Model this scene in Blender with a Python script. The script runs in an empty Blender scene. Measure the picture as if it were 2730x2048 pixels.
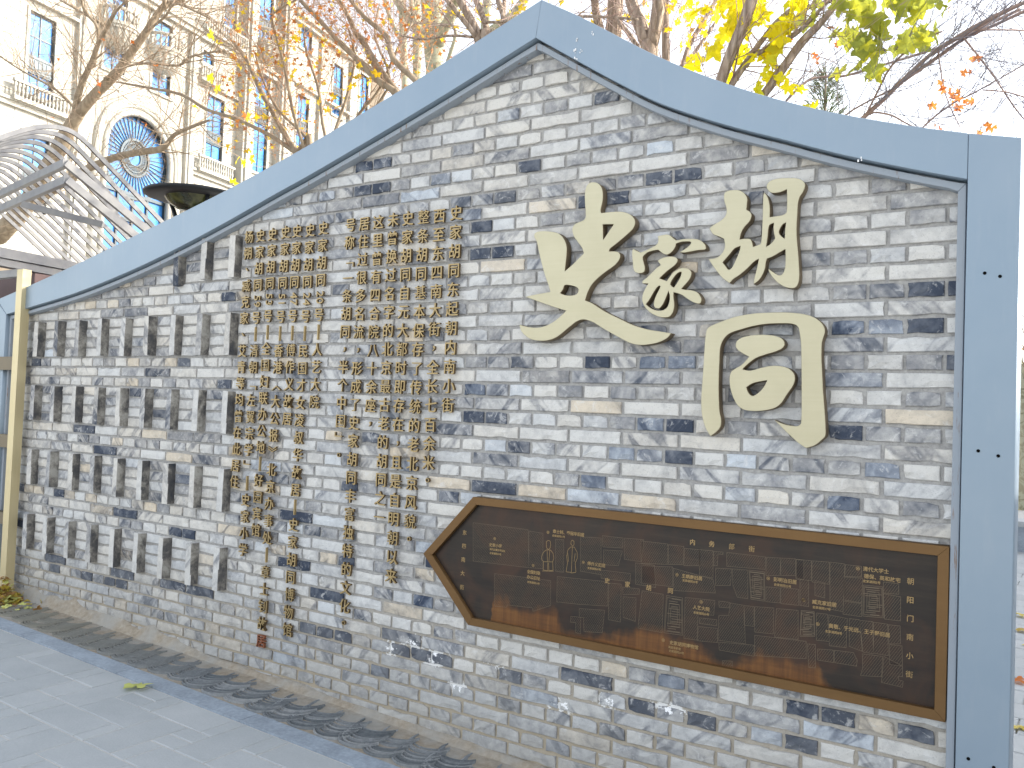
import bpy, bmesh, math, random
from mathutils import Vector, Matrix, noise
# measured outlines and positions, in metres in the scene's own frame (x along the wall, y into it, z up)
D = {"pins":[[-1.521,2.586,"D"],[-1.293,2.593,"G"],[-2.406,2.583,"D"],[-2.536,2.589,"D"],[-2.286,2.59,"G"],[-1.775,2.329,"D"],[-1.394,2.328,"G"],[-1.641,2.201,"D"],[-1.774,2.21,"D"],[-1.072,2.396,"D"],[-0.908,2.458,"D"],[-1.03,2.465,"G"],[-1.4,2.844,"G"],[-1.483,3.048,"G"],[-1.697,3.036,"G"],[-1.821,2.991,"L"],[-0.998,2.761,"G"],[-1.567,2.282,"L"],[-1.606,2.387,"L"],[-1.509,2.685,"L"],[-1.711,2.566,"L"],[-0.735,2.47,"D"],[-0.504,2.485,"G"],[-0.469,2.34,"G"],[0.13,2.214,"G"],[-0.208,2.423,"G"],[-0.144,2.311,"L"],[-0.125,2.212,"L"],[-0.124,2.148,"L"],[0.103,2.296,"G"],[0.021,2.305,"G"],[-4.666,2.204,"D"],[-3.537,2.079,"D"],[-3.651,2.325,"G"],[-5.578,1.7,"D"],[-5.421,1.705,"G"],[-3.546,1.569,"D"],[-4.416,1.7,"T"],[-4.046,1.713,"T"],[-4.629,2.124,"G"],[-4.29,2.195,"G"],[0.129,1.953,"D"],[0.213,1.953,"D"],[0.12,2.213,"G"],[-0.128,1.828,"B"],[-0.001,1.829,"B"],[0.128,1.83,"D"],[-0.249,2.087,"G"],[-0.135,1.954,"G"],[-0.004,1.956,"G"],[0.113,1.894,"L"],[0.13,2.085,"L"],[0.117,2.018,"L"],[-0.077,2.013,"L"],[-0.129,2.15,"L"],[-0.127,2.217,"L"],[-0.123,1.455,"D"],[0.0,1.32,"B"],[-0.144,1.704,"G"],[-0.249,1.327,"G"],[0.126,1.455,"G"],[0.111,1.514,"T"],[-0.126,1.575,"L"],[0.129,1.322,"L"],[0.001,1.453,"G"],[-0.135,1.33,"G"],[-0.139,1.195,"B"],[0.131,1.193,"G"],[0.123,1.573,"G"],[-1.142,1.692,"D"],[-1.642,1.452,"D"],[-1.776,1.453,"D"],[-0.772,1.453,"D"],[-1.022,1.456,"G"],[-0.89,1.457,"B"],[-1.022,1.326,"B"],[-0.773,1.327,"D"],[-1.64,1.142,"D"],[-1.393,1.144,"T"],[-1.531,1.321,"G"],[-1.645,1.261,"G"],[-1.141,1.516,"T"],[-1.264,1.577,"G"],[-1.763,1.573,"B"],[-1.016,1.573,"G"],[-1.829,1.139,"T"],[-1.654,1.694,"G"],[-1.525,1.694,"G"],[-0.899,1.695,"B"],[-0.785,1.695,"B"],[-1.4,1.694,"L"],[-1.274,1.694,"L"],[-1.021,1.695,"L"],[-1.394,1.57,"L"],[-1.143,1.571,"L"],[-0.897,1.522,"L"],[-1.027,1.2,"L"],[-1.776,1.323,"L"],[-1.149,1.2,"B"],[-1.275,1.2,"G"],[-1.545,0.306,"D"],[-1.154,0.377,"D"],[-0.785,0.434,"B"],[-0.648,0.44,"G"],[-1.416,0.308,"G"],[-0.888,0.315,"D"],[-0.65,0.324,"D"],[-1.037,0.183,"G"],[-1.547,0.186,"G"],[-1.787,0.446,"G"],[-0.932,0.371,"L"],[-1.663,0.442,"L"],[-1.544,0.445,"L"],[-1.422,0.449,"L"],[-1.29,0.443,"L"],[-1.163,0.438,"L"],[-1.035,0.451,"T"],[-0.923,0.439,"G"],[-1.298,0.308,"L"],[-1.164,0.313,"L"],[-0.133,0.434,"D"],[-0.0,0.43,"T"],[0.126,0.436,"D"],[-0.249,0.3,"D"],[-0.13,0.305,"D"],[-0.253,0.437,"D"],[0.028,0.367,"L"],[-0.155,0.347,"L"],[-2.655,0.685,"D"],[-2.554,0.674,"D"],[-2.502,1.086,"D"],[-2.854,0.893,"D"],[-2.781,0.497,"D"],[-2.622,0.512,"D"],[-2.268,0.702,"G"],[-2.679,0.706,"T"],[-2.052,0.58,"B"],[-2.303,0.597,"G"],[-2.814,0.822,"G"],[-2.664,0.83,"G"],[-3.046,0.679,"T"],[-2.724,0.335,"D"],[-2.589,0.341,"D"],[-1.864,1.157,"T"],[-2.039,0.701,"T"],[-2.257,0.511,"T"],[-3.414,0.936,"G"],[-3.035,1.07,"G"],[-2.968,0.629,"D"],[-5.728,0.827,"D"],[-5.589,0.82,"T"],[-5.46,0.823,"T"],[-5.205,0.822,"D"],[-5.224,0.381,"D"],[-5.217,0.312,"D"],[-4.834,0.318,"D"],[-4.578,0.313,"D"],[-4.455,0.313,"D"],[-4.705,0.318,"G"],[-3.956,0.382,"D"],[-3.713,0.38,"D"],[-4.434,0.697,"G"],[-4.326,0.702,"G"],[-4.699,0.631,"T"],[-4.705,0.57,"T"],[-4.688,0.758,"T"],[-4.441,0.768,"D"],[-4.396,0.392,"D"],[-3.943,0.703,"D"],[-3.815,0.699,"D"],[-4.676,1.125,"D"],[-3.929,1.142,"T"],[-4.823,0.82,"T"],[-3.694,0.622,"L"],[-3.494,0.78,"T"],[-3.711,0.83,"L"],[-5.703,0.599,"D"],[-5.603,0.32,"G"],[-2.179,0.318,"D"],[-2.055,0.311,"D"],[-1.927,0.314,"D"],[-2.673,0.323,"D"],[-1.541,0.311,"D"],[-2.202,0.376,"G"],[-1.924,0.441,"G"],[-1.791,0.443,"G"],[-2.701,0.24,"G"],[-3.232,0.113,"G"],[-2.513,0.327,"D"],[-2.576,0.324,"D"],[-2.806,0.316,"D"],[-2.31,0.191,"B"],[-1.543,0.184,"G"],[-1.421,0.315,"G"],[-1.803,0.336,"L"],[-1.658,0.343,"L"],[-1.671,0.443,"L"],[-1.547,0.437,"L"],[-1.419,0.44,"L"]],
"lime":[[-2.2083,0.3136],[-2.0701,0.3648],[-1.9528,0.2983],[-1.9325,0.3368],[-1.8059,0.215],[-1.5925,0.3324],[-1.242,0.2501],[-1.0315,0.3101],[-0.7685,0.3363]],
"glyphs":{"shi":[[[-1.1641,2.4606],[-1.1591,2.4601],[-1.1533,2.4592],[-1.1472,2.4578],[-1.1414,2.4559],[-1.1363,2.4536],[-1.132,2.4507],[-1.128,2.4473],[-1.1244,2.4435],[-1.1213,2.4392],[-1.1185,2.4347],[-1.1162,2.4299],[-1.1142,2.4246],[-1.1127,2.4191],[-1.1115,2.4132],[-1.1106,2.4071],[-1.11,2.4006],[-1.1098,2.3938],[-1.1099,2.3868],[-1.1103,2.3797],[-1.111,2.3728],[-1.1121,2.3657],[-1.1138,2.3583],[-1.1157,2.3511],[-1.1173,2.3446],[-1.1181,2.3391],[-1.1181,2.3359],[-1.1175,2.333],[-1.1167,2.3302],[-1.1158,2.3276],[-1.115,2.325],[-1.1047,2.3252],[-1.0938,2.3253],[-1.0825,2.3255],[-1.0715,2.3255],[-1.061,2.3253],[-1.0511,2.3248],[-1.0415,2.3243],[-1.0322,2.3235],[-1.0234,2.3224],[-1.0151,2.3209],[-1.0075,2.3189],[-1.0003,2.3164],[-0.9936,2.3136],[-0.9874,2.3106],[-0.9818,2.3072],[-0.9766,2.3036],[-0.9719,2.2995],[-0.9678,2.2952],[-0.9643,2.2909],[-0.9615,2.2867],[-0.9594,2.2826],[-0.958,2.2786],[-0.9573,2.2745],[-0.9571,2.2704],[-0.9575,2.2662],[-0.9582,2.262],[-0.9595,2.2577],[-0.9613,2.2534],[-0.9639,2.249],[-0.9672,2.2447],[-0.972,2.2399],[-0.9779,2.2348],[-0.9846,2.2296],[-0.9917,2.2243],[-0.9989,2.2189],[-1.0066,2.2132],[-1.015,2.2073],[-1.0235,2.2013],[-1.0317,2.1956],[-1.0392,2.1905],[-1.0459,2.186],[-1.0524,2.1819],[-1.0585,2.1781],[-1.0636,2.1746],[-1.0677,2.1714],[-1.0694,2.1693],[-1.0704,2.1671],[-1.0711,2.1648],[-1.0716,2.1625],[-1.0723,2.1604],[-1.0682,2.1603],[-1.0638,2.1603],[-1.0593,2.1602],[-1.0548,2.16],[-1.0505,2.1596],[-1.0461,2.1591],[-1.0415,2.1586],[-1.037,2.1578],[-1.033,2.1567],[-1.0295,2.1552],[-1.0266,2.153],[-1.0242,2.1504],[-1.0222,2.1475],[-1.0207,2.1443],[-1.0199,2.141],[-1.0196,2.1375],[-1.0198,2.1338],[-1.0206,2.1298],[-1.022,2.1258],[-1.0241,2.1218],[-1.0268,2.1176],[-1.0301,2.1134],[-1.0341,2.1091],[-1.0387,2.1048],[-1.044,2.1005],[-1.0515,2.0954],[-1.0606,2.0899],[-1.0704,2.0842],[-1.0801,2.0785],[-1.0891,2.0729],[-1.0972,2.0675],[-1.1051,2.0621],[-1.1126,2.0567],[-1.1197,2.0514],[-1.1262,2.0461],[-1.1321,2.041],[-1.1374,2.036],[-1.1422,2.0311],[-1.1467,2.026],[-1.1508,2.0206],[-1.1547,2.015],[-1.1582,2.009],[-1.1613,2.003],[-1.1642,1.9969],[-1.1669,1.9908],[-1.1693,1.9847],[-1.1714,1.9785],[-1.1733,1.9723],[-1.1751,1.9663],[-1.1769,1.9606],[-1.1708,1.9584],[-1.1645,1.9563],[-1.1579,1.9541],[-1.1509,1.9513],[-1.1436,1.9479],[-1.1333,1.9421],[-1.1216,1.9349],[-1.1089,1.927],[-1.0958,1.919],[-1.0828,1.9117],[-1.0696,1.905],[-1.056,1.8984],[-1.0422,1.892],[-1.0285,1.8858],[-1.0149,1.8797],[-1.0015,1.8735],[-0.9881,1.8673],[-0.9749,1.8612],[-0.9617,1.8556],[-0.9485,1.8505],[-0.9352,1.846],[-0.9217,1.8419],[-0.9084,1.8383],[-0.8957,1.835],[-0.8839,1.8322],[-0.8734,1.8299],[-0.864,1.8282],[-0.855,1.8269],[-0.846,1.8255],[-0.8365,1.824],[-0.826,1.8222],[-0.8151,1.8204],[-0.8042,1.8185],[-0.7935,1.8167],[-0.7836,1.8151],[-0.7865,1.8114],[-0.7893,1.8075],[-0.7924,1.8035],[-0.796,1.7996],[-0.8006,1.7959],[-0.8061,1.7924],[-0.8125,1.7889],[-0.8194,1.7856],[-0.827,1.7825],[-0.8349,1.7798],[-0.8435,1.7774],[-0.853,1.7753],[-0.8628,1.7735],[-0.8726,1.772],[-0.8817,1.7709],[-0.8901,1.77],[-0.898,1.7694],[-0.9058,1.7692],[-0.9135,1.7693],[-0.9214,1.7698],[-0.9293,1.7707],[-0.9372,1.7719],[-0.9451,1.7735],[-0.9533,1.7756],[-0.962,1.7784],[-0.9711,1.7819],[-0.9804,1.786],[-0.9902,1.7906],[-1.0006,1.7958],[-1.0119,1.8013],[-1.0245,1.8076],[-1.0385,1.8147],[-1.0529,1.8221],[-1.0669,1.8294],[-1.0798,1.8362],[-1.0915,1.8427],[-1.1026,1.8491],[-1.113,1.8552],[-1.1227,1.8607],[-1.1318,1.8654],[-1.1395,1.8689],[-1.1469,1.8718],[-1.1539,1.8742],[-1.1605,1.8761],[-1.1666,1.8777],[-1.172,1.8788],[-1.1768,1.8795],[-1.1814,1.8798],[-1.186,1.8797],[-1.1909,1.8791],[-1.1962,1.8782],[-1.2015,1.8769],[-1.207,1.8751],[-1.2126,1.8728],[-1.2185,1.8698],[-1.2261,1.8652],[-1.2345,1.8594],[-1.2434,1.8529],[-1.2525,1.8463],[-1.2613,1.84],[-1.27,1.8337],[-1.2786,1.8272],[-1.2873,1.8207],[-1.296,1.8148],[-1.3047,1.8097],[-1.3136,1.8055],[-1.3224,1.802],[-1.3313,1.7991],[-1.3403,1.7967],[-1.3493,1.7948],[-1.3585,1.7934],[-1.3677,1.7927],[-1.377,1.7925],[-1.3861,1.7926],[-1.3951,1.793],[-1.4039,1.7937],[-1.4126,1.7946],[-1.4211,1.796],[-1.4293,1.7977],[-1.4372,1.7999],[-1.4446,1.8028],[-1.4518,1.8061],[-1.4586,1.8099],[-1.465,1.8139],[-1.4708,1.818],[-1.4762,1.8222],[-1.4811,1.8266],[-1.4855,1.8312],[-1.4894,1.8359],[-1.4927,1.8407],[-1.4952,1.8458],[-1.4969,1.8511],[-1.4982,1.8564],[-1.4993,1.8616],[-1.5005,1.8665],[-1.4955,1.8648],[-1.4904,1.863],[-1.485,1.8612],[-1.4791,1.8594],[-1.4726,1.8579],[-1.4644,1.8563],[-1.4551,1.8546],[-1.4452,1.8531],[-1.4351,1.8519],[-1.4255,1.8513],[-1.4162,1.851],[-1.4069,1.8511],[-1.3977,1.8516],[-1.3885,1.8526],[-1.3793,1.8542],[-1.3701,1.8565],[-1.3608,1.8594],[-1.3516,1.8628],[-1.3427,1.8666],[-1.3344,1.8704],[-1.3267,1.8744],[-1.3195,1.8787],[-1.3127,1.8833],[-1.306,1.888],[-1.2993,1.8929],[-1.2925,1.8981],[-1.2857,1.9036],[-1.279,1.9093],[-1.2726,1.9148],[-1.2665,1.9199],[-1.2759,1.9225],[-1.2857,1.9252],[-1.296,1.928],[-1.307,1.9312],[-1.3191,1.9349],[-1.3323,1.9391],[-1.3467,1.9438],[-1.3618,1.9489],[-1.3774,1.9542],[-1.3932,1.9595],[-1.4095,1.9651],[-1.4265,1.9709],[-1.4438,1.9769],[-1.4607,1.9828],[-1.4766,1.9882],[-1.4668,1.9898],[-1.4567,1.9914],[-1.4462,1.993],[-1.4349,1.9947],[-1.4226,1.9963],[-1.4087,1.998],[-1.3935,1.9996],[-1.3778,2.0012],[-1.3624,2.0027],[-1.3483,2.0042],[-1.3503,2.0097],[-1.3524,2.0154],[-1.3545,2.0214],[-1.3569,2.0278],[-1.3597,2.0346],[-1.3629,2.0419],[-1.3665,2.0496],[-1.3703,2.0578],[-1.3742,2.0662],[-1.3779,2.075],[-1.3815,2.084],[-1.385,2.0934],[-1.3886,2.1031],[-1.3921,2.1131],[-1.3957,2.1235],[-1.3994,2.1344],[-1.4031,2.146],[-1.4069,2.1577],[-1.4105,2.1693],[-1.4139,2.1803],[-1.4171,2.191],[-1.42,2.2017],[-1.4228,2.212],[-1.4255,2.2213],[-1.4282,2.2291],[-1.4307,2.2341],[-1.4339,2.2385],[-1.437,2.2425],[-1.4397,2.2463],[-1.4413,2.2501],[-1.4418,2.2541],[-1.4418,2.2582],[-1.441,2.262],[-1.4393,2.2654],[-1.4364,2.2681],[-1.4323,2.2701],[-1.4271,2.2715],[-1.4209,2.2723],[-1.4141,2.2728],[-1.4069,2.2729],[-1.3986,2.2725],[-1.3893,2.2717],[-1.3795,2.2705],[-1.3698,2.2691],[-1.3606,2.2675],[-1.3518,2.2658],[-1.343,2.2641],[-1.3345,2.262],[-1.3265,2.2595],[-1.3192,2.2562],[-1.3125,2.2521],[-1.3064,2.2472],[-1.3007,2.2419],[-1.2956,2.2362],[-1.2911,2.2304],[-1.2871,2.2244],[-1.2836,2.2181],[-1.2806,2.2115],[-1.2782,2.2048],[-1.2763,2.1981],[-1.2751,2.1913],[-1.2746,2.1844],[-1.2745,2.1773],[-1.2747,2.1702],[-1.2749,2.1629],[-1.2751,2.1553],[-1.2757,2.1474],[-1.2763,2.1395],[-1.277,2.1316],[-1.2777,2.1241],[-1.2783,2.1167],[-1.2789,2.1095],[-1.2795,2.1024],[-1.2801,2.0956],[-1.2807,2.0892],[-1.2741,2.0939],[-1.2671,2.0989],[-1.26,2.104],[-1.2529,2.1092],[-1.2462,2.1143],[-1.2399,2.1194],[-1.2337,2.1246],[-1.2278,2.1297],[-1.222,2.1348],[-1.2164,2.1396],[-1.211,2.1442],[-1.2057,2.1486],[-1.2006,2.1529],[-1.1958,2.1571],[-1.1911,2.161],[-1.1927,2.1654],[-1.1942,2.1699],[-1.1958,2.1747],[-1.198,2.1797],[-1.2008,2.1848],[-1.2046,2.1903],[-1.2092,2.1961],[-1.2143,2.2021],[-1.2193,2.208],[-1.2238,2.2136],[-1.228,2.2187],[-1.2321,2.2234],[-1.236,2.2281],[-1.2395,2.233],[-1.2425,2.2383],[-1.2452,2.2444],[-1.2477,2.251],[-1.2497,2.2578],[-1.2509,2.2643],[-1.2509,2.2701],[-1.2497,2.275],[-1.2477,2.2795],[-1.2447,2.2835],[-1.2407,2.2872],[-1.2358,2.2906],[-1.229,2.2935],[-1.2205,2.296],[-1.2114,2.2982],[-1.2031,2.3003],[-1.1968,2.3026],[-1.1939,2.3047],[-1.1919,2.3071],[-1.1905,2.3098],[-1.1892,2.3125],[-1.1878,2.3149],[-1.1881,2.3199],[-1.1884,2.3252],[-1.1888,2.3307],[-1.1892,2.3363],[-1.1897,2.3421],[-1.1904,2.348],[-1.1912,2.354],[-1.1921,2.3601],[-1.1929,2.3666],[-1.1936,2.3734],[-1.1943,2.3808],[-1.195,2.3888],[-1.1957,2.397],[-1.1961,2.405],[-1.1961,2.4123],[-1.1956,2.4193],[-1.1949,2.426],[-1.1938,2.4323],[-1.1926,2.4379],[-1.1912,2.4428],[-1.1898,2.4462],[-1.1881,2.4491],[-1.1861,2.4516],[-1.1838,2.4537],[-1.1813,2.4556],[-1.1785,2.4573],[-1.1755,2.4587],[-1.1721,2.4598],[-1.1684,2.4605]],[[-1.1055,2.2761],[-1.0956,2.2754],[-1.085,2.2746],[-1.0742,2.2739],[-1.0637,2.2731],[-1.054,2.2724],[-1.0586,2.2664],[-1.0636,2.26],[-1.0687,2.2534],[-1.0738,2.2468],[-1.0787,2.2404],[-1.0834,2.2342],[-1.0881,2.228],[-1.0926,2.2218],[-1.097,2.2159],[-1.1012,2.2103],[-1.102,2.2228],[-1.1029,2.2363],[-1.1038,2.2501],[-1.1047,2.2636]],[[-1.2782,2.0291],[-1.2741,2.0302],[-1.269,2.0303],[-1.2633,2.0298],[-1.2574,2.0289],[-1.2514,2.0278],[-1.2451,2.0265],[-1.2383,2.0248],[-1.2314,2.0229],[-1.2252,2.0208],[-1.2202,2.0186],[-1.2169,2.0165],[-1.2141,2.0141],[-1.212,2.0115],[-1.2106,2.0087],[-1.2101,2.0058],[-1.2104,2.0025],[-1.2114,1.9989],[-1.2133,1.9952],[-1.2158,1.9918],[-1.219,1.9892],[-1.2231,1.9873],[-1.228,1.9859],[-1.2335,1.985],[-1.2394,1.9844],[-1.2452,1.9841],[-1.2513,1.9842],[-1.2577,1.9847],[-1.2643,1.9855],[-1.2706,1.9866],[-1.2764,1.9878],[-1.2816,1.9892],[-1.2864,1.991],[-1.2908,1.9929],[-1.295,1.9948],[-1.2992,1.9965],[-1.2967,1.9993],[-1.294,2.0022],[-1.2913,2.0052],[-1.2887,2.0084],[-1.2864,2.0116],[-1.2847,2.0152],[-1.2837,2.0193],[-1.2826,2.0233],[-1.2809,2.0267]]],
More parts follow.
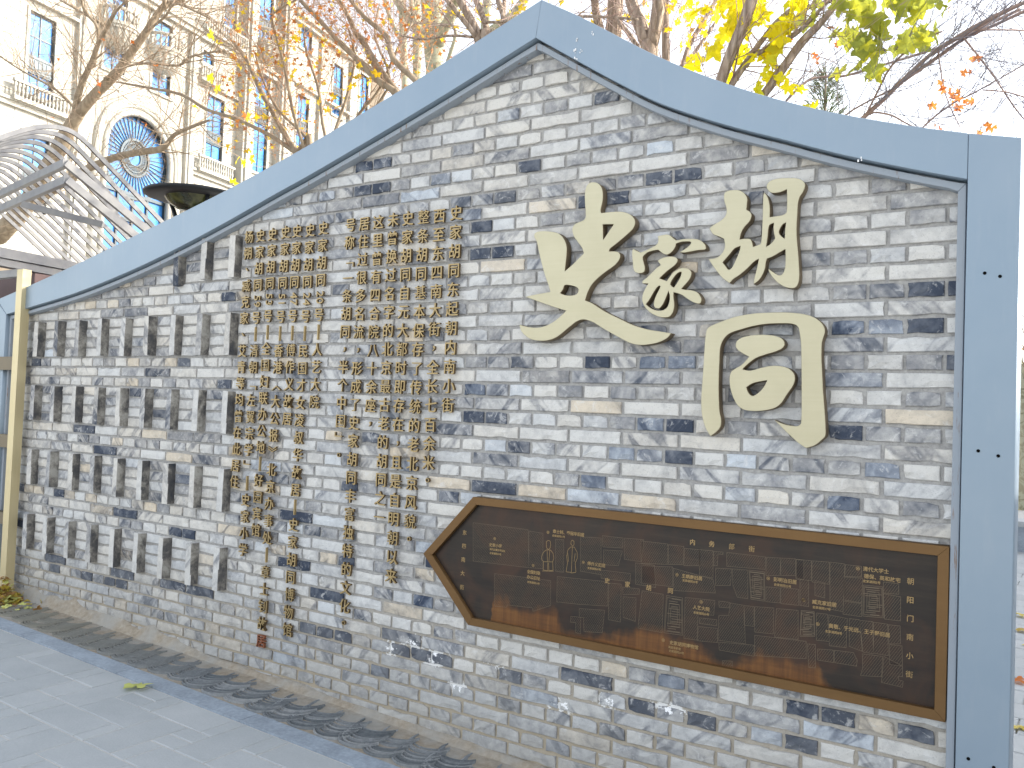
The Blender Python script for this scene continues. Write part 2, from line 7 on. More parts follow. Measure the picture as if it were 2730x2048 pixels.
"jia":[[[-0.8538,2.2065],[-0.8518,2.2077],[-0.849,2.2084],[-0.8457,2.2087],[-0.842,2.209],[-0.8384,2.2094],[-0.8347,2.2099],[-0.8306,2.2104],[-0.8264,2.2109],[-0.8224,2.2112],[-0.8186,2.2111],[-0.8153,2.2107],[-0.8122,2.2101],[-0.8092,2.2093],[-0.8062,2.2081],[-0.8032,2.2065],[-0.8,2.2043],[-0.7968,2.2015],[-0.7936,2.1985],[-0.7904,2.1955],[-0.7874,2.193],[-0.7848,2.1908],[-0.7824,2.1887],[-0.7801,2.1868],[-0.7774,2.1854],[-0.7741,2.1846],[-0.7689,2.1845],[-0.7627,2.185],[-0.7559,2.1858],[-0.7488,2.1866],[-0.7419,2.187],[-0.7351,2.187],[-0.728,2.1867],[-0.7209,2.1863],[-0.7141,2.1858],[-0.7078,2.1852],[-0.702,2.1844],[-0.6967,2.1837],[-0.6916,2.1827],[-0.6869,2.1815],[-0.6823,2.1799],[-0.6779,2.1779],[-0.6737,2.1754],[-0.6698,2.1727],[-0.6662,2.1699],[-0.663,2.1672],[-0.6603,2.1647],[-0.658,2.1621],[-0.656,2.1595],[-0.6544,2.157],[-0.653,2.1544],[-0.652,2.1519],[-0.6513,2.1492],[-0.6509,2.1466],[-0.6508,2.1442],[-0.651,2.1423],[-0.6515,2.1409],[-0.6524,2.14],[-0.6536,2.1392],[-0.6548,2.1386],[-0.6558,2.1378],[-0.6603,2.1379],[-0.665,2.1381],[-0.6699,2.1382],[-0.6752,2.1382],[-0.6809,2.138],[-0.6879,2.1375],[-0.6959,2.1367],[-0.7042,2.1358],[-0.7121,2.1349],[-0.7188,2.1342],[-0.7236,2.1337],[-0.728,2.1332],[-0.732,2.1328],[-0.736,2.1325],[-0.7401,2.1324],[-0.7443,2.1326],[-0.7484,2.133],[-0.7526,2.1336],[-0.7566,2.1342],[-0.7603,2.1346],[-0.7566,2.1367],[-0.7525,2.1388],[-0.7484,2.1411],[-0.7444,2.1433],[-0.7405,2.1455],[-0.7369,2.1475],[-0.7333,2.1495],[-0.7299,2.1515],[-0.7267,2.1535],[-0.7238,2.1556],[-0.7211,2.1579],[-0.7186,2.1603],[-0.7164,2.1627],[-0.7146,2.165],[-0.7135,2.167],[-0.7132,2.1686],[-0.7134,2.1703],[-0.7141,2.1718],[-0.7152,2.1731],[-0.7168,2.1741],[-0.7191,2.1748],[-0.7221,2.1752],[-0.7255,2.1755],[-0.7292,2.1756],[-0.733,2.1758],[-0.7369,2.1759],[-0.7412,2.1761],[-0.7456,2.1762],[-0.7501,2.1761],[-0.7544,2.1758],[-0.7588,2.1751],[-0.7632,2.1741],[-0.7676,2.173],[-0.7718,2.1718],[-0.7758,2.1708],[-0.7763,2.1684],[-0.7767,2.1657],[-0.7772,2.163],[-0.7778,2.1603],[-0.7788,2.1576],[-0.7802,2.1548],[-0.7819,2.152],[-0.7837,2.1492],[-0.7858,2.1465],[-0.7879,2.1439],[-0.7902,2.1415],[-0.7927,2.1391],[-0.7953,2.1369],[-0.798,2.135],[-0.8006,2.1333],[-0.8032,2.132],[-0.8058,2.1308],[-0.8084,2.13],[-0.811,2.1295],[-0.8136,2.1293],[-0.8162,2.1295],[-0.8189,2.1301],[-0.8216,2.1311],[-0.8242,2.1322],[-0.8269,2.1335],[-0.8296,2.135],[-0.8324,2.1368],[-0.8352,2.1388],[-0.8379,2.1408],[-0.8405,2.1427],[-0.8429,2.1445],[-0.8453,2.1464],[-0.8476,2.1482],[-0.8497,2.15],[-0.8518,2.1517],[-0.8564,2.1513],[-0.8613,2.151],[-0.8664,2.1505],[-0.8714,2.15],[-0.8762,2.1493],[-0.8809,2.1484],[-0.8856,2.1474],[-0.8902,2.1463],[-0.8945,2.145],[-0.8984,2.1434],[-0.9021,2.1414],[-0.9056,2.1391],[-0.9088,2.1367],[-0.9116,2.1342],[-0.9138,2.1319],[-0.9153,2.13],[-0.9164,2.1282],[-0.9171,2.1263],[-0.9175,2.1242],[-0.9175,2.1217],[-0.9171,2.1184],[-0.9162,2.1146],[-0.9151,2.1106],[-0.9139,2.1065],[-0.9127,2.1027],[-0.9117,2.0991],[-0.9104,2.0957],[-0.9093,2.0923],[-0.9083,2.089],[-0.9076,2.0857],[-0.9072,2.0822],[-0.9071,2.0785],[-0.9071,2.075],[-0.9076,2.0718],[-0.9084,2.0691],[-0.9096,2.0669],[-0.9112,2.0652],[-0.9131,2.0639],[-0.9154,2.0629],[-0.9181,2.0621],[-0.9212,2.0616],[-0.9249,2.0614],[-0.9288,2.0615],[-0.9327,2.0618],[-0.9362,2.0623],[-0.9394,2.063],[-0.9424,2.0639],[-0.9452,2.0651],[-0.9478,2.0664],[-0.9501,2.0681],[-0.9521,2.07],[-0.9537,2.0722],[-0.9552,2.0746],[-0.9564,2.0773],[-0.9574,2.0803],[-0.9585,2.0845],[-0.9593,2.0895],[-0.9601,2.0949],[-0.9608,2.1004],[-0.9616,2.1057],[-0.9624,2.1109],[-0.9632,2.1161],[-0.964,2.1213],[-0.9647,2.1263],[-0.9653,2.1312],[-0.9658,2.1358],[-0.9663,2.1404],[-0.9666,2.1447],[-0.9667,2.1487],[-0.9665,2.1523],[-0.9659,2.1551],[-0.9649,2.1575],[-0.9637,2.1596],[-0.9625,2.1617],[-0.9614,2.1637],[-0.9587,2.1621],[-0.9558,2.1604],[-0.9528,2.1586],[-0.9497,2.1568],[-0.9465,2.1551],[-0.9431,2.1533],[-0.9396,2.1515],[-0.936,2.1497],[-0.9325,2.148],[-0.9293,2.1463],[-0.9244,2.1477],[-0.9193,2.1492],[-0.914,2.1507],[-0.9086,2.1524],[-0.9033,2.1541],[-0.8979,2.1561],[-0.8922,2.1583],[-0.8866,2.1606],[-0.8814,2.1628],[-0.8768,2.1647],[-0.8732,2.1662],[-0.8698,2.1675],[-0.8667,2.1689],[-0.8639,2.1703],[-0.8614,2.1719],[-0.8593,2.1736],[-0.8575,2.1755],[-0.856,2.1774],[-0.8548,2.1795],[-0.8538,2.1816],[-0.8531,2.1839],[-0.8527,2.1864],[-0.8525,2.1889],[-0.8525,2.1914],[-0.8525,2.1939],[-0.8528,2.1966],[-0.8536,2.1994],[-0.8543,2.2021],[-0.8546,2.2046]],[[-0.8534,2.1072],[-0.85,2.109],[-0.8465,2.1109],[-0.8428,2.1129],[-0.8391,2.1148],[-0.8351,2.1163],[-0.831,2.1176],[-0.8266,2.1188],[-0.8222,2.1197],[-0.8177,2.1205],[-0.8133,2.1211],[-0.8088,2.1215],[-0.8043,2.1217],[-0.7997,2.1217],[-0.7954,2.1216],[-0.7915,2.1212],[-0.7879,2.1207],[-0.7846,2.1199],[-0.7815,2.119],[-0.7787,2.1178],[-0.7761,2.1165],[-0.7738,2.1151],[-0.7716,2.1135],[-0.7697,2.1117],[-0.7682,2.1098],[-0.7672,2.1078],[-0.7667,2.1056],[-0.7666,2.1033],[-0.767,2.1008],[-0.7677,2.0982],[-0.7689,2.0957],[-0.7706,2.0931],[-0.7727,2.0904],[-0.7752,2.0877],[-0.7781,2.085],[-0.7814,2.0822],[-0.7858,2.079],[-0.7909,2.0757],[-0.7964,2.0722],[-0.8019,2.0688],[-0.807,2.0653],[-0.8116,2.0618],[-0.8162,2.0582],[-0.8205,2.0546],[-0.8246,2.0512],[-0.8283,2.048],[-0.8316,2.0452],[-0.8345,2.0426],[-0.8373,2.0402],[-0.8399,2.0379],[-0.8424,2.0356],[-0.8387,2.0344],[-0.8347,2.0331],[-0.8307,2.0318],[-0.8268,2.0305],[-0.8232,2.0293],[-0.8202,2.0281],[-0.8174,2.0269],[-0.8148,2.0258],[-0.8123,2.0247],[-0.8099,2.0237],[-0.808,2.0264],[-0.8061,2.0292],[-0.8041,2.0321],[-0.8019,2.0351],[-0.7995,2.0383],[-0.7969,2.0417],[-0.7943,2.0453],[-0.7914,2.049],[-0.7883,2.0526],[-0.7849,2.0559],[-0.7811,2.0589],[-0.7769,2.0619],[-0.7725,2.0646],[-0.768,2.067],[-0.7637,2.0689],[-0.7594,2.0703],[-0.7551,2.0714],[-0.7507,2.0721],[-0.7465,2.0724],[-0.7423,2.0725],[-0.7382,2.0723],[-0.7342,2.0718],[-0.7302,2.071],[-0.7264,2.0699],[-0.723,2.0685],[-0.7198,2.0669],[-0.7168,2.0648],[-0.7141,2.0626],[-0.7117,2.0602],[-0.7099,2.0577],[-0.7086,2.0551],[-0.7077,2.0523],[-0.7072,2.0494],[-0.7071,2.0464],[-0.7073,2.0434],[-0.7078,2.0404],[-0.7086,2.0373],[-0.7098,2.0341],[-0.7113,2.0309],[-0.7131,2.0276],[-0.7153,2.0243],[-0.7179,2.0209],[-0.7208,2.0175],[-0.724,2.0139],[-0.7274,2.0102],[-0.7312,2.0061],[-0.7354,2.0017],[-0.7398,1.9973],[-0.7441,1.9929],[-0.7481,1.9889],[-0.7441,1.9882],[-0.74,1.9874],[-0.7357,1.9866],[-0.7312,1.9858],[-0.7266,1.9851],[-0.7216,1.9844],[-0.7164,1.9839],[-0.7111,1.9834],[-0.7059,1.9826],[-0.701,1.9815],[-0.6963,1.98],[-0.6917,1.9783],[-0.6874,1.9764],[-0.6833,1.9742],[-0.6796,1.9717],[-0.6763,1.9688],[-0.6733,1.9654],[-0.6707,1.9619],[-0.6684,1.9584],[-0.6665,1.9551],[-0.665,1.9521],[-0.6639,1.9492],[-0.6632,1.9464],[-0.6628,1.9436],[-0.6627,1.941],[-0.663,1.9383],[-0.6637,1.9356],[-0.6648,1.933],[-0.6661,1.9308],[-0.6678,1.9292],[-0.6697,1.9283],[-0.672,1.9279],[-0.6746,1.9279],[-0.6774,1.9283],[-0.6803,1.9289],[-0.6837,1.9298],[-0.6874,1.931],[-0.6913,1.9326],[-0.6954,1.9344],[-0.6995,1.9364],[-0.7036,1.9386],[-0.7077,1.941],[-0.712,1.9436],[-0.7165,1.9464],[-0.7211,1.9493],[-0.726,1.9526],[-0.731,1.9562],[-0.7362,1.9599],[-0.7416,1.9635],[-0.7473,1.9666],[-0.7534,1.9692],[-0.7599,1.9714],[-0.7666,1.9734],[-0.7731,1.9754],[-0.7791,1.9773],[-0.7792,1.9741],[-0.7794,1.9709],[-0.7796,1.9675],[-0.7796,1.9638],[-0.7794,1.9598],[-0.7788,1.9552],[-0.7779,1.9502],[-0.777,1.9451],[-0.7761,1.94],[-0.7755,1.9352],[-0.7752,1.9309],[-0.775,1.9268],[-0.775,1.9228],[-0.7752,1.9189],[-0.7757,1.9149],[-0.7764,1.9107],[-0.7773,1.9065],[-0.7784,1.9023],[-0.7798,1.8984],[-0.7815,1.8947],[-0.7835,1.8914],[-0.7859,1.8882],[-0.7885,1.8853],[-0.7912,1.8828],[-0.794,1.8809],[-0.7968,1.8795],[-0.7996,1.8787],[-0.8025,1.8783],[-0.8057,1.8781],[-0.8092,1.878],[-0.8131,1.878],[-0.8173,1.8781],[-0.8217,1.8784],[-0.8264,1.879],[-0.8312,1.8799],[-0.8362,1.8811],[-0.8415,1.8825],[-0.847,1.8843],[-0.8525,1.8864],[-0.858,1.8889],[-0.8636,1.8917],[-0.8693,1.895],[-0.875,1.8986],[-0.8804,1.9023],[-0.8854,1.9062],[-0.8898,1.9102],[-0.8939,1.9145],[-0.8977,1.9188],[-0.9011,1.9232],[-0.9041,1.9276],[-0.9068,1.9318],[-0.9092,1.936],[-0.9111,1.9403],[-0.9127,1.9445],[-0.9139,1.9487],[-0.9146,1.9529],[-0.9149,1.957],[-0.9148,1.9612],[-0.9144,1.9653],[-0.9138,1.9695],[-0.9129,1.9735],[-0.9117,1.9774],[-0.9103,1.9813],[-0.9085,1.9855],[-0.9064,1.9899],[-0.9036,1.9951],[-0.9003,2.0007],[-0.8967,2.0065],[-0.8931,2.0121],[-0.8898,2.0174],[-0.8949,2.0178],[-0.9004,2.0182],[-0.9059,2.0187],[-0.9114,2.0191],[-0.9165,2.0195],[-0.9163,2.0215],[-0.9163,2.0236],[-0.9162,2.0257],[-0.9157,2.0278],[-0.9146,2.0298],[-0.9127,2.0316],[-0.9103,2.0332],[-0.9075,2.0348],[-0.9044,2.0366],[-0.9014,2.0387],[-0.8973,2.0421],[-0.8925,2.0461],[-0.8874,2.0504],[-0.8823,2.0548],[-0.8775,2.059],[-0.8729,2.0631],[-0.8685,2.0673],[-0.8641,2.0714],[-0.8599,2.0751],[-0.8559,2.0784],[-0.8521,2.0811],[-0.8485,2.0834],[-0.8451,2.0853],[-0.8417,2.0871],[-0.8386,2.0889],[-0.8399,2.0907],[-0.8412,2.0926],[-0.8426,2.0946],[-0.8441,2.0966],[-0.8455,2.0984],[-0.8471,2.1003],[-0.8487,2.1021],[-0.8503,2.1039],[-0.8519,2.1056]],[[-0.8423,2.0068],[-0.8411,2.0062],[-0.8396,2.0058],[-0.8382,2.0052],[-0.8372,2.0044],[-0.8369,2.0032],[-0.8374,2.0009],[-0.8386,1.9979],[-0.8402,1.9945],[-0.842,1.9908],[-0.8438,1.9871],[-0.8457,1.9834],[-0.8478,1.9796],[-0.85,1.9755],[-0.8522,1.9713],[-0.8541,1.967],[-0.8561,1.9623],[-0.858,1.9573],[-0.8598,1.9523],[-0.8612,1.9473],[-0.8622,1.9426],[-0.8626,1.938],[-0.8626,1.9333],[-0.8623,1.929],[-0.8614,1.9251],[-0.8601,1.9219],[-0.8579,1.9195],[-0.855,1.9178],[-0.8518,1.9165],[-0.8485,1.9157],[-0.8457,1.9152],[-0.8432,1.9149],[-0.8409,1.915],[-0.8388,1.9154],[-0.8367,1.9163],[-0.8347,1.9177],[-0.8319,1.9204],[-0.8289,1.9239],[-0.8257,1.928],[-0.8227,1.9324],[-0.82,1.9369],[-0.8177,1.9414],[-0.8156,1.9463],[-0.8136,1.9513],[-0.8118,1.9562],[-0.8099,1.961],[-0.808,1.9657],[-0.8062,1.9702],[-0.8044,1.9747],[-0.8027,1.979],[-0.8011,1.9831],[-0.7999,1.9797],[-0.7987,1.9761],[-0.7974,1.9724],[-0.7963,1.9686],[-0.7956,1.9645],[-0.7952,1.9603],[-0.795,1.9558],[-0.7951,1.9512],[-0.7955,1.9466],[-0.7961,1.9421],[-0.7971,1.9375],[-0.7984,1.9327],[-0.7999,1.928],[-0.8018,1.9237],[-0.8041,1.9199],[-0.8068,1.9168],[-0.8099,1.914],[-0.8134,1.9117],[-0.8172,1.9097],[-0.8212,1.9082],[-0.8255,1.9072],[-0.8302,1.9065],[-0.8352,1.9062],[-0.8402,1.9064],[-0.8454,1.907],[-0.8506,1.908],[-0.856,1.9095],[-0.8615,1.9114],[-0.867,1.9136],[-0.8723,1.9161],[-0.8776,1.9191],[-0.8828,1.9226],[-0.8879,1.9264],[-0.8929,1.9301],[-0.8976,1.9335],[-0.8948,1.9368],[-0.8919,1.94],[-0.8888,1.9435],[-0.8857,1.9473],[-0.8825,1.9516],[-0.8792,1.9568],[-0.8757,1.9627],[-0.8722,1.9688],[-0.8688,1.9747],[-0.8657,1.9798],[-0.8629,1.9841],[-0.8603,1.9881],[-0.8578,1.9917],[-0.8554,1.9949],[-0.853,1.9978],[-0.8508,2.0001],[-0.8486,2.002],[-0.8464,2.0037],[-0.8443,2.0052]],[[-0.7482,2.0558],[-0.7488,2.0529],[-0.7493,2.0498],[-0.75,2.0466],[-0.7508,2.0433],[-0.7519,2.0398],[-0.7535,2.0361],[-0.7552,2.0323],[-0.7572,2.0284],[-0.7595,2.0243],[-0.762,2.02],[-0.765,2.0155],[-0.7683,2.0106],[-0.7718,2.0057],[-0.7753,2.0009],[-0.7785,1.9964],[-0.7802,1.9973],[-0.782,1.9983],[-0.7839,1.9993],[-0.7857,2.0004],[-0.7873,2.0017],[-0.789,2.0032],[-0.7907,2.0047],[-0.7923,2.0064],[-0.7935,2.0083],[-0.7942,2.0102],[-0.7941,2.0122],[-0.7936,2.0144],[-0.7927,2.0166],[-0.7915,2.019],[-0.7902,2.0214],[-0.7886,2.0243],[-0.7866,2.0275],[-0.7845,2.0308],[-0.7822,2.0341],[-0.7799,2.0372],[-0.7775,2.0402],[-0.7751,2.0432],[-0.7725,2.046],[-0.7699,2.0486],[-0.7674,2.0508],[-0.7648,2.0526],[-0.762,2.0542],[-0.7593,2.0554],[-0.7568,2.0563],[-0.7547,2.057],[-0.7533,2.0572],[-0.7519,2.057],[-0.7506,2.0566],[-0.7494,2.0561]]],
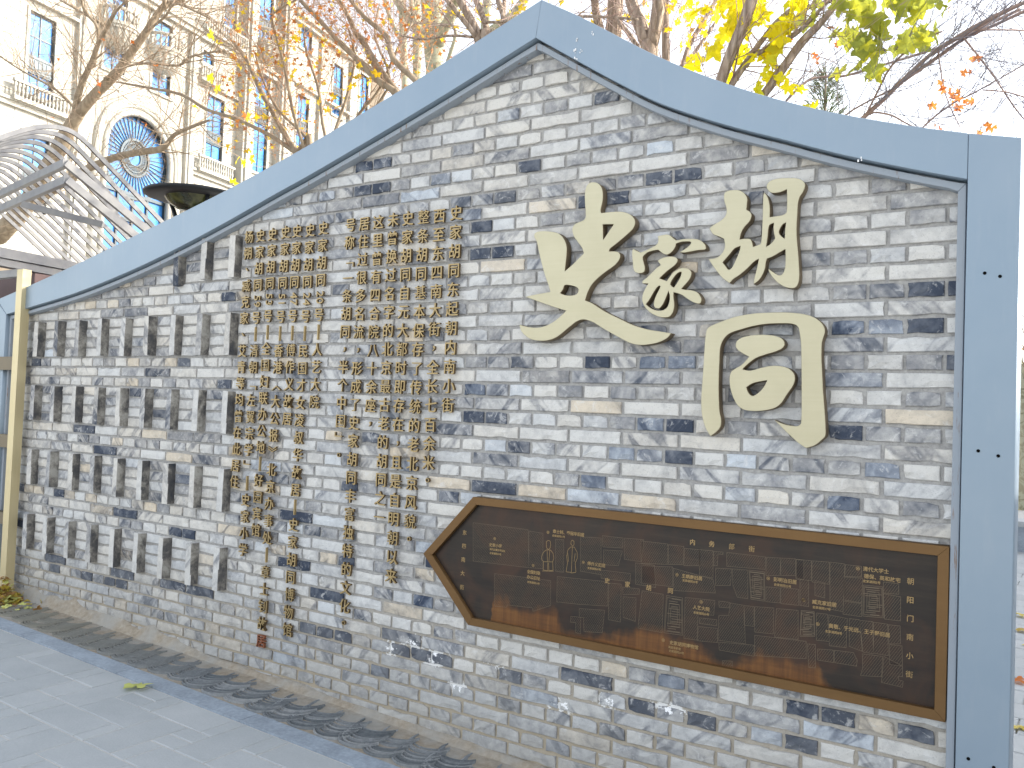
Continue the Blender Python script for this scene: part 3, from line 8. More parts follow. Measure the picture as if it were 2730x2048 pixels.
"hu":[[[-0.5839,2.349],[-0.5823,2.3523],[-0.5802,2.3548],[-0.5775,2.3567],[-0.5745,2.3581],[-0.5713,2.3593],[-0.5678,2.3602],[-0.5639,2.3607],[-0.5597,2.3608],[-0.5553,2.3608],[-0.5508,2.3606],[-0.5459,2.3603],[-0.5407,2.3599],[-0.5353,2.3593],[-0.5301,2.3583],[-0.5252,2.3568],[-0.5206,2.3548],[-0.5162,2.3524],[-0.5119,2.3496],[-0.508,2.3465],[-0.5046,2.3431],[-0.5015,2.3393],[-0.4987,2.3351],[-0.4962,2.3307],[-0.4943,2.3262],[-0.4929,2.322],[-0.4922,2.3179],[-0.4921,2.314],[-0.4924,2.3102],[-0.4929,2.3062],[-0.4933,2.3021],[-0.4936,2.2978],[-0.4939,2.2932],[-0.4943,2.2886],[-0.4948,2.2841],[-0.4951,2.28],[-0.4921,2.2779],[-0.4887,2.2757],[-0.4853,2.2735],[-0.4822,2.2711],[-0.4798,2.2686],[-0.4778,2.2658],[-0.4763,2.2629],[-0.4751,2.2598],[-0.4744,2.2566],[-0.4743,2.2532],[-0.4747,2.2496],[-0.4756,2.2459],[-0.477,2.242],[-0.4788,2.238],[-0.4812,2.234],[-0.4844,2.23],[-0.4884,2.2259],[-0.4928,2.2218],[-0.497,2.2176],[-0.5007,2.2134],[-0.5036,2.2092],[-0.5063,2.2051],[-0.5087,2.2009],[-0.5108,2.1965],[-0.5126,2.192],[-0.5141,2.1873],[-0.5153,2.1823],[-0.5162,2.1772],[-0.517,2.1722],[-0.5179,2.1676],[-0.5134,2.168],[-0.5085,2.1685],[-0.5035,2.1689],[-0.4987,2.1692],[-0.4943,2.1692],[-0.4902,2.1691],[-0.4864,2.1688],[-0.4827,2.1683],[-0.4795,2.1674],[-0.4767,2.1659],[-0.4744,2.1637],[-0.4726,2.161],[-0.4712,2.1579],[-0.4699,2.1546],[-0.4688,2.1515],[-0.4678,2.1483],[-0.4671,2.145],[-0.4664,2.1417],[-0.4659,2.1385],[-0.4653,2.1354],[-0.4621,2.1363],[-0.4587,2.1372],[-0.4552,2.1382],[-0.4518,2.1391],[-0.4486,2.1401],[-0.4458,2.1411],[-0.4431,2.1421],[-0.4406,2.1431],[-0.4383,2.1441],[-0.436,2.1451],[-0.4355,2.1493],[-0.435,2.1536],[-0.4345,2.1582],[-0.4341,2.1631],[-0.4337,2.1684],[-0.4334,2.1745],[-0.4332,2.1811],[-0.433,2.1881],[-0.4329,2.1954],[-0.4327,2.2027],[-0.4325,2.2101],[-0.4323,2.2176],[-0.4321,2.2253],[-0.432,2.2334],[-0.4319,2.2419],[-0.4319,2.2514],[-0.432,2.2616],[-0.4322,2.272],[-0.4323,2.2821],[-0.4324,2.2911],[-0.4324,2.2992],[-0.4324,2.3069],[-0.4323,2.3139],[-0.4322,2.3202],[-0.4319,2.3255],[-0.4315,2.3285],[-0.4309,2.3313],[-0.4302,2.3338],[-0.4294,2.3361],[-0.4288,2.3384],[-0.4266,2.3359],[-0.4241,2.3332],[-0.4216,2.3305],[-0.4193,2.3274],[-0.4171,2.3239],[-0.4152,2.32],[-0.4135,2.3156],[-0.4118,2.3109],[-0.4104,2.306],[-0.4091,2.301],[-0.4081,2.2959],[-0.4072,2.2906],[-0.4064,2.2851],[-0.4058,2.2795],[-0.4054,2.2737],[-0.4052,2.2677],[-0.4052,2.2614],[-0.4053,2.255],[-0.4054,2.2488],[-0.4055,2.2429],[-0.4004,2.2432],[-0.3949,2.2434],[-0.3893,2.2437],[-0.3837,2.244],[-0.3784,2.2443],[-0.3732,2.2447],[-0.368,2.245],[-0.363,2.2454],[-0.3584,2.2461],[-0.3544,2.247],[-0.3514,2.2483],[-0.3489,2.25],[-0.3467,2.252],[-0.3447,2.2539],[-0.3427,2.2556],[-0.3427,2.2605],[-0.3426,2.2657],[-0.3425,2.2711],[-0.3425,2.2766],[-0.3425,2.2822],[-0.3425,2.2878],[-0.3425,2.2936],[-0.3426,2.2995],[-0.3427,2.3054],[-0.3428,2.3113],[-0.3431,2.3172],[-0.3435,2.3233],[-0.3439,2.3293],[-0.3442,2.3351],[-0.3446,2.3406],[-0.3486,2.3391],[-0.3529,2.3374],[-0.3573,2.3358],[-0.3619,2.3343],[-0.3664,2.3332],[-0.3712,2.3324],[-0.3763,2.3319],[-0.3813,2.3316],[-0.3861,2.3316],[-0.3906,2.3319],[-0.3945,2.3324],[-0.3982,2.3332],[-0.4016,2.3343],[-0.4048,2.3357],[-0.4077,2.3376],[-0.4106,2.3402],[-0.4132,2.3433],[-0.4156,2.3468],[-0.4176,2.3503],[-0.419,2.3536],[-0.4198,2.3567],[-0.4201,2.3597],[-0.42,2.3627],[-0.4194,2.3656],[-0.4184,2.3683],[-0.4169,2.3708],[-0.4149,2.3731],[-0.4125,2.3754],[-0.4097,2.3774],[-0.4065,2.3792],[-0.4029,2.3808],[-0.399,2.3822],[-0.3946,2.3834],[-0.3899,2.3843],[-0.3848,2.385],[-0.3792,2.3853],[-0.3731,2.3853],[-0.3666,2.3851],[-0.36,2.3847],[-0.3535,2.3843],[-0.3468,2.3838],[-0.3398,2.3831],[-0.3328,2.3824],[-0.3261,2.3815],[-0.32,2.3804],[-0.3145,2.3792],[-0.3094,2.3779],[-0.3046,2.3764],[-0.3002,2.3747],[-0.2962,2.3728],[-0.2926,2.3706],[-0.2893,2.3682],[-0.2864,2.3656],[-0.2839,2.3628],[-0.2818,2.3601],[-0.2802,2.3573],[-0.2791,2.3546],[-0.2783,2.3517],[-0.278,2.3486],[-0.2782,2.3453],[-0.2789,2.3415],[-0.2801,2.3373],[-0.2818,2.3329],[-0.2836,2.3286],[-0.2855,2.3245],[-0.2876,2.3208],[-0.29,2.3174],[-0.2925,2.3139],[-0.2948,2.3104],[-0.2968,2.3065],[-0.2983,2.3023],[-0.2996,2.298],[-0.3007,2.2935],[-0.3015,2.2885],[-0.3023,2.283],[-0.3028,2.2763],[-0.3031,2.2687],[-0.3032,2.2607],[-0.3034,2.2526],[-0.3036,2.2447],[-0.3039,2.237],[-0.3042,2.2293],[-0.3045,2.2217],[-0.3048,2.214],[-0.3049,2.2063],[-0.3049,2.1986],[-0.3048,2.1909],[-0.3046,2.1832],[-0.3042,2.1755],[-0.3038,2.1678],[-0.3032,2.1601],[-0.3025,2.1524],[-0.3017,2.1446],[-0.3008,2.1369],[-0.2999,2.1292],[-0.2991,2.1214],[-0.2982,2.1137],[-0.2973,2.106],[-0.2964,2.0983],[-0.2956,2.0905],[-0.2948,2.0828],[-0.2941,2.0751],[-0.2934,2.0674],[-0.2928,2.0598],[-0.2922,2.0521],[-0.2917,2.0442],[-0.2911,2.036],[-0.2906,2.028],[-0.2903,2.0205],[-0.2902,2.0137],[-0.2904,2.0082],[-0.2907,2.0031],[-0.2911,1.9984],[-0.2919,1.9941],[-0.2929,1.99],[-0.2941,1.9862],[-0.2956,1.9827],[-0.2974,1.9795],[-0.2995,1.9768],[-0.3018,1.9747],[-0.3045,1.9732],[-0.3075,1.9723],[-0.3108,1.9719],[-0.3144,1.9719],[-0.3182,1.9721],[-0.3225,1.9726],[-0.3272,1.9734],[-0.3322,1.9746],[-0.3372,1.9761],[-0.3421,1.978],[-0.347,1.9804],[-0.3519,1.9832],[-0.3569,1.9864],[-0.3617,1.9899],[-0.3665,1.9937],[-0.3712,1.9979],[-0.376,2.0025],[-0.3807,2.0073],[-0.385,2.0121],[-0.3888,2.0166],[-0.3921,2.021],[-0.395,2.0252],[-0.3976,2.0293],[-0.3997,2.0332],[-0.4015,2.0368],[-0.4027,2.0397],[-0.4034,2.0425],[-0.4039,2.0451],[-0.4043,2.0477],[-0.4048,2.0501],[-0.4015,2.0474],[-0.3979,2.0445],[-0.3942,2.0415],[-0.3905,2.0386],[-0.3869,2.036],[-0.3834,2.0335],[-0.3797,2.0311],[-0.3762,2.0288],[-0.3728,2.0269],[-0.3698,2.0253],[-0.3673,2.0241],[-0.3651,2.0231],[-0.3629,2.0223],[-0.3608,2.022],[-0.3586,2.0223],[-0.3565,2.0232],[-0.3542,2.0246],[-0.3521,2.0264],[-0.3501,2.0287],[-0.3484,2.0314],[-0.347,2.0344],[-0.3457,2.0378],[-0.3447,2.0416],[-0.3439,2.0458],[-0.3432,2.0503],[-0.3427,2.0553],[-0.3423,2.0607],[-0.3421,2.0665],[-0.3421,2.0726],[-0.3421,2.0792],[-0.3422,2.0864],[-0.3425,2.0943],[-0.3429,2.1025],[-0.3433,2.1105],[-0.3436,2.1179],[-0.3466,2.1164],[-0.3497,2.1148],[-0.3529,2.1131],[-0.3564,2.1114],[-0.3601,2.1094],[-0.3652,2.1067],[-0.371,2.1035],[-0.3771,2.1001],[-0.3832,2.097],[-0.3886,2.0944],[-0.3934,2.0924],[-0.3979,2.0908],[-0.4022,2.0895],[-0.4063,2.0883],[-0.4103,2.087],[-0.4112,2.0847],[-0.4121,2.0824],[-0.4131,2.0799],[-0.414,2.0772],[-0.4148,2.0741],[-0.4153,2.07],[-0.4157,2.0651],[-0.4161,2.0599],[-0.4166,2.0547],[-0.4175,2.0499],[-0.4187,2.0454],[-0.4201,2.0411],[-0.4217,2.0368],[-0.4236,2.0326],[-0.4257,2.0284],[-0.428,2.024],[-0.4306,2.0195],[-0.4335,2.0151],[-0.4365,2.0109],[-0.4398,2.0071],[-0.4434,2.0039],[-0.4473,2.001],[-0.4514,1.9983],[-0.4554,1.9959],[-0.4591,1.9934],[-0.4588,1.9969],[-0.4586,2.0006],[-0.4583,2.0044],[-0.4579,2.0085],[-0.4572,2.0129],[-0.4562,2.0182],[-0.4549,2.0241],[-0.4534,2.0303],[-0.452,2.0364],[-0.4507,2.042],[-0.4495,2.0472],[-0.4484,2.0522],[-0.4473,2.0569],[-0.4464,2.0616],[-0.4455,2.0663],[-0.4447,2.0709],[-0.444,2.0755],[-0.4433,2.0801],[-0.4428,2.0845],[-0.4422,2.0886],[-0.4457,2.0866],[-0.4495,2.0847],[-0.4534,2.0826],[-0.4574,2.0801],[-0.4616,2.0771],[-0.4661,2.0732],[-0.4707,2.0686],[-0.4755,2.0637],[-0.4806,2.0587],[-0.4858,2.0539],[-0.4915,2.0491],[-0.4975,2.0442],[-0.5037,2.0394],[-0.5097,2.0349],[-0.5153,2.0308],[-0.5203,2.0276],[-0.525,2.0248],[-0.5296,2.0223],[-0.5338,2.0198],[-0.5376,2.0171],[-0.5411,2.0141],[-0.5441,2.011],[-0.5468,2.0079],[-0.5494,2.0048],[-0.5519,2.0019],[-0.5575,2.006],[-0.5634,2.0102],[-0.5695,2.0146],[-0.5756,2.0193],[-0.5814,2.0244],[-0.5871,2.0303],[-0.5927,2.0367],[-0.5982,2.0434],[-0.6035,2.0499],[-0.6083,2.0561],[-0.6128,2.0618],[-0.6169,2.0674],[-0.6207,2.0727],[-0.6242,2.0777],[-0.6274,2.0825],[-0.6302,2.0867],[-0.6327,2.0907],[-0.6349,2.0944],[-0.637,2.098],[-0.6391,2.1014],[-0.6345,2.1014],[-0.6296,2.1012],[-0.6246,2.1011],[-0.6196,2.1013],[-0.615,2.1019],[-0.6106,2.1029],[-0.6063,2.1043],[-0.6021,2.106],[-0.5981,2.1081],[-0.5945,2.1106],[-0.591,2.1137],[-0.5876,2.1175],[-0.5845,2.1215],[-0.5818,2.1257],[-0.5796,2.1297],[-0.5778,2.1335],[-0.5765,2.1373],[-0.5757,2.1411],[-0.5752,2.1451],[-0.575,2.1494],[-0.5754,2.1542],[-0.5764,2.1595],[-0.5776,2.1648],[-0.5789,2.1701],[-0.5799,2.1749],[-0.583,2.1765],[-0.5861,2.1782],[-0.5893,2.18],[-0.5929,2.1818],[-0.5968,2.1838],[-0.6016,2.1858],[-0.6071,2.1879],[-0.6129,2.1902],[-0.6184,2.1928],[-0.6232,2.196],[-0.6272,2.2],[-0.6307,2.2047],[-0.6338,2.2097],[-0.6368,2.2147],[-0.6397,2.2192],[-0.637,2.2215],[-0.6343,2.2239],[-0.6314,2.2265],[-0.6281,2.229],[-0.6244,2.2316],[-0.6198,2.2341],[-0.6146,2.2366],[-0.6091,2.2391],[-0.6036,2.2417],[-0.5987,2.2445],[-0.5941,2.2474],[-0.5895,2.2504],[-0.5853,2.2536],[-0.5815,2.2569],[-0.5785,2.2603],[-0.5762,2.264],[-0.5746,2.2678],[-0.5735,2.2718],[-0.5728,2.2758],[-0.5724,2.2799],[-0.5724,2.2839],[-0.5728,2.2879],[-0.5736,2.292],[-0.5746,2.2962],[-0.5756,2.3003],[-0.5769,2.3043],[-0.5786,2.3083],[-0.5803,2.3123],[-0.5819,2.3166],[-0.583,2.3212],[-0.5838,2.3266],[-0.5845,2.3327],[-0.5848,2.3388],[-0.5847,2.3445]],[[-0.5136,2.1424],[-0.5143,2.1384],[-0.5149,2.1343],[-0.5157,2.1299],[-0.5166,2.1253],[-0.518,2.1204],[-0.5198,2.115],[-0.522,2.1093],[-0.5245,2.1033],[-0.5271,2.0972],[-0.5298,2.0913],[-0.5325,2.0852],[-0.5354,2.0787],[-0.5383,2.0724],[-0.5413,2.0668],[-0.5441,2.0623],[-0.5465,2.0595],[-0.5493,2.0572],[-0.5521,2.0555],[-0.555,2.0546],[-0.5577,2.0546],[-0.5602,2.0561],[-0.5627,2.0587],[-0.5651,2.0621],[-0.5675,2.0656],[-0.5699,2.0689],[-0.5724,2.0718],[-0.575,2.0749],[-0.5775,2.0779],[-0.5799,2.0809],[-0.5822,2.0837],[-0.5796,2.0865],[-0.5769,2.0895],[-0.5741,2.0925],[-0.5712,2.0957],[-0.5683,2.0988],[-0.5654,2.102],[-0.5625,2.1052],[-0.5596,2.1085],[-0.5566,2.1119],[-0.5534,2.1153],[-0.5502,2.1191],[-0.5469,2.1232],[-0.5436,2.1272],[-0.54,2.131],[-0.5362,2.1341],[-0.5319,2.1365],[-0.5273,2.1383],[-0.5225,2.1397],[-0.5179,2.141]],[[-0.3888,2.2195],[-0.3891,2.2157],[-0.3895,2.2116],[-0.3899,2.2074],[-0.3902,2.2032],[-0.3902,2.1991],[-0.3898,2.1951],[-0.3893,2.1912],[-0.3886,2.1872],[-0.3878,2.1833],[-0.3872,2.1794],[-0.3863,2.1754],[-0.3851,2.1714],[-0.3841,2.1675],[-0.3836,2.1635],[-0.3842,2.1597],[-0.3861,2.1558],[-0.389,2.1519],[-0.3926,2.148],[-0.3963,2.1445],[-0.3997,2.1414],[-0.4029,2.1389],[-0.4061,2.1368],[-0.4094,2.1351],[-0.4125,2.1335],[-0.4155,2.1318],[-0.4147,2.1382],[-0.4138,2.1448],[-0.4129,2.1518],[-0.412,2.159],[-0.4111,2.1667],[-0.4104,2.1754],[-0.4099,2.1851],[-0.4093,2.1949],[-0.4083,2.2036],[-0.4065,2.2103],[-0.404,2.2138],[-0.4004,2.2159],[-0.3964,2.2172],[-0.3924,2.2182]],[[-0.344,2.217],[-0.3445,2.2122],[-0.3451,2.2071],[-0.3457,2.2019],[-0.3462,2.1964],[-0.3466,2.1906],[-0.3469,2.1843],[-0.347,2.1775],[-0.347,2.1705],[-0.3471,2.1636],[-0.3471,2.1573],[-0.35,2.1597],[-0.3532,2.1622],[-0.3564,2.1648],[-0.3593,2.1675],[-0.3618,2.1701],[-0.3639,2.1726],[-0.3658,2.1751],[-0.3673,2.1776],[-0.3683,2.1801],[-0.3689,2.1828],[-0.3689,2.1855],[-0.3684,2.1884],[-0.3675,2.1913],[-0.3663,2.1942],[-0.365,2.197],[-0.3635,2.1999],[-0.3618,2.2029],[-0.3599,2.2058],[-0.3579,2.2085],[-0.3558,2.2108],[-0.3536,2.2125],[-0.3512,2.2138],[-0.3487,2.2149],[-0.3463,2.2159]]],
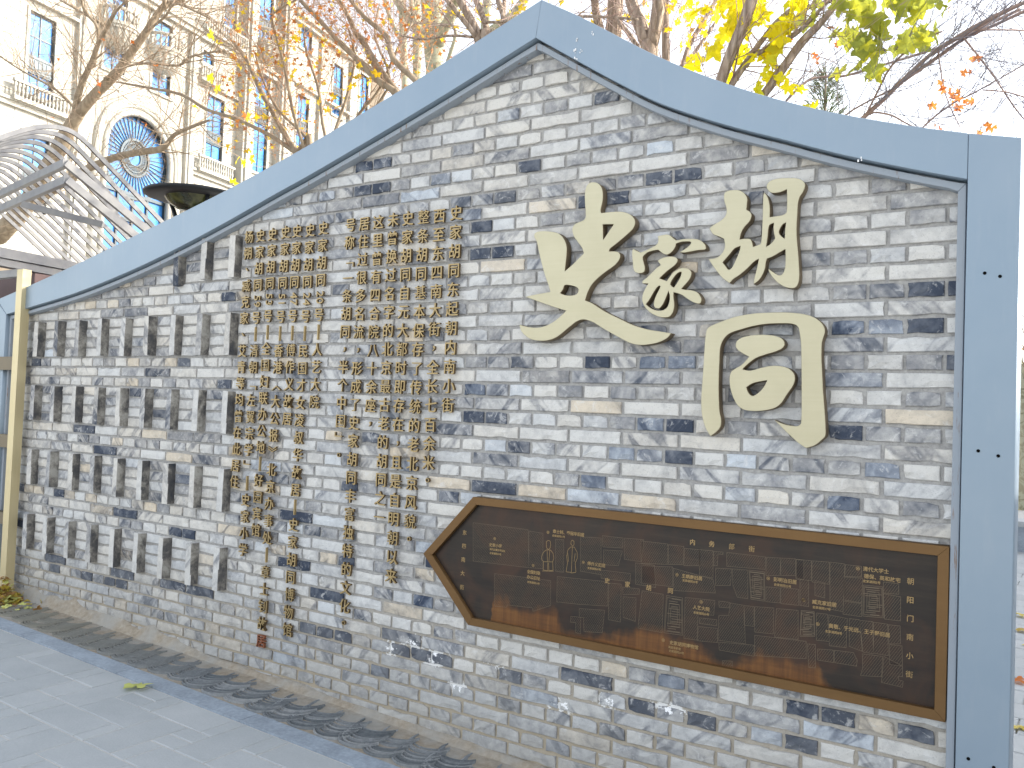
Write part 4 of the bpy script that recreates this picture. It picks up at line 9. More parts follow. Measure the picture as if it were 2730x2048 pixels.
"tong":[[[-0.6329,1.8324],[-0.6294,1.8353],[-0.6252,1.8379],[-0.6204,1.8404],[-0.615,1.8428],[-0.6092,1.8453],[-0.6019,1.8483],[-0.5936,1.8515],[-0.5846,1.8548],[-0.5753,1.8581],[-0.5659,1.8611],[-0.5567,1.8641],[-0.5473,1.867],[-0.5377,1.8699],[-0.5276,1.8725],[-0.517,1.8748],[-0.5056,1.877],[-0.4936,1.8789],[-0.4813,1.8806],[-0.4689,1.882],[-0.4567,1.8832],[-0.4448,1.884],[-0.4328,1.8845],[-0.421,1.8847],[-0.4092,1.8848],[-0.3974,1.8849],[-0.3856,1.885],[-0.374,1.8851],[-0.3623,1.885],[-0.3507,1.8848],[-0.3392,1.8842],[-0.3274,1.8834],[-0.3153,1.8823],[-0.3035,1.881],[-0.2922,1.8795],[-0.2819,1.8778],[-0.2727,1.8761],[-0.2643,1.8741],[-0.2565,1.872],[-0.2492,1.8696],[-0.2423,1.8669],[-0.2358,1.8638],[-0.2297,1.8604],[-0.224,1.8567],[-0.2188,1.8529],[-0.2141,1.849],[-0.21,1.8451],[-0.2063,1.8411],[-0.2032,1.8369],[-0.2005,1.8328],[-0.1982,1.8288],[-0.1965,1.8247],[-0.1952,1.8207],[-0.1944,1.8168],[-0.194,1.8128],[-0.1939,1.8088],[-0.1943,1.8049],[-0.1952,1.801],[-0.1964,1.7972],[-0.1977,1.7932],[-0.1988,1.7891],[-0.1999,1.7849],[-0.2011,1.7807],[-0.2022,1.7764],[-0.2032,1.7717],[-0.2037,1.7665],[-0.2041,1.7582],[-0.2042,1.7484],[-0.2041,1.7376],[-0.2039,1.7265],[-0.2035,1.7155],[-0.2029,1.7045],[-0.2021,1.6932],[-0.2011,1.6818],[-0.2002,1.6703],[-0.1993,1.6589],[-0.1986,1.6476],[-0.1979,1.6363],[-0.1972,1.625],[-0.1965,1.6137],[-0.1956,1.6024],[-0.1946,1.5912],[-0.1934,1.5799],[-0.1922,1.5687],[-0.191,1.5574],[-0.1898,1.5462],[-0.1887,1.5349],[-0.1875,1.5235],[-0.1864,1.5121],[-0.1854,1.501],[-0.1846,1.4901],[-0.1837,1.4792],[-0.1829,1.468],[-0.1823,1.4572],[-0.1821,1.4476],[-0.1827,1.4397],[-0.1839,1.4352],[-0.1858,1.4317],[-0.1884,1.4286],[-0.1914,1.4256],[-0.1948,1.4223],[-0.1988,1.4182],[-0.2033,1.4137],[-0.2083,1.4092],[-0.2136,1.405],[-0.219,1.4013],[-0.2247,1.3983],[-0.2309,1.3958],[-0.2372,1.3937],[-0.2434,1.3916],[-0.2491,1.3895],[-0.2549,1.393],[-0.2608,1.3965],[-0.267,1.4002],[-0.2736,1.4045],[-0.2805,1.4095],[-0.2889,1.4164],[-0.2983,1.4245],[-0.3082,1.4332],[-0.3179,1.442],[-0.327,1.4503],[-0.3355,1.4581],[-0.3438,1.4658],[-0.3517,1.4733],[-0.3594,1.4805],[-0.3667,1.4875],[-0.3616,1.4852],[-0.3562,1.4827],[-0.3506,1.4802],[-0.3449,1.4778],[-0.3392,1.4758],[-0.3335,1.4741],[-0.3278,1.4726],[-0.322,1.4713],[-0.3162,1.4703],[-0.3104,1.4694],[-0.3045,1.4687],[-0.2983,1.468],[-0.2923,1.4676],[-0.2867,1.4677],[-0.2821,1.4682],[-0.2787,1.4695],[-0.276,1.4716],[-0.2737,1.4739],[-0.2716,1.4763],[-0.2694,1.4784],[-0.2693,1.4872],[-0.2692,1.4962],[-0.269,1.5057],[-0.269,1.5158],[-0.269,1.5269],[-0.2693,1.5417],[-0.2698,1.5585],[-0.2703,1.5765],[-0.2708,1.5948],[-0.2714,1.6126],[-0.2719,1.63],[-0.2724,1.6477],[-0.273,1.6653],[-0.2736,1.6823],[-0.2742,1.6984],[-0.2748,1.7136],[-0.2754,1.728],[-0.276,1.7418],[-0.2768,1.7549],[-0.2778,1.7673],[-0.2791,1.7794],[-0.2807,1.7911],[-0.2824,1.8019],[-0.2842,1.8115],[-0.286,1.8192],[-0.2871,1.8229],[-0.2885,1.8261],[-0.2901,1.829],[-0.2923,1.8315],[-0.2949,1.8338],[-0.298,1.8359],[-0.3016,1.8376],[-0.3057,1.8391],[-0.3101,1.8403],[-0.315,1.8412],[-0.3216,1.842],[-0.3291,1.8426],[-0.3374,1.843],[-0.3462,1.8432],[-0.3553,1.8433],[-0.3651,1.8434],[-0.3757,1.8434],[-0.3867,1.8433],[-0.3975,1.8429],[-0.4079,1.8423],[-0.4177,1.8414],[-0.4272,1.8403],[-0.4366,1.839],[-0.4459,1.8374],[-0.4553,1.8357],[-0.4649,1.8337],[-0.4747,1.8314],[-0.4844,1.8289],[-0.494,1.8263],[-0.5032,1.8236],[-0.5124,1.8211],[-0.5215,1.8186],[-0.5303,1.8159],[-0.5385,1.8129],[-0.5457,1.8095],[-0.5519,1.8055],[-0.5573,1.8011],[-0.5619,1.7964],[-0.5661,1.7912],[-0.5698,1.7858],[-0.573,1.78],[-0.5758,1.774],[-0.578,1.7676],[-0.5798,1.7605],[-0.5812,1.7527],[-0.5821,1.7432],[-0.5825,1.7327],[-0.5826,1.7215],[-0.5825,1.7099],[-0.5826,1.6983],[-0.5828,1.6867],[-0.583,1.6749],[-0.5832,1.6628],[-0.5832,1.6505],[-0.5832,1.638],[-0.583,1.625],[-0.5827,1.6116],[-0.5823,1.598],[-0.5817,1.5847],[-0.5811,1.5717],[-0.5803,1.5588],[-0.5794,1.5458],[-0.5784,1.5332],[-0.5772,1.5217],[-0.5761,1.5117],[-0.5748,1.5048],[-0.5731,1.4987],[-0.5713,1.493],[-0.5698,1.4875],[-0.5689,1.4819],[-0.5684,1.4762],[-0.5682,1.4706],[-0.5684,1.4652],[-0.5691,1.4599],[-0.5705,1.4549],[-0.5727,1.4501],[-0.5756,1.4456],[-0.579,1.4413],[-0.5828,1.4371],[-0.5867,1.4332],[-0.5908,1.4294],[-0.5955,1.4258],[-0.6002,1.4223],[-0.6049,1.4191],[-0.6093,1.4159],[-0.6128,1.4209],[-0.6167,1.4261],[-0.6206,1.4316],[-0.6244,1.4373],[-0.6279,1.4435],[-0.631,1.45],[-0.634,1.4569],[-0.6369,1.4641],[-0.6394,1.4716],[-0.6417,1.4793],[-0.6438,1.4872],[-0.6456,1.4954],[-0.6471,1.5039],[-0.6484,1.5126],[-0.6495,1.5216],[-0.6503,1.5306],[-0.6508,1.5397],[-0.6511,1.5491],[-0.6511,1.5592],[-0.6511,1.5702],[-0.6508,1.5824],[-0.6502,1.5954],[-0.6495,1.6091],[-0.6488,1.6232],[-0.6482,1.6373],[-0.6476,1.6516],[-0.6471,1.6664],[-0.6465,1.6813],[-0.646,1.6961],[-0.6455,1.7105],[-0.645,1.7248],[-0.6446,1.7392],[-0.6441,1.7532],[-0.6437,1.7662],[-0.6432,1.7776],[-0.6427,1.7862],[-0.6422,1.7942],[-0.6416,1.8016],[-0.6408,1.8083],[-0.6399,1.8142],[-0.6391,1.8186],[-0.6383,1.8224],[-0.6372,1.826],[-0.6354,1.8292]],[[-0.468,1.7203],[-0.4731,1.7228],[-0.4785,1.7255],[-0.4841,1.7283],[-0.4895,1.7312],[-0.4944,1.7341],[-0.4991,1.737],[-0.5035,1.74],[-0.5077,1.743],[-0.5113,1.7461],[-0.5144,1.7491],[-0.5167,1.752],[-0.5185,1.755],[-0.5198,1.7579],[-0.5206,1.7609],[-0.521,1.7641],[-0.5209,1.7676],[-0.5204,1.7713],[-0.5194,1.7751],[-0.5178,1.7787],[-0.5154,1.782],[-0.5122,1.785],[-0.5084,1.7878],[-0.5039,1.7904],[-0.4989,1.7928],[-0.4932,1.7948],[-0.4866,1.7967],[-0.479,1.7984],[-0.4709,1.7998],[-0.4625,1.801],[-0.4543,1.8019],[-0.4461,1.8026],[-0.4378,1.8031],[-0.4294,1.8033],[-0.421,1.8033],[-0.4127,1.803],[-0.4042,1.8024],[-0.3954,1.8016],[-0.3869,1.8005],[-0.3788,1.7992],[-0.3715,1.7976],[-0.365,1.7957],[-0.359,1.7935],[-0.3536,1.7911],[-0.3489,1.7884],[-0.345,1.7855],[-0.3419,1.7823],[-0.3396,1.7788],[-0.3379,1.7752],[-0.3369,1.7715],[-0.3365,1.768],[-0.3367,1.7646],[-0.3376,1.7612],[-0.3391,1.7579],[-0.3412,1.7547],[-0.3441,1.7518],[-0.3479,1.749],[-0.3526,1.7464],[-0.358,1.7439],[-0.3638,1.7415],[-0.3698,1.7392],[-0.3762,1.737],[-0.3831,1.735],[-0.3902,1.7331],[-0.3975,1.7311],[-0.4046,1.7289],[-0.4117,1.7266],[-0.4189,1.7243],[-0.4261,1.7219],[-0.4331,1.7192],[-0.4398,1.7161],[-0.4461,1.7125],[-0.4522,1.7084],[-0.4581,1.7041],[-0.4637,1.6997],[-0.4691,1.6954],[-0.4743,1.691],[-0.4791,1.6865],[-0.4838,1.6819],[-0.4883,1.6775],[-0.4926,1.6734],[-0.487,1.6723],[-0.4811,1.6709],[-0.4751,1.6697],[-0.4688,1.6688],[-0.4623,1.6688],[-0.4556,1.6697],[-0.4487,1.6714],[-0.4416,1.6735],[-0.4343,1.6758],[-0.4268,1.6778],[-0.4188,1.6797],[-0.4105,1.6818],[-0.402,1.6838],[-0.3937,1.6855],[-0.3858,1.6867],[-0.3784,1.6873],[-0.3711,1.6875],[-0.3642,1.6874],[-0.3574,1.6869],[-0.3509,1.6862],[-0.3446,1.6852],[-0.3385,1.684],[-0.3326,1.6824],[-0.3271,1.6805],[-0.3219,1.6782],[-0.3171,1.6754],[-0.3125,1.6723],[-0.3082,1.6687],[-0.3045,1.665],[-0.3015,1.661],[-0.2991,1.6568],[-0.2973,1.6524],[-0.296,1.6477],[-0.2953,1.6429],[-0.2952,1.6381],[-0.2957,1.6331],[-0.2968,1.628],[-0.2984,1.6229],[-0.3005,1.6175],[-0.303,1.6121],[-0.3061,1.6066],[-0.3097,1.601],[-0.3137,1.5952],[-0.318,1.5892],[-0.3222,1.583],[-0.3263,1.576],[-0.3306,1.5685],[-0.3349,1.5609],[-0.3395,1.5538],[-0.3441,1.5478],[-0.3488,1.543],[-0.3534,1.5389],[-0.3582,1.5355],[-0.3635,1.5325],[-0.3697,1.5297],[-0.3768,1.5271],[-0.3848,1.5248],[-0.3933,1.5228],[-0.4019,1.5211],[-0.4103,1.5198],[-0.4188,1.5187],[-0.4274,1.5179],[-0.436,1.5174],[-0.4442,1.5172],[-0.4518,1.5173],[-0.4586,1.5176],[-0.4649,1.518],[-0.4708,1.5188],[-0.4765,1.52],[-0.482,1.5217],[-0.4873,1.5239],[-0.4925,1.5265],[-0.4974,1.5295],[-0.5022,1.5332],[-0.5067,1.5376],[-0.511,1.5429],[-0.5151,1.549],[-0.519,1.5557],[-0.5227,1.5628],[-0.526,1.5699],[-0.5291,1.5773],[-0.5319,1.585],[-0.5344,1.5929],[-0.5365,1.6008],[-0.5382,1.6085],[-0.5395,1.6161],[-0.5403,1.6238],[-0.5408,1.6312],[-0.5409,1.6382],[-0.5406,1.6444],[-0.54,1.6494],[-0.5391,1.654],[-0.5377,1.6582],[-0.536,1.6619],[-0.5339,1.6654],[-0.5313,1.6683],[-0.5282,1.6707],[-0.5248,1.6728],[-0.521,1.675],[-0.5171,1.6774],[-0.5128,1.68],[-0.5081,1.6826],[-0.5032,1.6853],[-0.4981,1.6885],[-0.4932,1.6924],[-0.4881,1.6972],[-0.483,1.7029],[-0.4778,1.7089],[-0.4728,1.7149]],[[-0.3977,1.6329],[-0.3988,1.6298],[-0.3999,1.6267],[-0.401,1.6234],[-0.4024,1.62],[-0.4043,1.6164],[-0.4069,1.612],[-0.4099,1.6072],[-0.4134,1.6021],[-0.4172,1.5972],[-0.4213,1.5927],[-0.4261,1.5883],[-0.4316,1.5838],[-0.4373,1.5796],[-0.4427,1.5764],[-0.4475,1.5745],[-0.4516,1.5743],[-0.4553,1.5754],[-0.4586,1.5774],[-0.4617,1.5801],[-0.4645,1.583],[-0.4671,1.5866],[-0.4694,1.591],[-0.4715,1.5957],[-0.4735,1.6004],[-0.4754,1.6047],[-0.4707,1.608],[-0.4661,1.6117],[-0.4611,1.6153],[-0.4555,1.6187],[-0.4489,1.6217],[-0.4401,1.6243],[-0.4297,1.6267],[-0.4186,1.6288],[-0.4077,1.6309]]]},"polys":[[[-1.7246,0.9728],[-1.4287,0.9717],[-1.4184,0.8092],[-1.7161,0.8002]],[[-1.4254,0.967],[-1.353,0.9645],[-1.3464,0.8134],[-1.4184,0.8092]],[[-1.2901,0.9461],[-1.2494,0.9481],[-1.2436,0.8117],[-1.2843,0.8114]],[[-1.1702,0.9692],[-1.0729,0.975],[-1.067,0.8252],[-1.1644,0.8271]],[[-1.0678,0.9853],[-0.9733,0.986],[-0.9744,0.9451],[-1.0633,0.9397]],[[-1.0601,0.9279],[-0.974,0.9332],[-0.9903,0.8714],[-1.0577,0.8676]],[[-1.0678,0.8445],[-0.9337,0.8477],[-0.9351,0.8143],[-1.0664,0.8108]],[[-0.968,0.9866],[-0.8816,0.989],[-0.8887,0.9008],[-0.9648,0.9009]],[[-0.9144,0.8929],[-0.8319,0.8939],[-0.8237,0.8063],[-0.9113,0.8081]],[[-1.597,0.7601],[-1.3059,0.7684],[-1.3014,0.6638],[-1.389,0.6251],[-1.3927,0.6398],[-1.5214,0.6329],[-1.5241,0.6222],[-1.5903,0.6173]],[[-1.2747,0.7902],[-1.0334,0.8008],[-1.0322,0.7023],[-1.1672,0.6891],[-1.273,0.6831]],[[-1.0305,0.7964],[-0.9742,0.7994],[-0.9711,0.6473],[-1.0274,0.6478]],[[-0.9685,0.7882],[-0.8925,0.7919],[-0.8943,0.7704],[-0.9647,0.7578]],[[-0.9644,0.7507],[-0.9067,0.7544],[-0.9058,0.6603],[-0.9613,0.6679]],[[-0.8819,0.7863],[-0.7901,0.7855],[-0.7899,0.6351],[-0.8945,0.6362]],[[-1.1637,0.6725],[-1.0451,0.6835],[-1.0468,0.6591],[-1.0523,0.5908],[-1.1375,0.5813],[-1.1426,0.639],[-1.1622,0.6359]],[[-1.2018,0.6345],[-1.1538,0.6373],[-1.1538,0.5688],[-1.1764,0.5699],[-1.1781,0.6113],[-1.2036,0.6096]],[[-0.8933,0.9832],[-0.7784,0.9838],[-0.7756,0.904],[-0.89,0.8944]],[[-0.7757,0.9817],[-0.7109,0.9819],[-0.7111,0.9121],[-0.773,0.9043]],[[-0.7081,0.975],[-0.6472,0.9773],[-0.6452,0.9157],[-0.7084,0.9077]],[[-0.6472,0.9773],[-0.5924,0.979],[-0.5891,0.8758],[-0.6439,0.8779]],[[-0.5899,0.977],[-0.5532,0.979],[-0.5529,0.9696],[-0.5724,0.9696],[-0.5735,0.9248],[-0.5882,0.923]],[[-0.5386,0.9798],[-0.3895,0.9802],[-0.3905,0.9345],[-0.5369,0.9272]],[[-0.3872,0.9795],[-0.3347,0.9832],[-0.3352,0.9191],[-0.3875,0.9121]],[[-0.3347,0.9832],[-0.2809,0.9867],[-0.2793,0.9265],[-0.3329,0.9194]],[[-0.2787,0.9856],[-0.2237,0.9871],[-0.224,0.9162],[-0.2767,0.9134]],[[-0.887,0.8849],[-0.7545,0.897],[-0.7518,0.82],[-0.8845,0.8161]],[[-0.7517,0.8925],[-0.589,0.8711],[-0.5775,0.821],[-0.7488,0.8059]],[[-0.5805,0.9145],[-0.5174,0.9203],[-0.5203,0.8571],[-0.5784,0.849]],[[-0.515,0.9206],[-0.4555,0.9237],[-0.4523,0.8183],[-0.4926,0.817],[-0.5107,0.8585]],[[-0.3863,0.8713],[-0.3339,0.8741],[-0.3324,0.8203],[-0.3848,0.8169]],[[-0.3317,0.8767],[-0.2669,0.8791],[-0.2654,0.8215],[-0.3301,0.8184]],[[-0.2635,0.9152],[-0.2327,0.915],[-0.2302,0.8224],[-0.261,0.8221]],[[-0.211,0.918],[-0.1764,0.9139],[-0.1751,0.8615],[-0.2096,0.8652]],[[-0.6991,0.7867],[-0.5791,0.7926],[-0.5822,0.7358],[-0.6441,0.7308],[-0.6458,0.6311],[-0.6989,0.629]],[[-0.6386,0.7174],[-0.5694,0.7214],[-0.5687,0.6982],[-0.6379,0.6962]],[[-0.6425,0.6837],[-0.566,0.6893],[-0.5643,0.6359],[-0.6432,0.6292]],[[-0.5643,0.7924],[-0.5207,0.7943],[-0.5225,0.7731],[-0.5612,0.7695]],[[-0.5182,0.7923],[-0.4657,0.791],[-0.4567,0.6501],[-0.5621,0.6456],[-0.5626,0.7389],[-0.524,0.745]],[[-0.4657,0.791],[-0.4281,0.7922],[-0.4259,0.7194],[-0.4635,0.7178]],[[-0.4258,0.7925],[-0.3545,0.7989],[-0.354,0.7042],[-0.423,0.6993]],[[-0.3453,0.798],[-0.2671,0.8034],[-0.2642,0.6994],[-0.3492,0.6938]],[[-0.4227,0.688],[-0.2356,0.6978],[-0.234,0.6363],[-0.4205,0.6132]],[[-0.5428,0.5723],[-0.5044,0.5771],[-0.5034,0.5473],[-0.5395,0.545]],[[-0.5595,0.639],[-0.4239,0.6513],[-0.4227,0.6105],[-0.5561,0.6094]],[[-0.2311,0.6897],[-0.2029,0.6925],[-0.2007,0.6096],[-0.2245,0.6073]],[[-0.2803,0.9842],[-0.2515,0.9855],[-0.2497,0.9168],[-0.2784,0.9173]],[[-0.2231,0.9868],[-0.1628,0.9899],[-0.1608,0.9113],[-0.2211,0.9118]],[[-0.1607,0.9902],[-0.11,0.99],[-0.1121,0.8227],[-0.1564,0.8246]],[[-0.1078,0.9881],[-0.054,0.9885],[-0.0531,0.9521],[-0.1089,0.9467]],[[-0.1109,0.9443],[-0.0489,0.9483],[-0.0509,0.8623],[-0.111,0.864]],[[-0.1109,0.8597],[-0.0509,0.8601],[-0.0498,0.8153],[-0.1119,0.8141]],[[0.0179,0.9446],[0.0674,0.9451],[0.0682,0.9095],[0.0188,0.9066]],[[0.0189,0.9045],[0.0743,0.902],[0.0761,0.8207],[0.0248,0.8187]],[[-0.2031,0.8042],[-0.1645,0.8058],[-0.1557,0.7113],[-0.2006,0.7079]],[[-0.1602,0.8043],[-0.097,0.8013],[-0.0986,0.6997],[-0.1553,0.6962]],[[-0.0907,0.8023],[-0.0557,0.8037],[-0.0449,0.6965],[-0.0884,0.7059]],[[-0.0556,0.8015],[-0.013,0.8042],[-0.0084,0.6946],[-0.0428,0.6947]],[[-0.0109,0.8024],[0.0351,0.8035],[0.0395,0.697],[-0.0084,0.6967]],[[0.0371,0.8017],[0.0745,0.8037],[0.0778,0.7437],[0.0406,0.7371]],[[0.0426,0.7354],[0.0818,0.7381],[0.0852,0.67],[0.0441,0.6685]],[[-0.0447,0.688],[0.0217,0.6917],[0.0194,0.6217],[-0.049,0.6126],[-0.0416,0.6417]],[[0.0257,0.6924],[0.0852,0.67],[0.086,0.6348],[0.0724,0.6342],[0.0746,0.6221],[0.0883,0.6207],[0.0868,0.5996],[0.0198,0.6029]],[[-0.138,0.684],[-0.0734,0.6871],[-0.0605,0.6637],[-0.0621,0.6421],[-0.1369,0.6409]],[[-0.1955,0.6781],[-0.1401,0.6837],[-0.139,0.6405],[-0.1944,0.6389]]],
"courts":[[[-0.7766,0.7826],[-0.7093,0.7828],[-0.7044,0.64],[-0.782,0.6365]],[[-0.4508,0.9243],[-0.3925,0.9251],[-0.3894,0.8185],[-0.4406,0.8178]],[[-0.2561,0.8051],[-0.2103,0.8078],[-0.2058,0.7205],[-0.258,0.7116]],[[-0.0463,0.9251],[0.0163,0.9274],[0.0227,0.8226],[-0.0458,0.8181]]],
"figs":[[[-1.3343,0.9184],[-1.3337,0.9311],[-1.325,0.9372],[-1.3148,0.9343],[-1.3125,0.9209],[-1.3148,0.9056],[-1.3227,0.8981],[-1.3313,0.9036],[-1.3343,0.9184]],[[-1.3321,0.896],[-1.3448,0.8869],[-1.3547,0.868],[-1.3552,0.8527],[-1.3447,0.8439],[-1.345,0.8085],[-1.3224,0.8074],[-1.3238,0.8415],[-1.3191,0.8421],[-1.3165,0.8082],[-1.2961,0.8139],[-1.2994,0.8496],[-1.2942,0.8653],[-1.2992,0.8848],[-1.3115,0.8974],[-1.3321,0.896]],[[-1.3291,0.8953],[-1.3252,0.8463]],[[-1.3155,0.8954],[-1.3182,0.8472]],[[-1.3447,0.8439],[-1.2994,0.8486]],[[-1.3507,0.8037],[-1.293,0.8102]],[[-1.2143,0.9346],[-1.2131,0.9472],[-1.2064,0.9514],[-1.1993,0.9462],[-1.1988,0.9339],[-1.2053,0.9257],[-1.2143,0.9346]],[[-1.2138,0.9223],[-1.2275,0.9082],[-1.232,0.8779],[-1.2264,0.8537],[-1.2323,0.8157],[-1.2094,0.8162],[-1.2064,0.8141],[-1.185,0.8194],[-1.19,0.8583],[-1.1806,0.8792],[-1.1828,0.9036],[-1.1966,0.9228],[-1.2138,0.9223]],[[-1.2063,0.9216],[-1.2065,0.8166]],[[-1.2269,0.8934],[-1.2226,0.8592]],[[-1.1916,0.8976],[-1.1959,0.8625]]],
"labels":[["东",-1.7689,0.9226,0.024,1],["四",-1.7692,0.8624,0.024,1],["南",-1.7708,0.8004,0.024,1],["大",-1.7717,0.7386,0.024,1],["街",-1.7719,0.6753,0.024,1],["史",-1.0379,0.805,0.024,1],["家",-0.9462,0.8023,0.024,1],["胡",-0.8531,0.8021,0.024,1],["同",-0.7608,0.8036,0.024,1],["内",-0.6758,1.0027,0.024,1],["务",-0.5982,1.0044,0.024,1],["部",-0.52,1.0039,0.024,1],["街",-0.4428,1.0036,0.024,1],["朝",0.1042,0.9586,0.024,1],["阳",0.1044,0.896,0.024,1],["门",0.1057,0.8338,0.024,1],["南",0.1063,0.7715,0.024,1],["小",0.1069,0.7093,0.024,1],["街",0.107,0.6472,0.024,1],["史家小学",-1.5966,0.8848,0.017,1],["清代左翼宗学旧址",-1.5854,0.8652,0.0105,1],["史家胡同59号",-1.5948,0.8483,0.0105,1],["全国妇联",-1.3922,0.7922,0.017,1],["办公旧址",-1.3924,0.7693,0.017,1],["史家胡同53号",-1.3914,0.7476,0.0105,1],["章士钊、乔冠华旧居",-1.2276,0.9789,0.017,1],["史家胡同51号",-1.2749,0.9603,0.0105,1],["傅作义旧居",-1.0905,0.8644,0.017,1],["史家胡同47号",-1.0997,0.8452,0.0105,1],["王炳南旧居",-0.6739,0.8681,0.017,1],["史家胡同33号",-0.6809,0.8514,0.0105,1],["彭明治旧居",-0.3167,0.9035,0.017,1],["史家胡同23号",-0.3251,0.8844,0.0105,1],["人艺大院",-0.6324,0.7553,0.017,1],["史家胡同20号",-0.6317,0.7351,0.0105,1],["史家胡同博物馆",-0.6981,0.6039,0.017,1],["凌叔华故居",-0.736,0.5852,0.0105,1],["史家胡同24号",-0.7277,0.5714,0.0105,1],["清代大学士",-0.007,0.9817,0.017,1],["德保、英和故宅",0.0137,0.9568,0.017,1],["史家胡同5号",-0.0194,0.9395,0.0105,1],["臧克家旧居",-0.1761,0.8425,0.017,1],["史家胡同17号",-0.1851,0.8236,0.0105,1],["黄敬、于光远、王子野旧居",-0.0577,0.7669,0.017,1],["史家胡同8号",-0.1417,0.7459,0.0105,1]],
"marks":[[-1.6024,0.9141],[-1.3959,0.8212],[-1.3277,0.9712],[-1.1518,0.8655],[-0.7354,0.869],[-0.3781,0.9033],[-0.6332,0.7788],[-0.7836,0.6072],[-0.2483,0.8431],[-0.0661,0.9796],[-0.2486,0.8436],[-0.1969,0.7656]],
"frame":{"OL":[[-1.435,3.289],[-1.443,3.29],[-1.78,3.179],[-2.151,3.056],[-2.783,2.863],[-2.963,2.82],[-3.628,2.628],[-4.35,2.471],[-4.849,2.348],[-5.254,2.311],[-5.555,2.23],[-5.954,2.179]],
"IL":[[-1.46,3.132],[-2.047,2.931],[-2.773,2.703],[-3.425,2.495],[-3.526,2.479],[-4.472,2.249],[-5.575,2.078],[-5.854,2.048]],
"OR":[[-1.247,3.183],[-1.047,3.046],[-0.877,2.92],[-0.746,2.848],[-0.458,2.707],[-0.196,2.602],[0.069,2.513],[0.263,2.452],[0.411,2.421]],
"IR":[[-1.192,2.947],[-0.871,2.735],[-0.741,2.685],[-0.364,2.519],[-0.137,2.431],[0.122,2.348],[0.258,2.306],[0.255,1.829],[0.251,1.289],[0.25,0.384]]},"holes":[[0.311,1.989],[0.355,1.976],[0.303,1.411],[0.36,1.398],[0.293,0.425],[0.365,0.415]],
"flecks":[[-1.245,3.076],[-1.228,3.024],[-1.257,3.031],[-1.251,3.002],[-1.175,3.094],[-0.085,2.415]],
"text":[["史家胡同东起朝内南小街",-1.8972,2.4056,-0.00041,-0.09055],["西至东四南大街，全长七百余米。",-1.9972,2.4017,-0.00045,-0.09046],["整条胡同基本保存了传统的老北京风貌。",-2.0943,2.4041,-0.00042,-0.0915],["史家胡同自元大都时即存在，且是自明朝以来",-2.1923,2.4063,-0.00067,-0.09154],["未曾换过名字的北京最古老的胡同之一",-2.2875,2.408,-0.00052,-0.09167],["这里曾有四合院八十余座，",-2.3852,2.405,9e-05,-0.09181],["居住过很多名流，形成了史家胡同丰富独特的文化。",-2.4802,2.4064,-0.00097,-0.09184],["号称﹁一条胡同，半个中国﹂。",-2.5756,2.4068,-0.00074,-0.09131],["史家胡同A号—人艺大院",-2.7704,2.4076,-0.00082,-0.09133],["史家胡同B号—民国才女凌叔华故居—史家胡同博物馆",-2.8673,2.4047,-0.0014,-0.0918],["史家胡同C号—傅作义故居",-2.966,2.4079,-0.00097,-0.09158],["史家胡同D号—香港︽大公报︾北京办事处—章士钊故居",-3.0557,2.4091,-0.00182,-0.092],["史家胡同E号—全国妇联办公地—好园宾馆",-3.1596,2.4062,-0.00121,-0.09005],["史家胡同F号—清朝﹁左翼宗学﹂—史家小学",-3.257,2.4063,-0.00115,-0.09157],["杨朔、臧克家、艾青等均曾在此居住",-3.3519,2.4061,-0.00161,-0.09153]],
"trees":{"left":[[[-17.235,5.0,4.036,0.2034],[-16.441,5.0,4.442,0.1803],[-15.686,5.0,4.829,0.1588],[-15.047,5.0,5.374,0.1472],[-14.702,5.0,5.7,0.1301],[-14.491,5.0,5.872,0.1443],[-14.173,5.0,6.222,0.1128],[-13.99,5.0,6.357,0.1046]],[[-13.99,5.0,6.357,0.0971],[-13.562,5.05,6.66,0.081],[-13.119,5.1,6.906,0.0798],[-12.801,5.15,7.226,0.0648],[-12.489,5.2,7.528,0.0572],[-12.328,5.25,7.764,0.05],[-12.164,5.3,7.935,0.057],[-11.794,5.35,7.965,0.0422],[-11.542,5.4,8.174,0.035]],[[-14.092,5.0,6.341,0.075],[-13.965,4.94,6.562,0.0598],[-13.738,4.88,6.795,0.0519],[-13.385,4.82,7.06,0.0439],[-13.124,4.76,7.302,0.0362],[-12.797,4.7,7.46,0.0286],[-12.459,4.64,7.638,0.0211],[-12.07,4.58,7.705,0.0138]],[[-15.13,5.0,4.978,0.1084],[-14.105,4.92,5.178,0.0737],[-13.249,4.84,5.279,0.0635],[-12.489,4.76,5.316,0.0541],[-11.619,4.68,5.27,0.0515],[-10.985,4.6,5.22,0.0434],[-10.614,4.52,5.341,0.0303],[-10.035,4.44,5.369,0.0234],[-9.601,4.36,5.359,0.0142]],[[-14.014,5.0,6.361,0.0299],[-14.588,4.9,6.819,0.0232],[-15.567,4.8,7.298,0.0162],[-16.197,4.7,7.659,0.0168]],[[-13.303,5.0,7.704,0.0296],[-14.124,5.1,8.132,0.0233],[-15.189,5.2,8.686,0.0165]],[[-13.286,5.0,6.819,0.0255],[-12.518,4.9,6.85,0.021],[-11.68,4.8,6.704,0.02],[-10.85,4.7,6.476,0.019],[-10.459,4.6,6.495,0.0155],[-9.618,4.5,6.385,0.0118]],[[-11.716,5.0,7.691,0.0413],[-11.635,4.9,7.859,0.0343],[-11.603,4.8,8.046,0.0274]],[[-13.63,5.0,7.075,0.0297],[-13.385,4.9,7.631,0.0222],[-13.66,4.8,7.972,0.0226],[-13.628,4.7,8.243,0.0151]],[[-12.18,5.0,7.385,0.0209],[-11.553,4.9,7.452,0.0203],[-11.138,4.8,7.524,0.0165],[-10.172,4.7,7.04,0.0124]]],
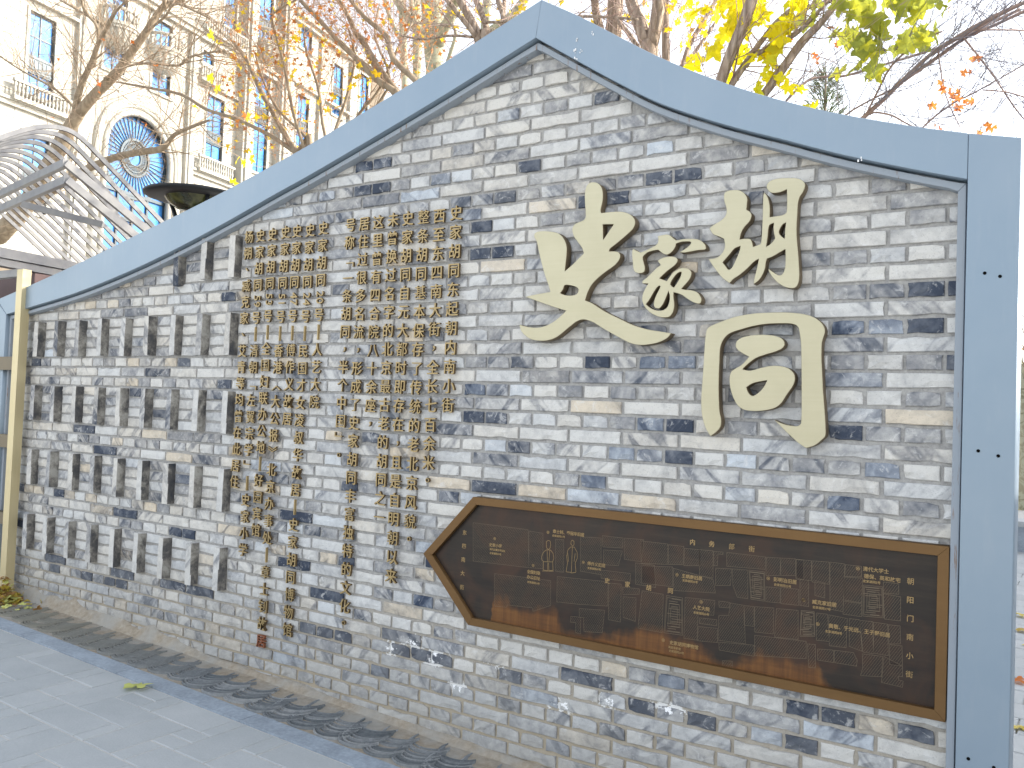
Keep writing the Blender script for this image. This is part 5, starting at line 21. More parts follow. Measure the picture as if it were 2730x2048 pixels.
"maple":[[[-7.185,4.0,4.336,0.0425],[-7.515,4.05,4.533,0.0291],[-8.077,4.1,4.859,0.0254],[-8.828,4.15,5.196,0.0242],[-9.495,4.2,5.443,0.0225],[-10.102,4.25,5.759,0.0206],[-10.888,4.3,6.003,0.0186],[-11.859,4.35,6.287,0.0131]],[[-7.287,4.0,4.439,0.0286],[-7.273,3.95,4.551,0.019],[-7.442,3.9,5.001,0.0194],[-7.575,3.85,5.579,0.0174],[-7.762,3.8,6.128,0.0153],[-7.585,3.75,6.207,0.0126],[-7.243,3.7,6.221,0.0098]],[[-7.284,4.0,4.394,0.0428],[-7.442,4.05,4.519,0.0386],[-7.693,4.1,4.706,0.0346],[-8.101,4.15,5.184,0.0308],[-8.416,4.2,5.54,0.0318],[-8.756,4.25,5.996,0.0274],[-9.162,4.3,6.375,0.0227]],[[-5.644,4.0,4.725,0.0606],[-5.958,4.03,5.039,0.0536],[-6.165,4.06,5.257,0.0502],[-6.366,4.09,5.497,0.042],[-6.568,4.12,5.774,0.0382],[-6.692,4.15,5.878,0.0338],[-6.884,4.18,6.167,0.0297],[-7.076,4.21,6.397,0.0303],[-7.258,4.24,6.592,0.0257]],[[-5.759,4.0,4.869,0.0438],[-5.883,3.94,4.992,0.0397],[-6.074,3.88,5.123,0.0402],[-6.297,3.82,5.347,0.0363],[-6.616,3.76,5.651,0.0303],[-6.852,3.7,5.903,0.0285],[-7.112,3.64,6.165,0.0243]],[[-5.441,4.0,4.857,0.0386],[-5.603,3.96,5.066,0.0348],[-5.891,3.92,5.343,0.0357],[-5.969,3.88,5.601,0.0316],[-6.266,3.84,5.853,0.0277],[-6.46,3.8,6.082,0.0235]],[[-6.94,4.0,4.394,0.0233],[-6.832,4.05,4.795,0.0187],[-6.724,4.1,5.194,0.0165],[-6.706,4.15,5.611,0.0144],[-6.868,4.2,5.98,0.0123]],[[-6.881,4.0,4.431,0.0232],[-7.081,4.05,4.832,0.019],[-7.223,4.1,5.281,0.0171],[-7.5,4.15,5.766,0.0151],[-7.64,4.2,6.096,0.0129]],[[-6.762,4.0,4.46,0.023],[-6.478,4.05,4.872,0.0184],[-6.249,4.1,5.112,0.016],[-6.036,4.15,5.568,0.0138],[-5.873,4.2,5.856,0.0116]],[[-6.414,4.0,4.586,0.0226],[-6.248,4.05,4.879,0.0181],[-6.085,4.1,5.213,0.0159],[-6.39,4.15,5.771,0.0142],[-6.399,4.2,6.147,0.012]],[[-6.999,4.0,4.357,0.0233],[-7.392,4.05,4.742,0.0194],[-7.94,4.1,5.167,0.0178],[-8.307,4.15,5.631,0.0158],[-8.538,4.2,6.035,0.0135]]],
"sycamore":[[[-8.508,8.0,5.664,0.1548],[-8.601,8.0,6.688,0.1454],[-8.665,8.0,7.45,0.155],[-8.706,8.0,7.918,0.1844],[-8.774,8.0,8.446,0.1874],[-8.834,8.0,8.976,0.1764]],[[-8.552,8.0,7.567,0.0875],[-8.449,7.9,7.697,0.0938],[-8.194,7.8,7.872,0.0929],[-8.053,7.7,8.089,0.0925],[-7.932,7.6,8.384,0.0793]],[[-8.727,8.0,7.571,0.0745],[-8.986,8.1,7.855,0.0761],[-9.417,8.2,8.268,0.0784],[-9.813,8.3,8.748,0.0735],[-10.081,8.4,9.127,0.0676]],[[-8.901,8.0,7.799,0.0412],[-9.182,8.1,8.125,0.0421],[-9.368,8.2,8.47,0.0429],[-9.496,8.3,8.809,0.0364]],[[-8.523,8.0,6.706,0.0461],[-8.276,7.9,7.224,0.0329],[-8.064,7.8,7.578,0.0262],[-8.11,7.7,7.733,0.0197]]],
"sycamore2":[[[-11.518,11.0,7.665,0.1012],[-11.571,11.0,8.651,0.0944],[-11.621,11.0,9.561,0.0962],[-11.717,11.0,10.57,0.0895]],[[-11.607,11.0,9.312,0.0522],[-11.242,11.0,9.806,0.0435],[-11.067,11.0,10.334,0.035]]],
"sycamore3":[[[-13.62,13.0,8.501,0.0971],[-13.688,13.0,9.731,0.0892],[-13.852,13.0,11.371,0.092],[-13.925,13.0,12.244,0.0832]],[[-13.755,13.0,10.498,0.0502],[-14.24,13.0,11.266,0.0515],[-14.539,13.0,12.104,0.0421]]],
"sycamore4":[[[-9.086,10.0,8.139,0.091],[-9.077,10.0,8.859,0.0847],[-9.054,10.0,9.287,0.0855],[-9.022,10.0,9.714,0.0784]],[[-9.058,10.0,8.638,0.0689],[-8.521,10.0,8.845,0.0757],[-8.217,10.0,9.094,0.0755],[-7.97,10.0,9.385,0.068]]],
"brown":[[[-3.928,3.0,4.447,0.0532],[-4.05,3.0,4.832,0.0473],[-4.157,3.0,5.051,0.037],[-4.295,3.0,5.264,0.0339],[-4.446,3.0,5.493,0.0308]],[[-3.928,3.0,4.617,0.0357],[-4.024,3.1,4.914,0.0294],[-4.166,3.2,5.166,0.0303],[-4.313,3.3,5.376,0.0311],[-4.433,3.4,5.63,0.0279]],[[-3.889,3.0,4.474,0.0319],[-3.885,3.15,5.001,0.0257],[-4.06,3.3,5.318,0.0267],[-4.212,3.45,5.635,0.0237]],[[-3.776,3.0,4.823,0.0214],[-3.92,3.2,5.104,0.0186],[-4.057,3.4,5.359,0.0193],[-4.176,3.6,5.693,0.016]],[[-4.049,3.0,4.811,0.0254],[-4.076,2.9,4.898,0.0254],[-4.23,2.8,5.113,0.022],[-4.329,2.7,5.264,0.0184]],[[-4.05,3.0,4.846,0.0146],[-4.294,2.9,4.875,0.011],[-4.517,2.8,4.849,0.0092],[-4.702,2.7,4.883,0.0074]],[[-3.994,3.0,4.971,0.0146],[-3.485,2.9,4.838,0.0122],[-2.84,2.8,4.691,0.0115],[-2.323,2.7,4.514,0.0094]]],
"multi":[[[-3.105,4.0,3.897,0.0801],[-3.2,4.0,4.964,0.0763],[-3.201,4.0,5.198,0.0732],[-3.191,4.0,5.43,0.0779],[-3.173,4.0,5.696,0.071]],[[-3.156,4.0,4.224,0.0443],[-3.282,3.9,5.033,0.0419],[-3.288,3.8,5.208,0.038],[-3.259,3.7,5.319,0.0378],[-3.253,3.6,5.536,0.0341]]],
"fork":[[[-2.53,3.5,3.69,0.0699],[-2.587,3.5,4.508,0.0691],[-2.601,3.5,4.699,0.0698]],[[-2.61,3.5,4.659,0.0557],[-2.711,3.53,4.905,0.0604],[-2.792,3.56,5.068,0.0541],[-2.857,3.59,5.263,0.0513],[-2.921,3.62,5.496,0.0485]],[[-2.579,3.5,4.652,0.0522],[-2.518,3.47,4.872,0.0559],[-2.49,3.44,5.047,0.0562],[-2.47,3.41,5.254,0.0531]],[[-2.624,3.5,4.547,0.0208],[-2.793,3.6,4.783,0.0214],[-2.96,3.7,4.992,0.022],[-3.09,3.8,5.129,0.0188]]],
"pole":[[[-3.051,5.0,4.002,0.0442],[-3.106,5.0,5.104,0.0418],[-3.128,5.0,5.502,0.0382],[-3.136,5.0,5.839,0.0345],[-3.134,5.0,6.136,0.0349]],[[-3.031,5.0,4.621,0.0286],[-2.972,5.2,5.308,0.0256],[-2.857,5.4,5.722,0.0219],[-2.777,5.6,6.07,0.018]],[[-3.049,5.0,4.546,0.0245],[-3.006,5.2,5.076,0.0211],[-2.851,5.4,5.519,0.0174],[-2.729,5.6,5.855,0.0134]]],
"slant":[[[-1.982,3.0,3.369,0.0512],[-1.765,3.0,4.029,0.043],[-1.67,3.0,4.269,0.0433],[-1.603,3.0,4.426,0.0436],[-1.538,3.0,4.624,0.0439],[-1.473,3.0,4.82,0.0412]],[[-1.725,3.0,3.708,0.0272],[-1.713,3.1,4.039,0.0217],[-1.635,3.2,4.234,0.0221],[-1.556,3.3,4.417,0.0209],[-1.475,3.4,4.586,0.0196],[-1.348,3.5,4.717,0.0199],[-1.189,3.6,4.737,0.0167],[-1.019,3.7,4.873,0.0136]],[[-1.69,3.0,3.959,0.0183],[-1.561,3.15,4.245,0.0188],[-1.354,3.3,4.39,0.0159],[-1.259,3.45,4.544,0.0163],[-1.133,3.6,4.769,0.0134]],[[-1.805,3.0,3.462,0.036],[-1.478,3.1,3.899,0.0305],[-1.36,3.2,4.125,0.0342],[-1.241,3.3,4.352,0.0317],[-1.133,3.4,4.512,0.0258],[-1.025,3.5,4.716,0.023],[-0.969,3.6,4.877,0.0201]]],
"right":[[[-1.372,4.0,3.361,0.0239],[-1.087,4.0,3.789,0.0221],[-0.936,4.0,3.943,0.0181],[-0.788,4.0,4.066,0.0181],[-0.653,4.0,4.192,0.0182],[-0.472,4.0,4.347,0.0162],[-0.292,4.0,4.442,0.0182],[-0.169,4.0,4.502,0.0183],[0.039,4.0,4.582,0.0163],[0.168,4.0,4.623,0.0143],[0.319,4.0,4.684,0.0122]],[[-0.653,4.0,4.18,0.0141],[-0.387,4.05,4.363,0.0143],[-0.227,4.1,4.481,0.0144],[-0.058,4.15,4.549,0.0124],[0.157,4.2,4.643,0.0125],[0.286,4.25,4.714,0.0105]],[[-0.925,4.0,3.953,0.008],[-0.825,3.9,4.085,0.008],[-0.701,3.8,4.246,0.0079],[-0.506,3.7,4.343,0.0078],[-0.33,3.6,4.352,0.0058]],[[-1.701,4.0,4.004,0.0124],[-1.578,4.1,4.224,0.0105],[-1.453,4.2,4.388,0.0106],[-1.371,4.3,4.446,0.0107],[-1.197,4.4,4.459,0.0108],[-0.994,4.5,4.521,0.0109],[-0.79,4.6,4.593,0.011],[-0.519,4.7,4.676,0.0111],[-0.321,4.8,4.785,0.0135],[0.074,4.9,4.958,0.0137]],[[-0.662,4.0,3.581,0.0098],[-0.515,4.1,3.831,0.008],[-0.333,4.2,4.011,0.0071],[-0.191,4.3,4.108,0.0062],[0.151,4.4,4.31,0.0053]],[[-0.897,4.0,3.955,0.008],[-0.855,4.0,3.966,0.008],[-0.729,4.0,3.922,0.007],[-0.591,4.0,3.821,0.0059],[-0.452,4.0,3.757,0.004]],[[-1.149,4.0,3.92,0.0081],[-1.023,4.0,4.014,0.0081],[-0.761,4.0,4.122,0.0071],[-0.653,4.0,4.165,0.0061]],[[-0.26,4.0,4.475,0.0081],[-0.072,4.2,4.223,0.0062],[0.069,4.4,4.003,0.0062],[0.16,4.6,3.902,0.0043]],[[-0.159,4.0,4.483,0.0081],[0.023,4.2,4.523,0.0062],[0.16,4.4,4.566,0.0064]],[[-0.413,4.0,4.391,0.0061],[-0.38,4.2,4.101,0.0041],[-0.293,4.4,3.881,0.0041]],[[-0.1,4.0,4.016,0.0059],[0.032,4.2,4.046,0.0061],[0.168,4.4,4.039,0.0062]]]},"leaves":{"yellow":[[-1.907,3.311,4.86,0.131],[-1.758,3.236,4.725,0.103],[-1.842,3.407,4.741,0.125],[-2.015,3.578,4.851,0.197],[-1.905,3.424,4.899,0.108],[-1.996,3.566,4.894,0.11],[-1.982,3.109,4.674,0.191],[-2.211,3.445,4.914,0.103],[-2.005,3.092,4.726,0.131],[-2.056,3.054,4.772,0.171],[-1.938,3.115,4.672,0.13],[-1.357,3.304,4.666,0.121],[-1.231,3.01,4.525,0.176],[-1.253,3.23,4.652,0.192],[-1.287,3.469,4.698,0.17],[-1.211,3.105,4.521,0.158],[-1.732,3.395,4.766,0.14],[-1.721,3.223,4.691,0.181],[-1.812,3.379,4.803,0.201],[-1.954,3.516,4.915,0.12],[-1.83,3.231,4.759,0.157],[-1.826,3.172,4.642,0.139],[-1.823,3.392,4.788,0.201],[-1.952,3.642,4.966,0.125],[-1.788,3.234,4.677,0.105],[-1.745,3.048,4.632,0.149],[-1.699,3.337,4.518,0.109],[-1.578,3.263,4.537,0.102],[-1.656,3.189,4.57,0.192],[-1.679,3.268,4.527,0.166],[-1.653,3.506,4.725,0.143],[-1.76,3.301,4.657,0.171],[-1.612,2.977,4.445,0.108],[-1.534,2.984,4.412,0.114],[-1.731,3.195,4.51,0.134],[-1.888,3.5,4.637,0.203],[-1.76,3.189,4.574,0.182],[-1.851,3.304,4.53,0.174],[-1.819,3.296,4.593,0.103],[-1.806,3.284,4.577,0.185],[-1.607,3.293,4.654,0.16],[-1.708,3.344,4.743,0.151],[-1.735,3.337,4.658,0.17],[-1.625,3.473,4.718,0.203],[-1.589,3.133,4.604,0.1],[-1.71,3.553,4.745,0.119],[-1.601,3.085,4.493,0.163],[-1.521,3.267,4.612,0.125],[-1.505,3.091,4.536,0.169],[-1.496,3.177,4.637,0.105],[-1.487,3.073,4.62,0.094],[-1.316,3.242,4.497,0.157],[-1.363,3.12,4.428,0.155],[-1.42,3.548,4.59,0.142],[-1.418,3.388,4.572,0.151],[-1.324,3.526,4.581,0.15],[-1.366,3.212,4.416,0.184],[-1.32,3.203,4.533,0.101],[-1.305,2.994,4.398,0.145],[-1.338,3.059,4.308,0.183],[-1.422,3.237,4.366,0.176],[-1.542,3.601,4.618,0.175],[-1.383,3.124,4.386,0.183],[-1.46,3.317,4.459,0.115],[-1.474,3.449,4.469,0.118],[-1.415,3.22,4.309,0.163],[-1.464,3.259,4.309,0.102],[-1.528,3.302,4.319,0.153],[-1.581,3.513,4.392,0.126],[-1.479,3.3,4.339,0.194],[-1.341,3.281,4.458,0.144],[-1.346,3.31,4.463,0.121],[-1.363,3.229,4.424,0.175],[-1.278,3.088,4.385,0.158],[-1.596,2.974,4.215,0.099],[-1.781,3.537,4.481,0.126],[-1.517,2.991,4.18,0.097],[-1.535,2.961,4.143,0.182],[-1.673,3.359,4.304,0.118],[-1.775,3.35,4.33,0.157],[-1.822,3.645,4.495,0.166],[-1.485,3.417,4.271,0.147],[-1.42,3.163,4.178,0.145],[-1.429,3.078,4.167,0.117],[-1.431,3.121,4.147,0.162],[-1.419,3.183,4.072,0.151],[-1.512,3.435,4.161,0.15],[-1.42,3.004,4.042,0.111],[-1.364,3.129,4.026,0.099],[-1.301,2.977,3.977,0.117],[-1.437,3.504,4.181,0.197],[-1.247,2.996,3.906,0.123],[-1.396,3.462,4.077,0.172],[-1.869,3.117,4.346,0.188],[-1.865,3.098,4.344,0.162],[-1.833,2.965,4.279,0.112],[-2.167,3.495,4.449,0.161],[-2.154,3.405,4.382,0.162],[-1.487,3.037,3.926,0.125],[-1.499,3.07,3.963,0.161],[-1.32,3.587,4.09,0.107],[-1.176,3.247,3.832,0.113],[-1.093,3.109,3.783,0.105],[-1.934,3.608,4.268,0.192]],
"green":[[-0.995,3.772,4.772,0.184],[-0.886,3.322,4.522,0.203],[-0.953,3.639,4.69,0.202],[-0.939,3.306,4.588,0.154],[-0.841,3.468,4.623,0.215],[-0.875,3.44,4.591,0.191],[-0.933,3.806,4.814,0.23],[-0.873,3.612,4.684,0.146],[-1.104,3.737,4.75,0.193],[-0.998,3.304,4.554,0.151],[-1.028,3.797,4.671,0.201],[-0.983,3.678,4.637,0.146],[-0.921,3.337,4.485,0.134],[-0.999,3.836,4.544,0.156],[-0.951,3.623,4.438,0.22],[-1.129,3.82,4.602,0.18],[-1.056,3.866,4.553,0.185],[-0.916,3.503,4.35,0.147],[-0.852,3.444,4.338,0.176],[-0.855,3.446,4.287,0.208],[-0.874,3.576,4.352,0.151],[-0.779,3.476,4.528,0.235],[-0.84,3.529,4.563,0.191],[-0.93,3.711,4.634,0.138],[-0.758,3.569,4.459,0.182],[-0.773,3.572,4.495,0.143],[-0.794,3.516,4.494,0.143],[-0.856,3.737,4.397,0.183],[-0.813,3.31,4.224,0.179],[-0.786,3.301,4.235,0.127],[-0.736,3.501,4.216,0.142],[-0.844,3.792,4.38,0.223],[-0.756,3.594,4.462,0.224],[-0.768,3.714,4.464,0.142],[-0.756,3.662,4.405,0.162],[-0.488,3.506,4.627,0.186],[-0.542,3.686,4.638,0.161],[-0.698,3.857,4.783,0.236],[-0.509,3.809,4.473,0.139],[-0.472,3.786,4.36,0.163],[-0.421,3.376,4.194,0.127],[-0.441,3.386,4.442,0.219],[-0.559,3.697,4.617,0.158],[-0.532,3.599,4.507,0.146],[-0.536,3.735,4.555,0.187],[-0.584,3.542,4.592,0.134],[-0.55,3.323,4.517,0.178],[-0.582,3.362,4.47,0.184],[-0.439,3.503,4.584,0.151],[-0.415,3.429,4.552,0.239],[-0.487,3.614,4.603,0.221],[-0.275,3.389,4.453,0.225],[-0.332,3.327,4.446,0.159],[-0.576,3.489,4.271,0.191],[-0.613,3.841,4.434,0.205],[-0.68,3.896,4.425,0.175],[-0.529,3.394,4.205,0.171],[-0.41,3.365,4.246,0.144],[-0.467,3.59,4.334,0.191],[-0.506,3.663,4.388,0.17],[-0.437,3.512,4.297,0.179],[-0.391,3.324,4.214,0.131],[-0.392,3.739,4.406,0.2],[-0.905,3.511,4.173,0.194],[-0.826,3.327,4.085,0.129],[-0.749,3.387,4.092,0.214],[-0.804,3.721,4.198,0.186],[-1.104,3.858,4.301,0.168],[-1.312,3.646,4.666,0.197],[-1.169,3.365,4.637,0.242],[-0.74,3.636,4.67,0.161],[-0.644,3.306,4.528,0.131]],
"amber":[[-6.177,4.716,5.988,0.1],[-4.995,3.957,5.777,0.09],[-5.39,3.727,5.863,0.065],[-5.381,4.417,5.958,0.093],[-4.868,4.073,5.493,0.068],[-5.155,4.219,5.775,0.086],[-5.404,4.607,6.251,0.126],[-5.676,4.724,5.966,0.093],[-5.593,4.145,5.834,0.07],[-5.594,4.094,5.929,0.11],[-4.552,3.627,5.082,0.095],[-5.143,4.021,5.727,0.099],[-5.769,4.767,6.428,0.12],[-6.054,4.726,6.113,0.13],[-4.784,3.713,5.511,0.109],[-5.122,4.288,5.974,0.079],[-5.398,4.4,5.777,0.097],[-5.21,4.465,6.105,0.068],[-4.617,3.763,5.432,0.101],[-5.296,4.338,6.151,0.085],[-5.001,4.285,5.908,0.092],[-4.162,3.755,5.395,0.108],[-5.084,4.772,6.094,0.096],[-4.992,4.252,5.579,0.108],[-4.792,4.778,5.809,0.067],[-5.179,4.679,5.984,0.091],[-4.326,4.119,5.127,0.097],[-4.654,4.696,5.716,0.099],[-4.107,3.761,5.41,0.091],[-4.407,4.324,5.544,0.063],[-4.149,3.817,5.485,0.093],[-4.746,4.262,5.949,0.094],[-4.532,4.721,5.743,0.072],[-4.46,4.08,5.618,0.065],[-4.281,3.857,5.58,0.094],[-5.132,4.399,5.919,0.079],[-4.594,4.168,5.738,0.072],[-5.309,4.541,5.926,0.075],[-5.032,4.695,5.904,0.105],[-4.499,3.725,5.531,0.091],[-4.246,4.106,5.786,0.081],[-4.15,4.179,5.781,0.106],[-4.813,4.753,6.318,0.122],[-4.261,4.36,5.506,0.062],[-4.156,4.153,5.716,0.103],[-4.04,4.14,5.684,0.099],[-4.647,4.608,5.993,0.118],[-3.912,3.949,5.565,0.106],[-3.832,3.718,5.591,0.107],[-4.42,4.265,5.717,0.109],[-3.996,4.542,5.92,0.094],[-3.747,4.571,5.537,0.103],[-4.146,4.798,5.79,0.111],[-3.937,4.68,5.736,0.079],[-4.359,4.521,5.707,0.103],[-3.897,4.006,5.648,0.098],[-3.615,3.685,5.263,0.104],[-3.318,3.72,5.408,0.059],[-4.266,4.775,5.962,0.113],[-3.578,4.244,5.468,0.072],[-8.028,4.285,5.167,0.14],[-7.463,3.806,4.969,0.105],[-7.679,4.26,4.923,0.103],[-8.314,4.635,5.473,0.083],[-8.434,4.755,5.335,0.081],[-8.178,4.778,5.259,0.132],[-8.044,4.41,5.313,0.078],[-7.499,3.967,5.02,0.086],[-8.971,4.629,5.381,0.137],[-8.556,4.434,5.108,0.116],[-8.414,4.547,5.233,0.082],[-8.539,4.422,5.144,0.137],[-7.428,3.615,4.711,0.079],[-8.034,3.908,4.878,0.078],[-8.563,4.422,5.262,0.145],[-8.007,3.966,5.147,0.126],[-7.085,3.883,5.184,0.078],[-6.522,3.911,5.129,0.112],[-8.066,4.44,5.776,0.139],[-6.773,4.068,5.2,0.081],[-7.616,4.628,5.27,0.119],[-6.692,3.824,5.016,0.108],[-6.867,3.834,5.204,0.084],[-7.225,4.426,5.178,0.091],[-7.015,3.925,5.064,0.106],[-7.418,4.379,5.374,0.113],[-6.029,3.765,5.155,0.095],[-6.169,3.848,5.331,0.072],[-5.927,3.711,5.107,0.111],[-6.0,3.673,5.057,0.078],[-6.216,3.676,5.101,0.073],[-6.867,4.591,5.484,0.121],[-7.253,4.737,5.565,0.079],[-6.754,4.351,5.203,0.116],[-7.093,4.646,5.607,0.077],[-7.221,4.624,5.662,0.105],[-8.394,4.677,6.269,0.101],[-8.004,4.134,6.067,0.134],[-7.58,4.05,5.95,0.136],[-7.609,3.825,5.824,0.098],[-8.206,3.924,4.618,0.088],[-8.731,3.856,4.815,0.084],[-9.056,4.314,4.878,0.098],[-8.252,3.914,4.631,0.102],[-8.357,3.702,4.624,0.123],[-8.285,4.032,4.558,0.136],[-2.365,3.732,4.962,0.073],[-2.863,4.564,5.513,0.076],[-3.057,4.792,5.64,0.1],[-2.768,4.3,5.157,0.075],[-2.644,3.791,5.139,0.098],[-2.813,4.165,5.437,0.058],[-2.393,3.656,4.921,0.053],[-2.51,3.609,5.185,0.096],[-2.5,3.65,4.842,0.075],[-2.872,4.027,5.196,0.065],[-2.501,3.773,5.143,0.089],[-3.134,4.484,5.586,0.104],[-2.831,4.748,5.561,0.061],[-2.744,4.254,5.32,0.102],[-2.94,4.599,5.497,0.073],[-2.549,4.068,4.875,0.085],[-2.73,4.776,5.282,0.07],[-2.424,3.692,4.923,0.07],[-2.681,4.785,5.405,0.078],[-2.377,4.156,5.063,0.096],[-2.685,4.628,5.258,0.079],[-2.472,4.408,5.093,0.096],[-2.655,4.444,5.278,0.069],[-2.545,3.991,5.151,0.083],[-2.545,4.67,5.103,0.074],[-2.451,3.734,4.933,0.09],[-2.538,4.134,5.285,0.075],[-2.537,3.973,5.047,0.062],[-2.494,4.246,5.223,0.065],[-2.59,4.363,5.248,0.103],[-2.395,3.656,4.985,0.069],[-2.415,3.932,4.988,0.095],[-2.534,4.125,5.183,0.085],[-2.449,3.929,5.303,0.094],[-2.606,4.409,5.444,0.078],[-2.24,3.755,4.923,0.054],[-2.545,4.269,5.316,0.104],[-2.56,4.602,5.278,0.103],[-2.567,4.077,5.202,0.083],[-2.467,4.104,5.148,0.094],[-2.574,4.698,5.487,0.081],[-2.57,4.381,5.445,0.071],[-2.401,3.819,5.183,0.061],[-2.29,4.127,5.072,0.072],[-2.64,4.552,5.408,0.074],[-2.289,3.714,4.968,0.091],[-2.543,4.222,5.347,0.082],[-2.46,4.59,5.368,0.077],[-2.447,3.982,4.852,0.088],[-2.454,4.03,4.917,0.075],[-2.338,3.783,4.686,0.066],[-2.487,4.073,4.868,0.088],[-2.753,4.528,5.027,0.079],[-2.335,3.713,4.707,0.074],[-3.304,4.481,5.462,0.098],[-2.772,3.85,5.022,0.066],[-2.977,4.232,5.408,0.083],[-2.7,3.606,4.908,0.081],[-3.019,4.356,5.322,0.083],[-3.084,3.935,5.201,0.101],[-3.348,4.168,5.439,0.076],[-3.388,4.274,5.397,0.095],[-3.631,4.691,5.675,0.072],[-3.73,4.78,5.757,0.083]],
"left":[[-9.266,4.087,5.799,0.116],[-9.838,4.505,6.023,0.168],[-9.385,4.292,5.723,0.146],[-8.782,3.963,5.271,0.101],[-8.403,4.428,5.288,0.11],[-9.574,4.095,5.451,0.111],[-8.7,4.443,5.569,0.139],[-8.334,4.224,5.383,0.147],[-8.533,4.139,5.187,0.132],[-9.178,4.662,5.433,0.158],[-8.902,4.157,5.146,0.11],[-9.129,4.557,4.753,0.158],[-8.75,4.276,4.642,0.103],[-9.384,4.672,4.848,0.142],[-9.16,4.475,4.386,0.133],[-8.737,4.12,4.331,0.144],[-9.937,4.544,6.703,0.153],[-9.44,4.194,6.457,0.161],[-9.045,4.06,6.214,0.104],[-9.266,4.508,6.638,0.134]],
"red":[[-0.232,4.076,4.194,0.07],[-0.222,4.294,4.28,0.048],[-0.241,3.853,3.934,0.064],[-0.312,3.992,4.025,0.067],[-0.319,4.249,4.082,0.077],[-0.274,4.093,4.071,0.058],[-0.334,4.238,4.03,0.065],[-0.186,4.14,3.974,0.07],[-0.211,4.06,3.942,0.054],[-0.163,3.871,3.909,0.05],[-0.237,4.244,4.033,0.058],[-0.233,4.156,4.003,0.05],[-0.22,4.4,4.066,0.052],[-0.295,4.332,4.013,0.071],[-0.315,4.324,4.013,0.061],[-0.232,3.807,3.852,0.075],[-0.27,3.902,3.984,0.052],[-0.306,3.895,4.028,0.044],[-0.156,4.102,4.299,0.08],[-0.227,4.385,4.413,0.047],[-0.405,4.157,4.182,0.062],[-0.397,4.151,4.113,0.078],[-0.392,4.143,4.13,0.054],[-0.011,3.853,3.67,0.078],[-0.083,4.21,3.8,0.079],[-0.138,4.293,3.783,0.048],[-0.146,4.222,3.764,0.07],[-1.208,3.983,4.717,0.065],[-0.469,4.072,3.983,0.048],[-0.469,4.195,4.012,0.076],[-0.384,3.974,3.748,0.071],[-1.431,4.332,4.658,0.077],[-1.283,3.868,4.401,0.047],[-1.355,4.155,4.545,0.056],[-1.345,3.965,4.485,0.071],[-1.51,3.879,4.64,0.059],[-1.584,4.049,4.735,0.065],[-1.201,4.184,4.648,0.062],[-1.2,4.161,4.652,0.06],[-0.357,4.134,4.749,0.074]]},"perg":{"crest":[-8.358,1.5,4.254],
"ax":[-0.9816,0.1908,0.0],
"e":[0.1908,0.9816,0.0],
"prof":[[-2.1,-1.45],[-1.3,-0.88],[-0.9,-0.56],[-0.45,-0.23],[-0.36,-0.17],[-0.17,-0.06],[0,0],[0.17,0.01],[0.33,-0.05],[0.55,-0.22],[0.9,-0.5],[1.26,-0.8],[1.7,-1.17]],
"Ba":[-7.48,1.2,3.664],
"Bb":[-7.355,1.15,3.477],
"Bc":[-8.216,1.2,3.346],
"beam":[[-6.406,0.7,2.536],[-6.289,0.022,2.536]],
"Bc2":[-7.637,1.7,3.192]},"lamp":{"c":[-5.522,1.2,3.13],
"tip":[-5.917,1.2,3.165],
"low":[-5.512,1.2,3.009],
"arm":[-5.542,1.1,2.966],
"arm0":[-5.665,1.1,3.101]},"pine":[-1.751,6.0,4.879],
"leafg":[-3.383,-0.564,0.015],
"leafr":[[0.098,5.461,-0.096],[0.169,4.815,-0.098],[0.241,3.183,-0.101]],
"pile":[-5.336,-0.199,0.078],
"person":[-1.182,31.536,-0.055],
"bike":[-2.178,41.787,-0.023],
"cam":{"loc":[0.6053,-3.2804,1.4752],
"R":[[0.834552,-0.550755,-0.013816],[0.54959,0.83401,-0.048777],[0.038387,0.033114,0.998714]],
"lens":30.86}}
SC = bpy.context.scene
COL = SC.collection
R = math.radians
# ------------------------------------------------------------------ camera
cam = bpy.data.objects.new('camera', bpy.data.cameras.new('camera')); COL.objects.link(cam)
r_ = D['cam']['R']
M4 = Matrix(((r_[0][0], r_[0][2], -r_[0][1]), (r_[1][0], r_[1][2], -r_[1][1]), (r_[2][0], r_[2][2], -r_[2][1]))).to_4x4()
M4.translation = Vector(D['cam']['loc'])
cam.matrix_world = M4
cam.data.sensor_width = 36; cam.data.lens = D['cam']['lens']; cam.data.clip_start = .05; cam.data.clip_end = 1500
SC.camera = cam
CAM = Vector(D['cam']['loc'])
# ------------------------------------------------------------------ sky and sun
SUN_DIR = Vector((.75, .66, 0)).normalized() * math.cos(R(27)) + Vector((0, 0, math.sin(R(27))))
W = bpy.data.worlds.new('World'); SC.world = W; W.use_nodes = True
wn = W.node_tree.nodes; wl = W.node_tree.links; wn.clear()
sky = wn.new('ShaderNodeTexSky'); sky.sky_type = 'NISHITA'; sky.sun_disc = False
sky.sun_elevation = R(27); sky.sun_rotation = math.atan2(SUN_DIR.x, SUN_DIR.y); sky.air_density = 1.0; sky.dust_density = 2.2; sky.ozone_density = 1.0
hs = wn.new('ShaderNodeHueSaturation'); hs.inputs['Saturation'].default_value = .34
bg = wn.new('ShaderNodeBackground'); bg.inputs['Strength'].default_value = .15
wo = wn.new('ShaderNodeOutputWorld')
wl.new(sky.outputs[0], hs.inputs['Color']); wl.new(hs.outputs[0], bg.inputs[0]); wl.new(bg.outputs[0], wo.inputs[0])
sun = bpy.data.objects.new('sun', bpy.data.lights.new('sun', 'SUN')); COL.objects.link(sun)
sun.data.energy = 2.2; sun.data.angle = R(.5); sun.data.color = (1, .93, .82)
sun.rotation_euler = SUN_DIR.to_track_quat('Z', 'Y').to_euler()
